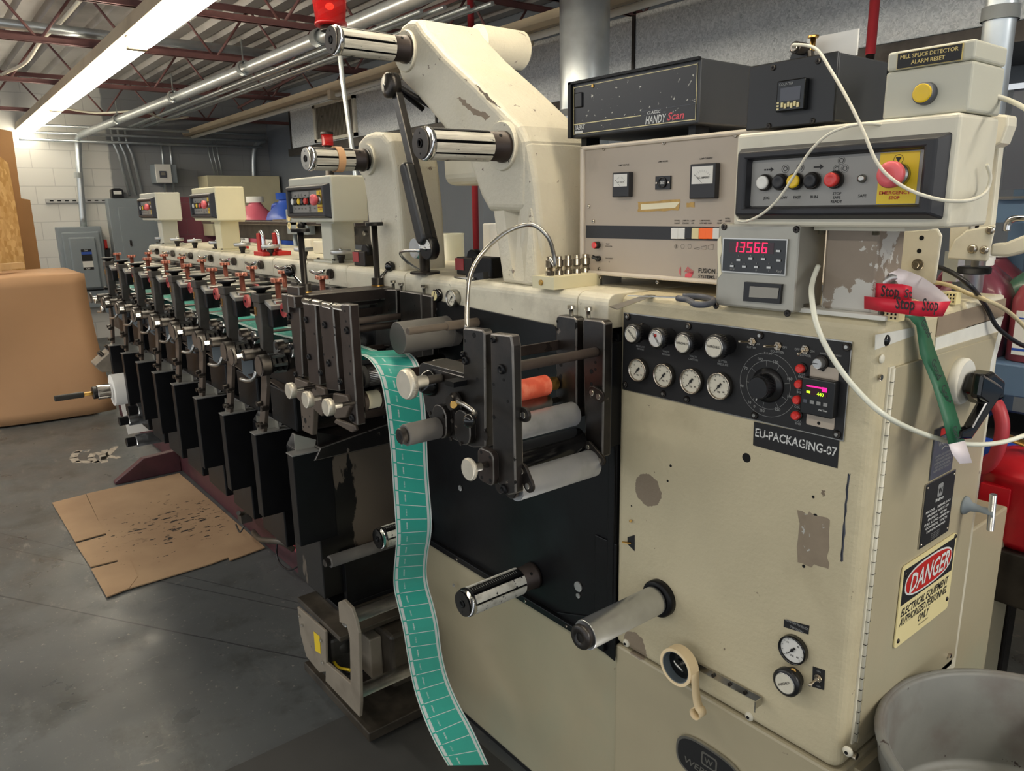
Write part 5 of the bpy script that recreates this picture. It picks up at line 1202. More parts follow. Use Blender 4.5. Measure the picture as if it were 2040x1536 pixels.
for i in range(48): a = 2 * math.pi * i / 48; mb.cyl(c + Vector((.0195 * math.cos(a), -.010, .0195 * math.sin(a))), c + Vector((.0187 * math.cos(a), -.027, .0187 * math.sin(a))), .0006, seg=4, ch=0)
mb.m('print_white').prism([c + Vector((-.0155, -.0071, -.022)), c + Vector((-.0135, -.0071, -.023)), c + Vector((-.017, -.004, -.030)), c + Vector((-.019, -.004, -.029))], (0, -.0004, 0)); mb.build('speed_dial', t)
# toggles and lamps
def toggle(px, py, tip, parent=t, y=YP):
    p = at(px, py, y=y); mb = MB('nickel').cyl(p, p + Vector((0, -.003, 0)), .0075, seg=6, ch=.0005).cyl(p + Vector((0, -.003, 0)), p + Vector((0, -.008, 0)), .0045)
    q = p + Vector((tip[0], -.020, tip[1])); mb.cyl(p + Vector((0, -.007, 0)), q, .0014, .0024, seg=10); mb.ball(q, .0026, 10); return mb.build('toggle_switch', parent)
toggle(1500, 680, (-.012, .0)); toggle(1551, 689, (-.012, 0)); toggle(1605, 696, (.0, -.005))
for px, py in ((1599, 733), (1597, 764), (1593, 795), (1590, 826)):
    p = at(px, py, y=YP); mb = MB('dark_steel').lathe(p, (0, -1, 0), [(0, .0085), (.004, .0085), (.004, .0075)], 24); mb.m('red_button').lathe(p, (0, -1, 0), [(.003, .0072), (.009, .0072), (.012, .0062), (.013, .004), (.013, .004)], 24); mb.build('red_push_lamp', t)
p = at(1637, 722, y=YP); mb = MB('dark_steel').cyl(p, p + Vector((0, -.003, 0)), .012); mb.m('aluminium').cyl(p, p + Vector((0, -.014, 0)), .0082, seg=28); mb.m('print_black').cbox(p + Vector((-.003, -.0143, .0)), (.008, .0006, .001)); mb.build('selector_knob', t)
# process meter
p0, p1 = at(1610, 757, y=YP), at(1672, 760, y=YP)
mb = MB('taupe'); xm0, xm1, zm0, zm1 = p0.x + .003, .4495, 1.155, 1.252
mb.prism(rpoly(((xm0 + xm1) / 2, YP, (zm0 + zm1) / 2), (xm1 - xm0) / 2, (zm1 - zm0) / 2, .003), (0, -.0015, 0)); pm = mb.build('meter_plate', t)
cx = (xm0 + xm1) / 2; mb = MB('black_gloss'); mb.ms = ['black_plastic']; mb.prism(rpoly((cx, YP - .0015, 1.205), .027, .029, .003), (0, -.016, 0)); mb.build('meter_body', pm, bevel=.002)
fy = YP - .0178; mb = MB('seg_off').box((cx - .019, fy, 1.208), (cx + .016, fy - .0004, 1.224)); mb.m('seg_magenta').box((cx + .008, fy - .0004, 1.2165), (cx + .016, fy - .0006, 1.2235)); mb.box((cx - .018, fy - .0004, 1.2205), (cx + .008, fy - .0006, 1.2230))
mb.m('seg_green').text('440', (cx + .006, fy - .0006, 1.209), .0052); mb.box((cx - .017, fy - .0004, 1.2105), (cx - .011, fy - .0006, 1.214)); mb.m('print_white').text('red lion', (cx + .012, fy, 1.186), .0032)
for i in range(4): mb.m('print_grey' if i else 'slate').cbox((cx - .018 + i * .011, fy - .0002, 1.197), (.0065, .0004, .0055))
mb.build('meter_display', pm)
for dz in (1.2465, 1.161): MB('hole').lathe((cx - .002, YP - .0017, dz), 'y', [(0, .0028), (.0001, .0028)], 12).build('plate_hole', pm)
# equipment tag
t = thing('equipment_tag', 'black tag with stencilled dotted letters under the instrument panel', 'sign', (.37, 0, 1.12))
pts = [at(px, py, y=-.0012) for px, py in ((1502, 840), (1672, 877), (1668, 933), (1500, 887))]
MB('print_black').prism(pts, (0, .001, 0)).build('tag_plate', t)
mb = MB('print_white'); a = at(1502, 862, y=-.0014); b = at(1670, 897, y=-.0014); mb.text('EU-PACKAGING-07', ((a.x + b.x) / 2, -.0013, (a.z + b.z) / 2 - .008), .0145, w=(b.x - a.x) * .97)
mb.ms = ['stencil']; mat('stencil', '#d8d8d4', .6, var=0, chips=('#1b1b1c', .62, 320)); mb.build('tag_lettering', t)
# lower right gauge group
c = at(1583, 1292, y=-.001); t = thing('web_tension_gauge', 'black rimmed tension gauge with its name strip low on the cabinet front', 'gauge', c)
gauge(c, .0255, t, rim='black_gloss', m='dial_white', needle=230, depth=.009)
a = at(1562, 1234, y=-.001); b = at(1612, 1250, y=-.001); mb = MB('print_black').prism([at(px, py, y=-.0012) for px, py in ((1562, 1234), (1612, 1247), (1610, 1264), (1561, 1249))], (0, .001, 0)); mb.m('print_grey').text('AUXILIARY PRODUCT', (at(1587, 1246, y=-.0013)), .0042, w=.042); mb.text('TENSION', at(1587, 1256, y=-.0013), .0042); mb.build('name_strip', t)
c = at(1563, 1362, y=-.030); t = thing('tension_regulator', 'round black regulator knob with pale face below the tension gauge', 'knob', c)
mb = MB('black_plastic').lathe(c, 'y', [(0, .020), (.003, .0245), (.014, .0245), (.018, .019), (.029, .018), (.029, .018)], 40); mb.m('steel').lathe(c, (0, -1, 0), [(-.001, .019), (.0008, .0185), (.0002, .017)], 36, False); mb.m('gauge_face').lathe(c, (0, -1, 0), [(-.001, .0175), (.0003, .0175)], 32); mb.m('print_black').text('FAIRCHILD', c + Vector((0, -.0005, -.002)), .004, right=(.8, 0, .6), up=(-.6, 0, .8), w=.024); mb.build('knob', t)
mb = MB('brass').cyl(at(1580, 1337, y=-.001), at(1580, 1337, y=-.018), .005); mb.build('air_fitting', t)
c = at(1630, 1352, y=-.001); t = thing('toggle_plate', 'small black plate with a metal toggle at the lower right of the cabinet', 'switch', c)
mb = MB('print_black').prism([at(px, py, y=-.0015) for px, py in ((1619, 1328), (1643, 1336), (1641, 1375), (1618, 1368))], (0, .0014, 0)); mb.m('print_grey').text('ON', at(1631, 1339, y=-.0017), .003); mb.text('OFF', at(1631, 1369, y=-.0017), .003); mb.build('switch_plate', t)
toggle(1631, 1350, (-.004, -.007), t, -.0015)
c = at(1257, 1082, y=-.001); t = thing('mini_toggle_plate', 'tiny black plate with a brass toggle beside the black frame', 'switch', c)
MB('print_black').prism([at(px, py, y=-.0012) for px, py in ((1250, 1070), (1264, 1066), (1264, 1098), (1250, 1084))], (0, .001, 0)).build('switch_plate', t)
mb = MB('brass').cyl(c, c + Vector((-.014, -.012, .001)), .002, seg=10); mb.cyl(at(1256, 1038, y=0), at(1256, 1038, y=-.006), .003, seg=10); mb.build('toggle_lever', t)
# brand badge
c = at(1412, 1530, y=-.004); t = thing('brand_badge', 'oval black and chrome maker badge at the foot of the cabinet front', 'badge', c)
def badge(hw, hh, y, d, m): MB(m).prism([(c.x + hw * (abs(math.cos(a)) ** .7) * (1 if math.cos(a) > 0 else -1), y, c.z + hh * (abs(math.sin(a)) ** .7) * (1 if math.sin(a) > 0 else -1)) for a in [2 * math.pi * i / 48 for i in range(48)]], (0, d, 0)).build('badge_' + ('rim' if m == 'steel' else 'field'), t)
badge(.080, .046, -.006, .006, 'steel'); badge(.075, .041, -.0066, .001, 'print_black')
mb = MB('steel').prism(rpoly((c.x + .002, -.0068, c.z + .017), .019, .015, .006), (0, -.0006, 0)); mb.m('print_black').prism(rpoly((c.x + .002, -.0076, c.z + .017), .015, .011, .004), (0, -.0002, 0)); mb.m('steel').text('W', (c.x + .002, -.008, c.z + .0105), .013); mb.text('WEBTRON', (c.x, -.0068, c.z - .020), .014, w=.118, shear=.2); mb.build('badge_lettering', t)

# tape roll on a slotted bar
t = thing('slotted_bar', 'slotted steel strip bracket bolted under the aluminium roller', 'bracket', (.2, 0, .6))
a = at(1385, 1325, y=-.006); b = at(1516, 1396, y=-.006); d = (b - a).normalized(); n = Vector((-d.z, 0, d.x))
mb = MB('dark_steel'); mb.ms = ['steel']; mb.prism([a + n * .007, b + n * .007, b - n * .007, a - n * .007], (0, .003, 0)); mb.prism([b + n * .007, b - n * .007, b - n * .007 + d * .002, b + n * .007 + d * .002], (0, -.02, 0)); mb.prism([b + Vector((-.0, -.02, .007)), b + Vector((.002, -.02, .007)), b + Vector((.002, -.02, -.014)), b + Vector((0, -.02, -.014))], (0, .002, 0)); mb.build('strip', t)
for q in (.3, .55, .78): p = a.lerp(b, q); MB('dark_steel').cyl(p + Vector((0, -.0005, 0)), p + Vector((0, -.004, 0)), .0035).build('bolt', t)
c = at(1345, 1330, y=-.050); t = thing('masking_tape_roll', 'roll of cream masking tape with a curled end hanging off the cabinet front', 'tape roll', c)
r = .0375; mb = MB('tape_cream').ring(c, c + Vector((0, .024, 0)), r, r * .84, 56); mb.build('tape_band', t)
mb = MB('tape_core').ring(c + Vector((0, .001, 0)), c + Vector((0, .023, 0)), r * .835, r * .79, 48); mb.m('black_gloss').cyl(c + Vector((0, .018, 0)), c + Vector((0, .022, 0)), r * .79, seg=40); mb.build('core', t)
mb = MB('steel').cyl(c + Vector((0, .018, 0)), c + Vector((0, .008, 0)), .004); mb.tube([c + Vector((-.012, .012, .004)), c + Vector((-.004, .009, .001)), c + Vector((.006, .009, -.003)), c + Vector((.010, .012, -.008))], .003, 8); mb.cyl(c + Vector((0, .02, 0)), c + Vector((0, .049, 0)), .004); mb.build('wing_nut', t)
mb = MB('tape_cream'); P = []
st = [(c.x + r, c.z + .002), (c.x + r + .001, c.z - .012), (c.x + r + .003, c.z - .032), (c.x + r + .007, c.z - .052), (c.x + r + .012, c.z - .064)]
cc = (c.x + r + .011, c.z - .076)
for i in range(14): a = R(80 - i * 26); st.append((cc[0] + .011 * math.cos(a), cc[1] + .011 * math.sin(a)))
for (x, z) in st: mb.v += [Vector((x, c.y + .001, z)), Vector((x, c.y + .023, z))]
for i in range(len(st) - 1): mb._f([2 * i, 2 * i + 1, 2 * i + 3, 2 * i + 2], True)
o = mb.build('loose_end', t); s = o.modifiers.new('solid', 'SOLIDIFY'); s.thickness = .0006

# ------------------------------------------------------------------ control pods
def pod(px_right, label, x1=None, main=False, y0=-.02, W=.33, post=None):
    x0 = x1 - W; z0, z1 = 1.462, 1.605
    t = thing('control_pod', label, 'control panel', (x1 - W / 2, .06, DZ), 'push button control pods on posts')
    ms = 'cream_smooth' if main else 'ivory_plastic' if px_right != 2 else 'ivory_box'
    mb = MB(ms).box((x0, y0, z0), (x1, y0 + .125, z1)); mb.build('housing', t, bevel=.006, seg=3)
    # raised bezel, hollow
    def bez(a, b): return [(x0 + a, z0 + .008 + a * .6), (x1 - a, z0 + .008 + a * .6), (x1 - a, z1 - .018 - a * .6), (x0 + a, z1 - .018 - a * .6)]
    mb = MB('anthracite'); lev = [(0.002, y0), (.012, y0 - .020), (.026, y0 - .020), (.030, y0 - .006)]
    rings = []
    for a, y in lev:
        n = len(mb.v); rings.append(n); mb.v += [Vector((x, y, z)) for x, z in ((x0 + .006 + a, z0 + .010 + a * .7), (x1 - .006 - a, z0 + .010 + a * .7), (x1 - .006 - a, z1 - .022 - a * .7), (x0 + .006 + a, z1 - .022 - a * .7))]
    for p, q in zip(rings, rings[1:]):
        for i in range(4): mb._f([p + i, p + (i + 1) % 4, q + (i + 1) % 4, q + i])
    mb.build('bezel', t, bevel=.003)
    fx0, fx1, fz0, fz1 = x0 + .036, x1 - .036, z0 + .031, z1 - .043; fy = y0 - .0065
    mb = MB('panel_grey').box((fx0, fy, fz0), (fx1, y0, fz1)); w = fx1 - fx0
    mb.m('yellow').box((fx1 - .058, fy - .0004, fz0 + .001), (fx1 - .006, fy, fz1 - .001)); mb.build('face_plate', t)
    bz = (fz0 + fz1) / 2 + .001
    xs = [fx0 + w * q for q in (.10, .205, .30, .405, .54)]
    for i, (x, c) in enumerate(zip(xs, ('white', 'anthracite', 'yellow_button', 'anthracite', 'red_button'))):
        r = .0108; mb = MB('dark_steel').lathe((x, fy, bz), (0, -1, 0), [(0, r * 1.15), (.006, r * 1.15), (.008, r), (.008, r)], 28); ey = .016 if i == 4 else .011
        mb.m(c).lathe((x, fy, bz), (0, -1, 0), [(.006, r * .92), (ey, r * .92), (ey + .0015, r * .8), (ey + .0008, r * .5), (ey, .0005)], 28); mb.build('push_button', t)
    x = fx0 + w * .69; MB('steel').lathe((x, fy, bz + .0), (0, -1, 0), [(0, .006), (.006, .005), (.006, .002)], 18).build('small_lamp', t)
    x = fx1 - .030; mb = MB('steel').lathe((x, fy, bz + .003), (0, -1, 0), [(0, .015), (.010, .015), (.010, .011), (.018, .011)], 30)
    mb.m('pink_button').lathe((x, fy, bz + .003), (0, -1, 0), [(.014, .011), (.018, .016), (.021, .0172), (.028, .0172), (.031, .0155), (.033, .010), (.033, .009), (.0315, .004)], 36); mb.build('emergency_stop_button', t)
    mb = MB('print_black')
    def arrow(x, z, dash):
        if dash:
            for q in (-.009, -.005, -.001): mb.box((x + q, fy - .0003, z - .0012), (x + q + .003, fy - .0002, z + .0012))
        else: mb.box((x - .008, fy - .0003, z - .0012), (x + .002, fy - .0002, z + .0012))
        mb.quad((x + .002, fy - .0003, z - .004), (x + .0075, fy - .0003, z), (x + .002, fy - .0003, z + .004))
    tz = fz1 - .0145
    arrow(xs[0] + .005, tz, True); arrow(xs[3] + .007, tz, False)
    for x in (xs[1] + .005, xs[2] + .005): circ(mb, Vector((x, fy, tz)), .0058, .0003, 24); circ(mb, Vector((x, fy, tz)), .003, .0005, 16)
    x = xs[4] + .006
    for dx, dz in ((0, .007), (-.006, -.004), (.006, -.004)): circ(mb, Vector((x + dx, fy, tz + dz)), .0052, .0002, 22); circ(mb, Vector((x + dx, fy, tz + dz)), .003, .0004, 14)
    circ(mb, Vector((fx1 - .033, fy - .0003, tz + .004)), .0062, .0003, 24); mb.quad(*[(fx1 - .033 + a, fy - .0008, tz + .004 + b) for a, b in ((0, -.004), (.004, .003), (-.004, .003))])
    for x, tx in zip(xs[:4] + [fx0 + w * .685], ('JOG', 'SLOW', 'FAST', 'RUN', 'SAFE')): mb.text(tx, (x + .003, fy, fz0 + .0105), .0040)
    for i, tx in enumerate(('STOP', 'SAFE', 'READY')): mb.text(tx, (xs[4] + .003, fy, fz0 + .0145 - i * .0055), .0038)
    mb.m('print_red').text('EMERGENCY', (fx1 - .034, fy - .0005, fz0 + .0135), .0042, w=.042); mb.text('STOP', (fx1 - .034, fy - .0005, fz0 + .007), .0042); mb.build('face_lettering', t)
    px0, px1 = post if post else (x0 + W * .44, x0 + W * .68)
    mb = MB('post_primer' if main else ms).box((px0, .02, DZ + .006), (px1, .105, z0)); mb.build('post', t, bevel=.005)
    mb = MB('white_patch' if main else ms).box((px0 - .03, -.0, DZ), (px1 + .03, .13, DZ + .007)); mb.build('foot_plate', t, bevel=.001)
    mb = MB(ms).box((px0 - .015, .012, z0 - .006), (px1 + .04, .118, z0)); mb.build('top_flange', t)
    for dx, dy in ((px0 - .02, .012), (px1 + .02, .012), (px0 - .02, .115), (px1 + .02, .115)): mb = MB('steel').cyl((dx, dy, DZ + .007), (dx, dy, DZ + .013), .006, seg=6, ch=.0005); mb.build('foot_bolt', t)
    if main:
        for q in (px0 - .004, px1 - .002): MB('steel').cyl((q, .016, z0 - .006), (q, .016, z0 - .012), .005, seg=6, ch=.0005).build('flange_bolt', t)
    return t
pod(0, 'worn cream push button pod nearest the camera, on the control cabinet', x1=.587, main=True, post=(.397, .478))
pod(1, 'push button pod on the deck left of the lower casting, third of the far row', x1=-1.215)
pod(2, 'middle push button pod of the far row, in front of the pink jug', x1=-2.33)
pod(3, 'furthest push button pod at the left end of the press deck', x1=-3.30)
# ------------------------------------------------------------------ boxes stacked on the deck
t = thing('lamp_power_supply', 'taupe lamp power supply with two meters and a row of rocker switches', 'power supply', (0, .1, DZ))
x0, x1, z0, z1, yf = -.208, .300, 1.352, 1.622, .085
mb = MB('taupe_trim').box((x0, yf - .006, z0), (x0 + .012, .42, z1)).box((x1 - .012, yf - .006, z0), (x1, .42, z1)).box((x0, yf - .006, z0), (x1, .42, z0 + .009)).box((x0, yf - .006, z1 - .009), (x1, .42, z1)); mb.build('case_shell', t, bevel=.004)
mb = MB('taupe').box((x0 + .012, yf, z0 + .009), (x1 - .012, .40, z1 - .009)); mb.build('front_panel', t)
yg = yf - .0005
mb = MB('anthracite').prism(pq(((1167, 449), (1440, 452), (1440, 480), (1167, 474)), yg), (0, .0005, 0)); mb.build('black_band', t)
for px, m in ((1346, 'white'), (1360, 'white'), (1373, 'anthracite'), (1387, 'sign_cream'), (1402, 'orange'), (1415, 'orange'), (1429, 'white')):
    a = at(px - 6.6, 454, y=yf - .004); b = at(px + 6.6, 476, y=yf - .004); MB(m).box((a.x, yf - .008, b.z), (b.x, yf, a.z)).build('rocker_switch', t, bevel=.001)
for (cx, cz, w, nm) in ((1240, 368, .0245, 'VOLTS'), (1403, 361, .031, 'AMPERES')):
    c = at(cx - 3, cz, y=yf - .012); mb = MB('anthracite').box((c.x - w * .92, yf - .014, c.z - w), (c.x + w * .92, yf, c.z + w)); o = mb.build('panel_meter', t, bevel=.002)
    mb = MB('dial_white').box((c.x - w * .75, yf - .0146, c.z - w * .15), (c.x + w * .75, yf - .0139, c.z + w * .85)); mb.m('print_black'); f = Vector((c.x, yf - .0148, c.z - w * .1))
    for i in range(9): a = R(40 + i * 12.5); q = Vector((math.cos(a), 0, math.sin(a))); n = Vector((-q.z, 0, q.x)) * .0002; mb.quad(f + q * w * .62 - n, f + q * w * .74 - n, f + q * w * .74 + n, f + q * w * .62 + n)
    q = Vector((math.cos(R(138)), 0, math.sin(R(138)))); n = Vector((-q.z, 0, q.x)) * .0003; mb.quad(f - n, f + q * w * .75 - n, f + q * w * .75 + n, f + n)
    mb.text('AC ' + nm, (c.x + w * .1, yf - .0148, c.z + w * .15), w * .11); mb.build('meter_face', o)
c = at(1320, 364, y=yf - .004); mb = MB('black_plastic').box((c.x - .0185, yf - .004, c.z - .0125), (c.x + .0185, yf, c.z + .0125)); mb.lathe((c.x, yf - .004, c.z), (0, -1, 0), [(0, .010), (.003, .010), (.003, .008), (.001, .0078)], 28); mb.m('dial_white').box((c.x - .006, yf - .0056, c.z - .0025), (c.x + .006, yf - .005, c.z + .0025)); mb.m('print_black').text('01736', (c.x, yf - .0057, c.z - .0018), .0036); mb.m('nickel')
for dx in (-.015, .015): mb.cyl((c.x + dx, yf - .004, c.z), (c.x + dx, yf - .0055, c.z), .0022, seg=10)
mb.build('hour_counter', t)
c = at(1192, 488, y=yg); mb = MB('dark_steel').cyl(c, c + Vector((0, -.012, 0)), .0075); mb.m('red_button').cyl(c + Vector((0, -.011, 0)), c + Vector((0, -.015, 0)), .0065); mb.build('fault_lamp', t)
c = at(1194, 515, y=yg); mb = MB('black_plastic').cyl(c, c + Vector((0, -.008, 0)), .006).cyl(c + Vector((0, -.006, 0)), c + Vector((-.006, -.016, .005)), .003, .004); mb.build('reset_toggle', t)
mb = MB('print_black')
for tx, px, py, h in (('LAMP VOLTAGE', 1243, 330, .0028), ('LAMP HOURS', 1321, 323, .0028), ('LAMP CURRENT', 1407, 317, .0028), ('POWER', 1349, 441, .0026), ('ON/OFF', 1349, 446, .0026), ('LAMP ON', 1366, 441, .0026), ('STANDBY', 1366, 446, .0026), ('LAMP', 1380, 441, .0026), ('OFF', 1380, 446, .0026), ('LAMP POWER', 1404, 441, .0026), ('LOW MED HIGH', 1406, 446, .0026), ('LAMP', 1434, 441, .0026), ('READY', 1434, 446, .0026), ('INTER-', 1450, 437, .0026), ('LOCKS', 1450, 442, .0026), ('FAULT', 1211, 487, .0026), ('INDICATOR', 1213, 492, .0026), ('FAULT/RESET', 1214, 516, .0026), ('O', 1214, 523, .003)):
    mb.text(tx, at(px, py, y=yg), h)
for px in (1347, 1360, 1374): circ(mb, at(px, 491, y=yg), .0042, .0002, 20)
mb.box(at(1347, 488, y=yg) + Vector((-.0003, -.0004, 0)), at(1347, 494, y=yg) + Vector((.0003, 0, 0)))
for i, px in enumerate((1388, 1402, 1416)):
    a = at(px - 5, 496, y=yg); b = at(px + 5, 497, y=yg); h0 = (.001, .004, .0065)[i]
    P = [Vector((a.x, a.y - .0004, a.z)), Vector((b.x, b.y - .0004, b.z)), Vector((b.x, b.y - .0004, b.z + h0 + .003)), Vector((a.x, a.y - .0004, a.z + h0))]
    for p, q in zip(P, P[1:] + P[:1]): d = (q - p).normalized() * .00025; n = Vector((-d.z, 0, d.x)); mb.quad(p - n, q - n, q + n, p + n)
mb.text('FUSION AETEK', at(1391, 543, y=yg), .0085, align='LEFT', w=.075); mb.text('SYSTEMS, INC.', at(1391, 553, y=yg), .0055, align='LEFT', w=.06); mb.build('panel_lettering', t)
c = at(1367, 541, y=yg - .0004); mb = MB('pipe_red'); mb.ms = ['logo_red']; mat('logo_red', '#e05560', .5, var=0); rr = .0165
mb.prism([c + Vector((-rr * math.cos(R(a)), 0, rr * math.sin(R(a)) * .95)) for a in range(-38, 39, 8)], (0, -.0002, 0))
mb.prism([c + Vector((rr * math.cos(R(a)), 0, rr * .85 * math.sin(R(a)))) for a in range(-100, 1, 10)] + [c + Vector((-.002, 0, -.004))], (0, -.0002, 0))
for i in range(6): q = Vector((.6, 0, .8)); s_ = c + Vector((-.004 + i * .0034, 0, -.001 - i * .0005)); e = s_ + q * (.013 - i * .0012); n = Vector((-.8, 0, .6)) * .0007; mb.quad(*[v + Vector((0, -.0002, 0)) for v in (s_ + n, s_ - n, e - n, e + n)])
mb.build('maker_mark', t)
mb = MB('paper_torn').prism(ragged(pq(((1271, 401), (1354, 398), (1352, 419), (1271, 422)), yg), .0015, 6), (0, -.0003, 0)); mb.m('paper').prism(pq(((1277, 407), (1355, 402), (1345, 414), (1277, 418)), yg - .0005), (0, -.0003, 0)); mb.m('paper_torn').prism(ragged(pq(((1368, 404), (1384, 403), (1384, 414), (1368, 412)), yg), .001, 4), (0, -.0002, 0)); mb.build('torn_label', t)
for px, py in ((1203, 296), (1323, 284), (1466, 269), (1182, 441), (1194, 536), (1196, 552), (1310, 562), (1173, 411)): mb = MB('nickel'); screw(mb, at(px, py, y=yg), .0042); mb.build('panel_screw', t)
for x in (x0 + .04, x1 - .04): MB('aluminium').box((x - .012, .1, DZ), (x + .012, .16, z0)).build('rubber_foot', t)
MB('aluminium').box((x0 + .03, .30, DZ), (x1 - .03, .36, z0)).build('rubber_foot', t)

t = thing('scanner_console', 'flat black console with white and red lettering on top of the taupe power supply', 'electronics box', (-.07, .2, z1))
x0, x1, z0, z1 = -.236, .103, 1.640, 1.752; yf = .08
mb = MB('side_dark').box((x0, yf, z0), (x1, .42, z1)); mb.build('case', t, bevel=.003)
mb = MB('black_speck'); yg = yf - .001; a = (x0 + .010, x1 - .006, z0 + .006, z1 - .008)
mb.box((a[0], yg, a[2]), (a[1], yf, a[3])); mb.build('front_panel', t)
mb = MB('black').box((x0 - .001, yf - .008, z1 - .004), (x1 + .001, yf, z1 + .001)).box((x0 - .001, yf - .008, z0), (x0 + .008, yf, z1)); mb.build('front_trim', t)
mb = MB('sign_cream'); yh = yg - .0003
for b in ((a[0], a[1], a[3] - .003, a[3] - .0018), (a[0], a[1], a[2] + .001, a[2] + .0024), (a[0], a[0] + .001, a[2], a[3]), (a[1] - .001, a[1], a[2], a[3])): mb.box((b[0], yh, b[2]), (b[1], yg, b[3]))
mb.box((a[0], yh, z0 + .0265), (.0 - .035, yg, z0 + .0282)); mb.m('slate').box((-.035, yh, z0 + .0345), (a[1], yg, z0 + .035)); mb.build('stripe', t)
mb = MB('print_white'); mb.text('HANDY', (-.024, yg, z0 + .010), .0145, align='LEFT', shear=.25, w=.052); mb.text('CLASSIC', (-.020, yg, z0 + .0275), .0055, align='LEFT', shear=.25, w=.034); mb.text('/ABST', (a[0] + .004, yg, z0 + .0160), .0095, align='LEFT', w=.032, shear=.15); mb.box((a[0] + .004, yh, z0 + .0075), (a[0] + .028, yg, z0 + .0135))
mb.m('logo_red').text('Scan', (.030, yg, z0 + .012), .0135, align='LEFT', shear=.25, w=.040); mb.build('panel_lettering', t)
MB('black_plastic').box((a[0] + .006, yg - .004, z0 + .060), (a[0] + .028, yg, z0 + .090)).build('power_rocker', t, bevel=.002)
mb = MB('brass'); mb.cyl((x0 + .068, yg, z1 - .014), (x0 + .068, yg - .002, z1 - .014), .0035, seg=12); mb.build('indicator', t)
for x in (x0 + .02, x1 - .03): MB('black').box((x - .008, .10, 1.622), (x + .008, .14, z0)).build('rubber_foot', t)

t = thing('counter_box', 'black metal box with a small counter standing on the near control pod', 'electronics box', (.335, .06, 1.607))
x0, x1, z0, z1 = .262, .408, 1.610, 1.706; yf = -.004
MB('side_dark').box((x0 + .001, yf + .004, z0 + .001), (x1, .145, z1 - .001)).build('case', t, bevel=.003)
MB('black_plastic').box((x0, yf, z0), (x1, yf + .006, z1)).build('front_panel', t, bevel=.002)
for px, py in ((1541, 135), (1630, 122), (1532, 251), (1619, 241)): mb = MB('black'); screw(mb, at(px, py, y=yf), .0042, m='dark_steel'); mb.build('panel_screw', t)
a = at(1548, 162, y=yf - .012); b = at(1604, 156, y=yf - .012); c_ = at(1548, 224, y=yf - .012)
mb = MB('black_gloss').box((a.x, yf - .012, c_.z), (b.x, yf, a.z)); o = mb.build('counter_body', t, bevel=.002)
yc = yf - .0122; mb = MB('print_grey').text('COUNTER', (a.x + .004, yc, a.z - .0075), .0036, align='LEFT'); 
mb.m('slate').box((a.x + .007, yc, a.z - .030), (b.x - .006, yc - .0004, a.z - .011)); mb.m('sign_cream')
for i in range(6): mb.box((a.x + .010 + i * .0052, yc - .002, c_.z + .006 - (i % 2) * .002), (a.x + .0132 + i * .0052, yc, c_.z + .013 - (i % 2) * .002))
for i in range(3): mb.box((a.x + .0025, yc - .001, c_.z + .003 + i * .0045), (a.x + .006, yc, c_.z + .0055 + i * .0045))
mb.build('thumb_wheels', o)
t = thing('reset_box', 'ivory reset box with a yellow push button and black name strip', 'push button box', (.53, .05, 1.606))
x0, x1, z0, z1 = .479, .588, 1.606, 1.692; yf = -.004
MB('ivory_plastic').box((x0, yf, z0), (x1, .10, 1.667)).build('lower_shell', t, bevel=.004, seg=3)
MB('ivory_plastic').box((x0, yf, 1.6675), (x1, .10, z1)).build('lid', t, bevel=.004, seg=3)
mb = MB('gold_print').box((x0 + .0145, yf - .002, 1.6685), (x1 - .0135, yf, 1.6885)); mb.m('print_black').box((x0 + .0152, yf - .0024, 1.669), (x1 - .0145, yf - .002, 1.688)); mb.m('gold_print').text('MILL SPLICE DETECTOR', ((x0 + x1) / 2, yf - .0024, 1.6805), .0048, w=.072); mb.text('ALARM RESET', ((x0 + x1) / 2, yf - .0024, 1.6725), .0048, w=.042); mb.build('name_strip', t)
c = at(1845, 187, y=yf); mb = MB('slate').lathe(c, (0, -1, 0), [(0, .0145), (.010, .0135), (.011, .012), (.011, .012)], 36); mb.m('yellow_button').lathe(c, (0, -1, 0), [(.008, .0118), (.013, .0118), (.014, .0108), (.0128, .006), (.0125, .0005)], 36); mb.build('yellow_push_button', t)

t = thing('totaliser_box', 'grey box with a glowing red 13566 display standing on the cabinet edge', 'meter box', (.3, .02, DZ))
x0, x1, z0, z1, yf = .231, .377, 1.331, 1.466, -.022
MB('panel_grey_light').box((x0, yf, z0), (x1, .06, z1)).build('case', t, bevel=.004)
for px, py in ((1443, 452), (1587, 457), (1427, 609), (1569, 624)): mb = MB('black'); screw(mb, at(px, py, y=yf), .0055, m='dark_steel'); mb.build('cover_screw', t)
P = pq(((1443, 474), (1572, 472), (1567, 552), (1441, 542)), yf); cx = sum(p.x for p in P) / 4; cz = sum(p.z for p in P) / 4; hw = (P[1].x - P[0].x) / 2; hh = (P[0].z - P[3].z) / 2
mb = MB('steel').box((cx - hw, yf - .004, cz - hh), (cx + hw, yf, cz + hh)); mb.m('black_gloss').box((cx - hw + .002, yf - .0045, cz - hh + .002), (cx + hw - .002, yf - .0038, cz + hh - .002)); mm = mb.build('display_bezel', t)
yd = yf - .0048
mb = MB('seg_off').box((cx - hw * .78, yd, cz + hh * .16), (cx + hw * .62, yd + .0003, cz + hh * .78)); mb.m('seg_red')
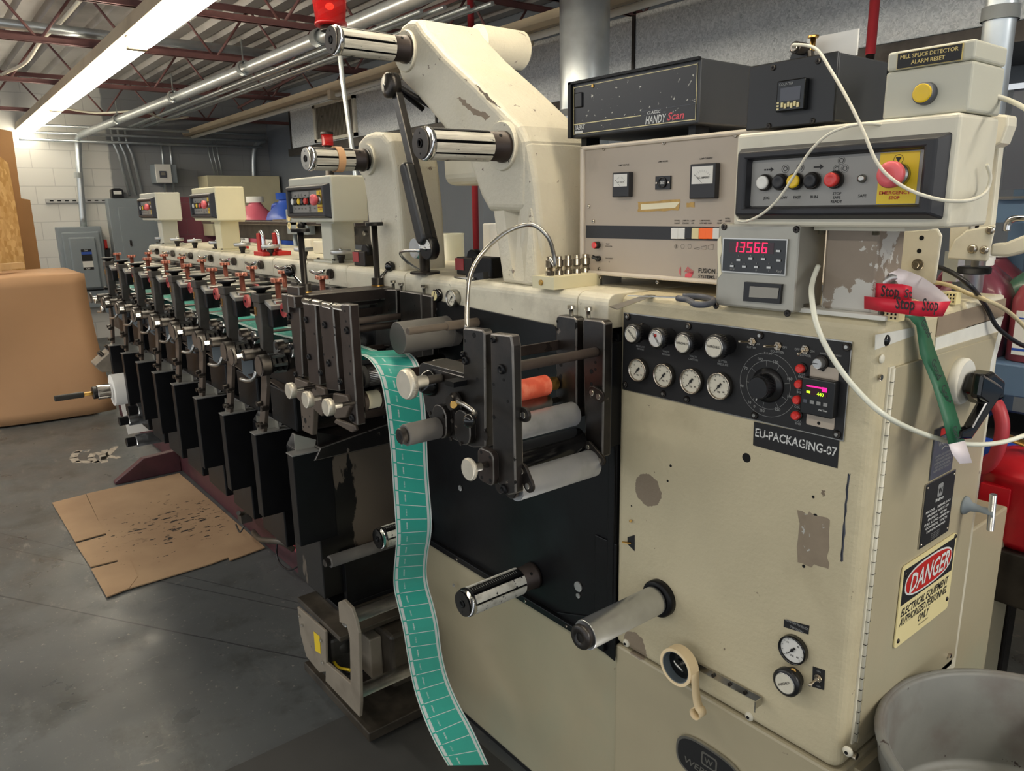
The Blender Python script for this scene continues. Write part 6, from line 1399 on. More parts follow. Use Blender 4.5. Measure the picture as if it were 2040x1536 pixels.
def seg7(mb, s_, x, z, h, y, m=.0011):
    on = {'1': 'bc', '3': 'abgcd', '5': 'afgcd', '6': 'afgedc', '4': 'fgbc', '0': 'abcdef'}
    w_ = h * .52; L = dict(a=((0, h), (w_, h)), g=((0, h / 2), (w_, h / 2)), d=((0, 0), (w_, 0)), f=((0, h / 2), (0, h)), e=((0, 0), (0, h / 2)), b=((w_, h / 2), (w_, h)), c=((w_, 0), (w_, h / 2)))
    for k, ch in enumerate(s_):
        for q in on[ch]:
            (ax, az), (bx, bz) = L[q]; sk = .12; ax += az * sk; bx += bz * sk; X = x + k * w_ * 1.8; mb.prism([(X + min(ax, bx) - m / 2, y, z + min(az, bz) - m / 2), (X + max(ax, bx) + m / 2 - (m if ax != bx and az != bz else 0) * .0, y, z + min(az, bz) - m / 2), (X + max(ax, bx) + m / 2, y, z + max(az, bz) + m / 2), (X + min(ax, bx) - m / 2, y, z + max(az, bz) + m / 2)], (0, -.0003, 0))
seg7(mb, '13566', cx - hw * .66, cz + hh * .23, .0145, yd); 
mb.build('red_digits', mm)
mb = MB('steel')
for px, py in ((1472, 518), (1496, 515), (1521, 516), (1459, 530), (1483, 531), (1507, 532), (1532, 533), (1552, 519), (1551, 500)): c = at(px, py, y=yd); mb = MB('steel').box((c.x - .0035, yd - .0015, c.z - .0016), (c.x + .0035, yd, c.z + .0016)); mb.build('key', mm)
mb = MB('print_grey').text('+/-', at(1459, 526, y=yd), .0028); mb.text('STOP', at(1459, 538, y=yd), .0026); mb.text('SP', at(1507, 540, y=yd), .0026); mb.text('P', at(1532, 541, y=yd), .0026); mb.text('Red', at(1551, 543, y=yd), .0042, shear=.3)
for d_, px in (('8', 1472), ('4', 1496), ('2', 1521), ('B', 1483), ('3', 1507), ('V', 1532)): mb.text(d_, at(px, 511 if px in (1472, 1496, 1521) else 527, y=yd), .0026)
mb.build('key_lettering', mm)
P = pq(((1487, 561), (1561, 566), (1557, 605), (1484, 599)), yf); mb = MB('black_plastic').prism(P, (0, -.006, 0)); mb.m('window_grey').prism(pq(((1494, 570), (1552, 574), (1549, 595), (1492, 592)), yf - .0066), (0, -.0004, 0)); mb.build('blank_window', t, bevel=.001)
MB('paper').prism(ragged(pq(((1430, 478), (1436, 470), (1438, 500), (1434, 520), (1438, 545), (1430, 556)), yf - .0006), .0008, 3), (0, .0004, 0)).build('glue_residue', t)

# cables
def cable(pts, r, name, label, m='cable_white', cat='cable', seg=10): return one(MB(m).tube(pts, r, seg, 8), name, label, cat)
t = thing('proximity_sensor', 'brass headed sensor clamp with a white plate standing on the black counter box', 'sensor', (.30, .04, 1.706))
a = at(1593, 112, y=.05); mb = MB('white').box((.325, .052, 1.706), (.405, .056, 1.742)); mb.build('mounting_plate', t)
c = at(1592, 96, y=.02); mb = MB('black_plastic').cyl(c + Vector((-.006, .01, -.012)), c + Vector((-.006, .03, -.012)), .016); mb.build('cable_gland', t)
mb = MB('dark_steel').cyl(c + Vector((0, -.012, 0)), c + Vector((0, .02, 0)), .009); mb.m('nickel').cyl(c + Vector((0, -.016, 0)), c + Vector((0, -.01, 0)), .006); mb.m('dark_steel').cyl(c + Vector((.018, .0, -.006)), c + Vector((.022, 0, -.032)), .004); mb.build('sensor_body', t)
p = at(1620, 76, y=.03); mb = MB('brass').cyl(p, p + Vector((0, 0, .004)), .008).cyl(p + Vector((0, 0, -.018)), p, .004); mb.build('clamp_screw', t)
cable([c + Vector((0, -.016, 0)), c + Vector((.008, -.024, .001)), at(1625, 97, y=-.02), at(1655, 140, y=-.035), at(1690, 200, y=-.05), at(1720, 262, y=-.06), at(1745, 320, y=-.065), at(1775, 355, y=-.065), at(1820, 382, y=-.06), at(1880, 399, y=-.055), at(1930, 399, y=-.045), at(1962, 384, x=.60), at(1973, 355, x=.60), at(1966, 328, x=.598)], .0023, 'sensor_cable', 'white cable hanging from the counter box across the near control pod')
cable([at(1757, 249, y=-.018), at(1730, 247, y=-.03), at(1690, 252, y=-.04), at(1650, 268, y=-.05), at(1615, 300, y=-.055), at(1585, 345, y=-.055), at(1552, 395, y=-.055), at(1520, 425, y=-.05), at(1490, 440, y=-.045), at(1472, 440, y=-.04), at(1470, 432, y=-.03)], .0020, 'sensor_cable', 'thinner white cable running from the reset box down past the JOG button')
cable([at(1630, 530, y=.015), at(1619, 560, y=-.01), at(1617, 590, y=-.04), at(1628, 650, y=-.06), at(1660, 715, y=-.06), at(1710, 780, y=-.05), at(1770, 832, y=-.03), at(1850, 868, x=.545), at(1920, 884, x=.56), at(1985, 883, x=.58), at(2045, 866, x=.6), at(2120, 835, x=.62)], .0040, 'air_tube', 'translucent white air tube sweeping over the corner of the control cabinet', 'tube_clear')
cable([at(1984, 192, x=.585), at(2010, 200, x=.60), at(2042, 216, x=.63), at(2090, 250, x=.66)], .0033, 'cable', 'white cable leaving the right side of the reset box', 'cable_white')
cable([at(1868, 531, y=.30), at(1900, 545, y=.28), at(1935, 572, y=.27), at(1965, 612, x=.51), at(1990, 655, x=.52), at(2042, 690, x=.54), at(2100, 700, x=.56)], .0040, 'cable', 'black cable looping over the back corner of the cabinet', 'cable_black')
cable([at(1850, 560, y=.34), at(1890, 568, y=.32), at(1930, 585, y=.31), at(1975, 602, y=.30), at(2010, 622, x=.52), at(2045, 655, x=.53), at(2080, 700, x=.54)], .0036, 'cable', 'cream cable lying over the back corner of the cabinet beside the black one', 'cable_cream')

# Stop and Good label strips
def ribbon(name, parent, top, bot, ms, th=.0005, back=None):
    mb = MB(ms)
    for a, b in zip(top, bot): mb.v += [a, b]
    for i in range(len(top) - 1): mb._f([2 * i, 2 * i + 1, 2 * i + 3, 2 * i + 2], True)
    o = mb.build(name, parent); s = o.modifiers.new('solid', 'SOLIDIFY'); s.thickness = th; s.offset = 1
    if back: o.data.materials.append(M[back]); s.material_offset = 0
    return o
t = thing('stop_label_strip', 'red strip of printed Stop labels curled on the cabinet top beside the pod post', 'label strip', (.56, .06, DZ))
lowt = [at(1722, 590, y=.01), at(1760, 594, y=-.006), at(1794, 597, y=-.014), at(1833, 600, y=-.014), at(1870, 601, y=.0), at(1894, 600, y=.03)]
lowb = [at(1722, 615, y=.01), at(1760, 621, y=-.006), at(1795, 625, y=-.014), at(1830, 630, y=-.014), at(1862, 631, y=.0), at(1878, 630, y=.03)]
ribbon('red_band', t, lowt, lowb, 'label_red')
upt = [at(1722, 562, y=.04), at(1760, 565, y=.02), at(1798, 566, y=.014), at(1817, 571, y=.03)]
upb = [at(1722, 592, y=.04), at(1760, 595, y=.02), at(1798, 598, y=.014), at(1815, 600, y=.03)]
ribbon('red_band', t, upt, upb, 'label_red')
wt = [at(1894, 600, y=.03), at(1885, 588, y=.055), at(1862, 568, y=.08), at(1838, 552, y=.095), at(1812, 541, y=.10), at(1785, 533, y=.09), at(1770, 537, y=.07), at(1772, 546, y=.06)]
wb = [at(1878, 606, y=.035), at(1858, 606, y=.045), at(1838, 602, y=.06), at(1815, 592, y=.07), at(1798, 578, y=.07), at(1786, 560, y=.07), at(1776, 554, y=.06), at(1780, 549, y=.05)]
ribbon('white_backing', t, wt, wb, 'liner')
mb = MB('grey_enclosure'); 
g1 = [at(1758, 562, y=.02), at(1775, 545, y=.03), at(1786, 548, y=.03)]; g2 = [at(1762, 570, y=.02), at(1780, 560, y=.03), at(1788, 556, y=.03)]
ribbon('curled_tail', t, g1, g2, 'aluminium')
mb = MB('print_black')
def along(mb, tx, o, e, up, h, lift=.001): rt = (Vector(e) - Vector(o)); L = rt.length; mb.text(tx, Vector(o) + rt / 2, h, right=rt, up=up, w=L, lift=lift)
along(mb, 'Stop', at(1784, 614, y=-.0155), at(1822, 618, y=-.0155), (0, 0, 1), .0165)
mb.v = mb.v; along(mb, 'Stop', at(1836, 618, y=-.015), at(1868, 619, y=-.003), (0, 0, 1), .0165)
along(mb, 'Stop', at(1755, 590, y=.021), at(1791, 592, y=.014), (0, 0, 1), .016); along(mb, 'St', at(1800, 592, y=.014), at(1815, 593, y=.027), (0, 0, 1), .0115)
mb.build('strip_lettering', t)
t = thing('good_label_strip', 'green strip of printed Good labels hanging down the cabinet side', 'label strip', (.53, .1, 1.2))
Lp = [(1786, 624, .505), (1812, 634, .513), (1826, 650, .518), (1833, 705, .522), (1858, 767, .54), (1879, 836, .562), (1890, 885, .572)]
Rp = [(1800, 616, .505), (1826, 622, .513), (1843, 632, .518), (1863, 697, .522), (1889, 767, .54), (1908, 830, .562), (1922, 878, .572)]
Lv = [at(a, b, x=x) for a, b, x in Lp]; Rv = [at(a, b, x=x) for a, b, x in Rp]
ribbon('green_band', t, Lv, Rv, 'label_green')
ribbon('white_tip', t, [Lv[-1], at(1898, 905, x=.577), at(1912, 924, x=.584)], [Rv[-1], at(1929, 898, x=.577), at(1937, 922, x=.584)], 'liner')
mb = MB('print_black')
for q0, q1 in (((1834, 639), (1849, 668)), ((1855, 717), (1869, 753)), ((1875, 768), (1889, 804)), ((1897, 850), (1906, 876))):
    x = .5205 + max(0, (q0[1] - 690)) * .00028 + .0015
    if q0[0] == 1895: x += .004
    a = at(q0[0] - 0, q0[1], x=x); b = at(q1[0], q1[1], x=x + .006); d = (b - a); 
    n = d.cross(Vector((1, 0, 0))) ; n = Vector((1, 0, 0)).cross(d).normalized(); mb.text('Good', (a + b) / 2 - n * .006, .0125, right=d, up=n, w=d.length, lift=.0028)
mb.build('strip_lettering', t)
# bits on the top
def plug(px, py, label, z=DZ, w=.026, m='sign_cream'):
    c = at(px, py, z=z); mb = MB(m).box((c.x - w / 2, c.y - .008, z), (c.x + w / 2, c.y + .012, z + .019)); mb.m('hole')
    for i in range(4):
        for j in range(3): mb.box((c.x - w * .38 + i * w * .22, c.y - .0084, z + .003 + j * .0055), (c.x - w * .28 + i * w * .22, c.y - .0079, z + .006 + j * .0055))
    return one(mb, 'connector_plug', label, 'connector', 'loose cream connector plugs', loc=(c.x, c.y, z))
plug(1776, 638, 'cream multi-pin connector plug lying in front of the red strip', w=.026)
plug(1893, 605, 'cream connector plug with bare wires near the back corner of the cabinet top', w=.022)
mb = MB('dark_steel'); P = [at(px, py, z=DZ + .0005) for px, py in ((1214, 612), (1230, 617), (1306, 589), (1286, 588))]; mb.ms = ['steel']; mb.prism(P, (0, 0, .0012)); one(mb, 'steel_rule', 'flat steel rule lying across the cabinet front edge', 'ruler')
t = thing('scissors', 'dark grey handled scissors lying below the taupe power supply', 'scissors', (.1, .02, DZ))
a = at(1350, 594, z=DZ + .003); b = at(1250, 590, z=DZ + .003); mb = MB('steel').prism([a, b, a + Vector((0, .012, 0))], (0, 0, .002)); mb.build('blade', t)
mb = MB('slate').tube([at(1350, 594, z=DZ + .006), at(1372, 598, z=DZ + .006), at(1385, 606, z=DZ + .006), at(1410, 606, z=DZ + .006), at(1422, 598, z=DZ + .006), at(1395, 591, z=DZ + .006), at(1360, 590, z=DZ + .006)], .0055, 8); mb.build('handle', t)

# beacon, second beacon
t = thing('red_beacon', 'glowing red beacon on a pole behind the upper mandrel', 'beacon light', (-.75, .25, DZ))
c = at(657, 18, y=.45)
MB('galv_pipe').tube([at(672, 55, y=.45), at(683, 165, y=.42), at(702, 300, y=.36), at(712, 380, y=.30)], .0095, 12, smooth=False).build('pole', t)
mb = MB('red_lens').lathe(c + Vector((0, 0, -.065)), 'z', [(0, .066), (.015, .066), (.015, .060), (.10, .070), (.13, .05), (.14, .005)], 32); mb.build('lens', t)
MB('red_glow').ball(c + Vector((.0, 0, .01)), .018, 14, (1, 1, .7)).build('bulb', t)
MB('dark_steel').cyl(c + Vector((0, 0, -.085)), c + Vector((0, 0, -.065)), .045).build('base', t)
l = bpy.data.lights.new('beacon_glow', 'POINT'); l.energy = .25; l.color = (1, .06, .04); l.shadow_soft_size = .03; o = bpy.data.objects.new('beacon_glow', l); COL.objects.link(o); o.location = c + Vector((.0, 0, .04))
c = at(653, 290, y=.38); t = thing('red_beacon', 'small unlit red beacon with black cap behind the cardboard-ringed mandrel', 'beacon light', c)
mb = MB('red_lens').cyl(c, c + Vector((0, 0, .045)), .024); mb.m('dark_steel').cyl((c.x, c.y, DZ), c, .018).cyl(c + Vector((0, 0, .045)), c + Vector((0, 0, .055)), .027); mb.build('lens', t)

# ------------------------------------------------------------------ things on and behind the far deck
def jug(x, y, z, s, m, label, cap='white', grp=None, lab=None, hd=1, tint=None):
    t = thing('ink_jug', label, 'jug', (x, y, z), grp)
    n = 20; lv = [(0, .92), (.01, 1), (.62, 1), (.74, .86), (.86, .5), (.92, .34), (.94, .34)]
    mb = MB(m); k0 = None; ring = []
    for h, f in lv:
        k = len(mb.v); ring.append(k)
        for i in range(n):
            a = 2 * math.pi * i / n; c_, s_ = math.cos(a), math.sin(a); e = .55 if h < .8 else 1
            mb.v.append(Vector((x + s * .34 * f * abs(c_) ** e * (1 if c_ > 0 else -1), y + s * .25 * f * abs(s_) ** e * (1 if s_ > 0 else -1), z + s * h)))
    for p, q in zip(ring, ring[1:]):
        for i in range(n): mb._f([p + i, p + (i + 1) % n, q + (i + 1) % n, q + i], True)
    mb._f([ring[0] + i for i in reversed(range(n))]); mb._f([ring[-1] + i for i in range(n)]); mb.build('bottle', t)
    MB(m).tube([(x - hd * s * .12, y - s * .05, z + s * .86), (x - hd * s * .30, y - s * .06, z + s * .84), (x - hd * s * .36, y - s * .05, z + s * .70), (x - hd * s * .33, y - s * .04, z + s * .52)], s * .035, 8).build('handle', t)
    MB(cap).cyl((x, y, z + s * .93), (x, y, z + s * 1.02), s * .13).build('cap', t)
    if lab:
        mb = MB('white').box((x - s * .24, y - s * .262, z + s * .08), (x + s * .28, y - s * .252, z + s * .52)); mb.m('blue_jug').box((x - s * .24, y - s * .264, z + s * .12), (x + s * .28, y - s * .261, z + s * .145)).box((x - s * .24, y - s * .264, z + s * .44), (x + s * .28, y - s * .261, z + s * .455)); mb.m('print_black')
        for i in range(4): mb.text('FLEXO INK 45366', (x + s * .02, y - s * .264, z + s * (.2 + i * .06)), s * .025)
        mb.build('paper_label', t)
mb = MB('grey_beige').box((-7.5, 1.3, 0), (-1.8, 2.1, 1.02)); one(mb, 'rear_bench', 'grey bench behind the press carrying the jugs', 'bench', bevel=.01)
c = at(513, 455, y=1.5); jug(c.x, 1.5, 1.02, .60, 'pink_jug', 'big pink ink jug with white cap standing behind the middle pod', hd=1, lab=True)
c = at(573, 450, y=1.6); jug(c.x, 1.6, 1.02, .62, 'blue_jug', 'blue jug standing behind the grey outlet box', cap='blue_jug', hd=1, lab=True)
a = at(568, 417, y=.40); b = at(612, 455, y=.40); t = thing('outlet_box', 'grey outlet box with cream receptacles behind the nearest far pod', 'outlet box', ((a.x + b.x) / 2, .40, 1.33))
mb = MB('grey_enclosure').box((a.x, .40, b.z - .03), (b.x, .44, a.z)); mb.build('box', t, bevel=.004)
for px, py in ((576, 434), (594, 434), (577, 450), (594, 450)):
    c = at(px, py, y=.399); mb = MB('outlet').lathe(c, (0, -1, 0), [(0, .017), (.003, .017), (.003, .016)], 20); mb.m('hole')
    for dx in (-.007, .007): mb.box((c.x + dx - .0012, c.y - .0036, c.z - .002), (c.x + dx + .0012, c.y - .003, c.z + .010))
    mb.build('receptacle', t)
mb = MB('black').ball(at(600, 450, y=.38), .018); mb.cyl(at(600, 450, y=.38), at(606, 458, y=.40), .01); mb.build('plug', t)
mb = MB('grey_enclosure').cyl((a.x + .05, .42, DZ), (a.x + .05, .42, b.z - .02), .012); mb.build('stand_pipe', t)
# dark drying hood and red clamps
a = at(432, 452, y=.46); b = at(650, 500, y=.46)
t = thing('drying_hood', 'dark low drying hood along the back of the deck behind the red clamps', 'dryer', ((a.x + b.x) / 2, .5, DZ))
MB('cast_iron').box((a.x, .46, DZ + .02), (-1.75, .60, DZ + .10)).build('hood', t, bevel=.004)
MB('brown_steel').box((a.x - .1, .40, DZ + .10), (-1.9, .62, DZ + .118)).build('lid', t, bevel=.003); MB('steel').box((-2.9, .44, DZ + .118), (-2.3, .54, DZ + .126)).build('tray', t)
multi('hood_bolt', t, [(-2.15 + i * .12,) for i in range(4)], lambda mb, p: mb.cyl((p[0], .46, DZ + .07), (p[0], .445, DZ + .07), .012, seg=10), 'steel')
for i, (px, py) in enumerate(((525, 509), (556, 508), (476, 497))):
    c = at(px, py, z=DZ); g = ('middle', 'right', 'left')[i]
    t = thing('clamp_block', g + ' red clamp block with a silver bolt on the rear of the deck', 'clamp', (c.x, c.y, DZ), 'red clamps on the deck')
    MB('red_paint').box((c.x - .05, c.y - .02, DZ), (c.x + .05, c.y + .03, DZ + .016)).build('foot', t, bevel=.002)
    MB('red_paint').box((c.x - .035, c.y - .01, DZ + .016), (c.x - .005, c.y + .015, DZ + .085)).build('post', t, bevel=.003)
    MB('chrome').tube([(c.x + .012, c.y, DZ + .016), (c.x + .012, c.y, DZ + .07), (c.x + .0, c.y, DZ + .09), (c.x - .018, c.y, DZ + .088)], .008, 10).build('bolt', t)
for i, (px, py) in enumerate(((640, 506), (610, 500))):
    c = at(px, py, z=DZ); mb = MB('cream_smooth').box((c.x - .07, c.y, DZ), (c.x + .05, c.y + .07, DZ + .05)); one(mb, 'junction_box', ('cream junction box behind the nearest far pod post', 'smaller cream junction box left of the pod post')[i], 'junction box', bevel=.004, loc=(c.x, c.y, DZ))
def magblock(px, py, label, m='maroon', s=1.):
    c = at(px, py, z=DZ); t = thing('magnetic_block', label, 'magnet block', (c.x, c.y, DZ))
    MB('dark_steel').box((c.x - .035 * s, c.y, DZ), (c.x + .035 * s, c.y + .05 * s, DZ + .045 * s)).build('body', t, bevel=.003)
    MB(m).box((c.x - .037 * s, c.y - .002, DZ + .012 * s), (c.x - .0 * s, c.y, DZ + .042 * s)).build('red_face', t)
    MB('black').lathe((c.x + .02 * s, c.y + .02, DZ + .045 * s), 'y', [(-.01, .02 * s), (.01, .02 * s)], 20).build('wheel', t)
magblock(716, 530, 'small dark block with a red face left of the lower casting', 'red_disc')
magblock(925, 548, 'dark block with red markings between the swing arm and the tall casting', 'red_disc', 1.)
c = at(955, 553, z=DZ); mb = MB('black').box((c.x - .03, c.y, DZ), (c.x + .05, c.y + .04, DZ + .05)); one(mb, 'black_block', 'plain black block against the foot of the tall casting', 'block', bevel=.004, loc=(c.x, c.y, DZ))
c = at(955, 560, z=DZ); mb = MB('black_plastic').box((c.x - .04, c.y - .01, DZ + .002), (c.x + .03, c.y + .005, DZ + .018), Matrix.Rotation(R(-8), 3, 'Y')); mb.m('steel').tube([(c.x - .08, c.y - .015, DZ + .006), (c.x - .04, c.y - .02, DZ + .006), (c.x, c.y - .015, DZ + .006)], .003); one(mb, 'hand_clamp', 'small black spring clamp lying in front of the tall casting', 'clamp', loc=(c.x, c.y, DZ))
c = at(900, 540, y=.34); t = thing('acrylic_bin', 'clear yellowed acrylic bin on the rear of the deck', 'bin', (c.x, .34, DZ)); MB('acrylic').ring((c.x, .34, DZ), (c.x, .34, DZ + .085), .045, .043, 40).build('shell', t); MB('acrylic').ring((c.x, .34, DZ + .082), (c.x, .34, DZ + .087), .047, .043, 40).build('rim', t)
c = at(975, 520, y=.36); mb = MB('white').box((c.x - .02, .35, DZ + .0), (c.x + .02, .39, DZ + .12)); one(mb, 'white_carton', 'tall white block behind the foot of the tall casting', 'carton', bevel=.005)
mb = MB('grey_blue').box((-3.3, 2.1, 0), (-.9, 2.35, 1.98)); one(mb, 'steel_cupboard', 'large blue-grey steel cupboard below the duct behind the castings', 'cupboard', bevel=.008)

# ------------------------------------------------------------------ unwind end at far left
X = -3.52
t = thing('unwind_control_box', 'sloped grey-beige control box on a bracket at the unwind end of the press', 'control box', (X, -.3, .7))
sd = [at(px, py, x=-3.40) for px, py in ((236, 686), (257, 683), (262, 700), (243, 739), (203, 742), (190, 728))]
MB('grey_beige').prism(sd, (-.14, 0, 0)).build('box', t, bevel=.004)
a, b = sd[0], sd[5]
for q in (.3, .6): p = a.lerp(b, q); n = Vector((0, b.z - a.z, -(b.y - a.y))).normalized(); MB('dark_steel').cyl(p + Vector((-.05, 0, 0)), p + Vector((-.05, 0, 0)) - n * -.03, .012).build('switch', t)
MB('dark_steel').tube([at(228, 740, x=-3.45), at(240, 770, x=-3.45), at(260, 800, x=-3.45)], .016, 10).build('bracket_arm', t)
MB('grey_beige').box((X - .08, -.02, .4), (-3.42, .3, .78)).build('bracket_body', t)
c = at(206, 780, y=-.40); t = thing('paper_roll', 'white paper roll on a chrome mandrel at the unwind end', 'paper roll', (c.x, -.2, c.z))
mb = MB('white'); ycyl(mb, c.x, c.z, -.36, -.05, .082, seg=48, ch=.001); mb.build('roll', t)
mb = MB('chrome'); ycyl(mb, c.x, c.z, -.43, -.36, .038, seg=30); mb.m('black'); ycyl(mb, c.x, c.z, -.45, -.43, .032, seg=30); mb.build('mandrel', t)
mb = MB('brass'); ycyl(mb, c.x, c.z, -.49, -.45, .010); mb.m('black'); ycyl(mb, c.x, c.z, -.62, -.49, .015); mb.build('handle', t)
for i, (px, py, nm) in enumerate(((265, 817, 'top'), (247, 838, 'middle'), (262, 880, 'bottom'))):
    c = at(px, py, y=-.32); t = thing('unwind_roller', nm + ' bare silver roller sticking out below the paper roll', 'roller', (c.x, 0, c.z), 'unwind rollers')
    mb = MB('brushed'); ycyl(mb, c.x, c.z, -.30, -.02, .032, seg=28); mb.build('sleeve', t); mb = MB('black'); ycyl(mb, c.x, c.z, -.345, -.30, .024, seg=22); mb.build('end_cap', t)
mb = MB('cast_iron').box((-3.9, -.20, .86), (-3.62, -.02, 1.05)); mb.m('steel').cyl((-3.85, -.28, 1.02), (-3.85, -.1, 1.02), .02).cyl((-3.7, -.28, .98), (-3.7, -.1, .98), .02); one(mb, 'edge_guide', 'grey edge guide bracket above the sloped control box', 'guide', bevel=.003)
mb = MB('white').prism([(-3.66, -.24, .25), (-3.66, -.02, .25), (-3.78, -.02, .45), (-3.78, -.24, .45)], (.001, 0, .001)); one(mb, 'paper_web', 'loose white paper web between the lower unwind rollers', 'paper web')

# ------------------------------------------------------------------ low motor frame under the web
t = thing('motor_frame', 'grimy low steel frame with rollers and a gear motor under the hanging web', 'motor frame', (-.85, -.15, .1))
yM = -.30
MB('grey_beige').prism(pq(((592, 1209), (648, 1258), (650, 1338), (636, 1340), (610, 1308), (605, 1290), (598, 1262)), yM), (0, .008, 0)).build('left_plate', t, bevel=.002)
MB('yellow').prism(pq(((625, 1258), (637, 1268), (639, 1303), (628, 1296)), yM - .001), (0, -.0004, 0)).build('warning_sticker', t)
for px, py in ((598, 1226), (641, 1275), (644, 1318), (604, 1245)): p = at(px, py, y=yM); MB('steel').cyl(p, p + Vector((0, -.006, 0)), .005, seg=10).build('plate_bolt', t)
P = pq(((673, 1200), (684, 1195), (700, 1212), (708, 1236), (714, 1262), (718, 1400), (716, 1429), (648, 1357), (649, 1320), (698, 1362), (696, 1270), (690, 1245), (676, 1240)), yM)
MB('grey_beige').prism(P, (0, .010, 0)).build('roller_plate', t, bevel=.002)
def fr(p0, p1, y0, y1, r, m, nm): bar(p0, p1, y0, y1, r, m, nm, t)
fr((708, 1225), (800, 1192), yM + .012, -.10, .020, 'steel', 'tube_roller'); fr((722, 1372), (822, 1330), yM + .012, -.10, .019, 'steel', 'tube_roller')
a = at(600, 1190, y=-.28); MB('greasy').box((-1.10, -.29, .300), (-.80, -.03, .315)).build('top_shelf', t, bevel=.002)
MB('greasy').box((-1.0, -.16, .12), (-.74, -.03, .292)).build('gear_case', t, bevel=.01)
MB('grey_beige').box((-.90, -.20, .14), (-.80, -.16, .27)).build('terminal_box', t, bevel=.004)
MB('cast_iron').box((-1.05, -.27, .08), (-.92, -.12, .24)).build('brake_unit', t, bevel=.012)
c = at(668, 1285, y=-.24); mb = MB('cast_iron').lathe(c, (0, -1, 0), [(-.03, .04), (0, .035), (.02, .02), (.03, .018), (.03, .018)], 24); mb.m('steel').ball(c + Vector((0, -.03, 0)), .012); mb.build('valve_body', t)
MB('cable_black').tube([at(668, 1300, y=-.25), at(672, 1325, y=-.25), at(690, 1340, y=-.24), at(720, 1335, y=-.2), at(750, 1310, y=-.15), at(770, 1290, y=-.1)], .007, 8).build('hose', t)
MB('yellow').tube([at(665, 1318, y=-.262), at(676, 1330, y=-.262), at(697, 1335, y=-.262)], .0045, 6).build('yellow_hose', t)
MB('greasy').box((-1.15, -.27, .02), (-.70, -.02, .05)).build('base_plate', t, bevel=.003)
P = pq(((628, 1135), (650, 1158), (790, 1120), (790, 1160), (640, 1185)), -.20)
mb = MB('black_frame').box((-.95, -.20, .33), (-.93, -.0, .50)); mb.box((-1.15, -.23, .315), (-.93, -.002, .33)); mb.build('drip_tray', t, bevel=.002)

# ------------------------------------------------------------------ right hand background
t = thing('storage_rack', 'blue-grey steel rack with a dark board behind the control cabinet', 'rack', (.9, 1.6, 0))
x0 = .16
MB('slate').box((x0 + .005, 1.36, 1.52), (2.2, 1.40, 1.80)).build('dark_board', t)
MB('chrome').box((x0 - .02, 1.35, 1.785), (2.2, 1.42, 1.80)).build('top_rail', t); MB('steel').box((x0, 1.34, 1.495), (2.2, 1.37, 1.502)).build('mid_rail', t)
MB('shelf_blue').box((x0, 1.36, 1.43), (2.2, 1.40, 1.492)).build('cross_beam', t)
MB('shelf_blue').box((.1, 1.02, 1.015), (2.2, 1.60, 1.095)).build('shelf', t, bevel=.004)
for x in (.15, 2.1): MB('shelf_blue').box((x, 1.5, 0), (x + .05, 1.58, 1.8)).build('upright', t)
rng = random.Random(5); k = 0
for row, (y, xs) in enumerate(((1.12, (.22, .40, .58, .76)), (1.30, (.16, .32, .48, .66)), (1.46, (.14, .30, .46, .62)))):
    for j, x in enumerate(xs):
        m = ('ink_maroon', 'ink_rose', 'ink_green')[(k * 2 + row) % 3] if row else ('ink_maroon', 'ink_rose')[j % 2]; k += 1
        col = {'ink_maroon': 'dark maroon', 'ink_rose': 'rose red', 'ink_green': 'dark green'}[m]
        jug(x, y, 1.095, .25, m, '%s ink jug in the %s row on the blue rack, %s from the press' % (col, ('front', 'middle', 'back')[row], ('first', 'second', 'third', 'fourth')[j]), grp='ink jugs on the rack', lab=(row == 0), hd=-1 if j % 2 else 1)
mb = MB('blue_plastic').box((.22, .98, .72), (.8, 1.35, .90)); mb.m('hole').box((.25, 1.01, .80), (.77, 1.32, .902)); one(mb, 'blue_crate', 'blue plastic crate under the rack behind the red tank', 'crate', bevel=.008)
c = at(2050, 935, y=.80); t = thing('red_tank', 'red steel pressure pot with a dark valve standing behind the cabinet', 'tank', (c.x, .8, .73))
r_ = .115; MB('red_tank').lathe((c.x + .02, .82, .745), 'z', [(0, .10), (.02, r_), (.15, r_), (.155, r_ + .004), (.165, r_ + .004), (.17, r_), (.19, r_ * .8), (.20, .05)], 40).build('pot', t)
mb = MB('red_tank').box((c.x - .06, .82 - r_ - .002, .83), (c.x + .0, .82 - r_ + .02, .885)); mb.build('embossed_plate', t, bevel=.002)
mb = MB('black').cyl((c.x + .01, .80, .94), (c.x + .01, .80, .99), .022); mb.m('brass').cyl((c.x - .05, .79, .975), (c.x + .0, .79, .965), .008); mb.build('valve', t)
mb2 = MB('dark_steel').box((.30, .70, .62), (1.2, 1.3, .745)).box((.32, 1.2, 0), (.38, 1.26, .62)).box((1.1, 1.2, 0), (1.16, 1.26, .62)).box((1.1, .74, 0), (1.16, .8, .62)).box((.66, 1.2, 0), (.72, 1.26, .62)); one(mb2, 'low_table', 'dark low steel table carrying the red tank and blue crate', 'table', bevel=.005)
one(MB('pipe_red').tube([at(1975, 790, y=.72), at(1990, 815, y=.70), at(1997, 850, y=.69), at(1990, 890, y=.69), at(1975, 920, y=.70), at(1955, 935, y=.72)], .014, 12), 'air_hose', 'thick red air hose curving down between the cabinet and the red tank', 'hose')
t = thing('pallet', 'wooden pallet on the floor far behind the cabinet', 'pallet', (.3, 2.4, 0))
for i, z in enumerate((.10, .30)):
    for j in range(3): MB('wood_pale').box((.0, 2.2 + j * .2, z), (1.2, 2.33 + j * .2, z + .03)).build('deck_board', t)
for x in (.1, .9): MB('wood_pale').box((x, 2.2, 0), (x + .1, 2.75, .30)).build('bearer', t)
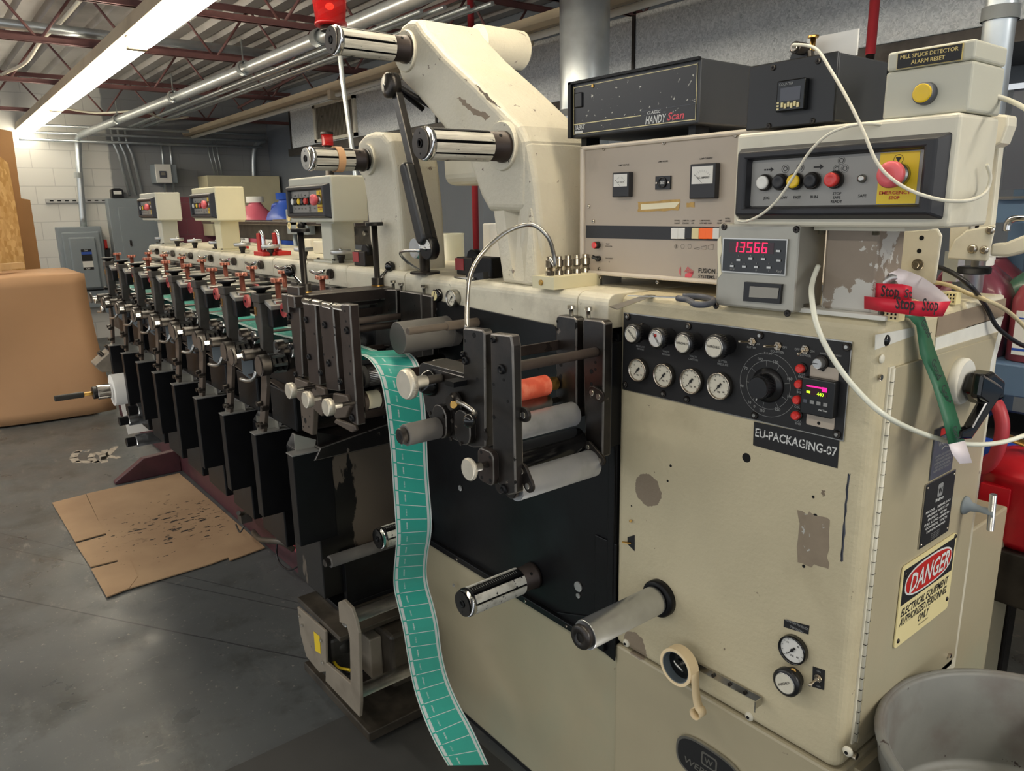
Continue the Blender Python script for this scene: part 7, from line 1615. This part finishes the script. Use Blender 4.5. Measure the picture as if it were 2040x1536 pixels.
# cream articulated arm behind the pod
t = thing('articulated_arm', 'cream articulated support arm with round bolts behind the near control pod', 'support arm', (.42, .35, DZ))
yA = .33
MB('cream_smooth').prism(pq(((1776, 460), (1868, 455), (1876, 470), (1862, 566), (1780, 560), (1778, 500)), yA - .06), (0, .006, 0)).build('bracket', t, bevel=.003)
MB('cream_smooth').prism(pq(((1735, 450), (1800, 447), (1796, 590), (1732, 590)), yA - .02), (0, .05, 0)).build('upright_post', t, bevel=.006)
for px, py in ((1836, 474), (1831, 500), (1827, 560)): MB('hole').lathe(at(px, py, y=yA - .0603), 'y', [(0, .004), (.0002, .004)], 14).build('bracket_hole', t)
p = at(1829, 527, y=yA - .06); mb = MB('nickel').cyl(p, p + Vector((0, -.003, 0)), .010).cyl(p, p + Vector((0, -.010, 0)), .006, seg=6); mb.build('pivot_bolt', t)
MB('cream_smooth').prism(pq(((1888, 505), (1900, 478), (1925, 458), (1983, 447), (1967, 521), (1886, 516)), yA), (0, .006, 0)).build('knuckle_plate', t, bevel=.003)
MB('cream_smooth').prism(pq(((1893, 430), (1932, 430), (1925, 505), (1889, 502)), yA + .02), (0, .03, 0)).build('inner_link', t, bevel=.003)
for px, py, rr in ((1973, 459, .007), (1938, 496, .008), (1961, 498, .007)): p = at(px, py, y=yA); mb = MB('nickel').lathe(p, (0, -1, 0), [(0, rr), (.002, rr), (.005, rr * .6), (.005, rr * .4)], 18); mb.build('link_bolt', t)
MB('cream_smooth').prism(pq(((1965, 285), (1993, 280), (1975, 450), (1948, 460)), yA + .01), (0, .02, 0)).build('long_link', t, bevel=.003)
mb = MB('black').prism(pq(((1962, 290), (1970, 300), (1950, 465), (1940, 470)), yA + .02), (0, .012, 0)); mb.build('rack_strip', t)
MB('cream_smooth').prism(pq(((1968, 225), (2009, 229), (2008, 250), (1995, 285), (1970, 300), (1963, 302)), yA - .01), (0, .04, 0)).build('cam_head', t, bevel=.004)
MB('cream_smooth').prism(pq(((1975, 485), (2000, 484), (2040, 468), (2090, 455), (2090, 490), (2040, 503), (2010, 511), (1970, 510)), yA + .01), (0, .03, 0)).build('side_link', t, bevel=.004)
MB('chrome').tube([at(2005, 460, y=.45), at(2008, 445, y=.45), at(2020, 436, y=.45), at(2060, 434, y=.45)], .006, 10).build('grab_rail', t)
p = at(1940, 545, y=yA + .02); mb = MB('black').cyl(p, p + Vector((0, 0, .012)), .026, seg=24); mb.m('steel').cyl(p + Vector((0, 0, .01)), p + Vector((0, 0, .05)), .006); mb.build('leveling_foot', t)
MB('galv_pipe').box(at(1876, 560, y=yA + .07), at(1925, 500, y=yA + .10)).build('support_block', t)
# bin
RZ = .655; cx, cy, rr = .750, .165, .241
t = thing('waste_bin', 'large stained grey plastic waste bin at the lower right corner', 'waste bin', (cx, cy, 0))
mb = MB('bin_grey').lathe((cx, cy, 0), 'z', [(0, rr * .72), (.01, rr * .74), (RZ - .05, rr * .965), (RZ - .05, rr * .985), (RZ - .01, rr * 1.0), (RZ, rr * .995), (RZ + .002, rr * .97), (RZ - .004, rr * .945), (RZ - .17, rr * .905), (RZ - .175, rr * .90), (RZ - .182, rr * .845), (RZ - .182, rr * .845), (.03, rr * .70), (.03, .001)], 64, False); mb.build('bin_body', t)
mb = MB('bin_grey').tube([(cx + rr * .99 * math.cos(a), cy + rr * .99 * math.sin(a), RZ - .004) for a in [2 * math.pi * i / 40 for i in range(41)]], .0075, 8, 2); mb.build('rolled_rim', t)
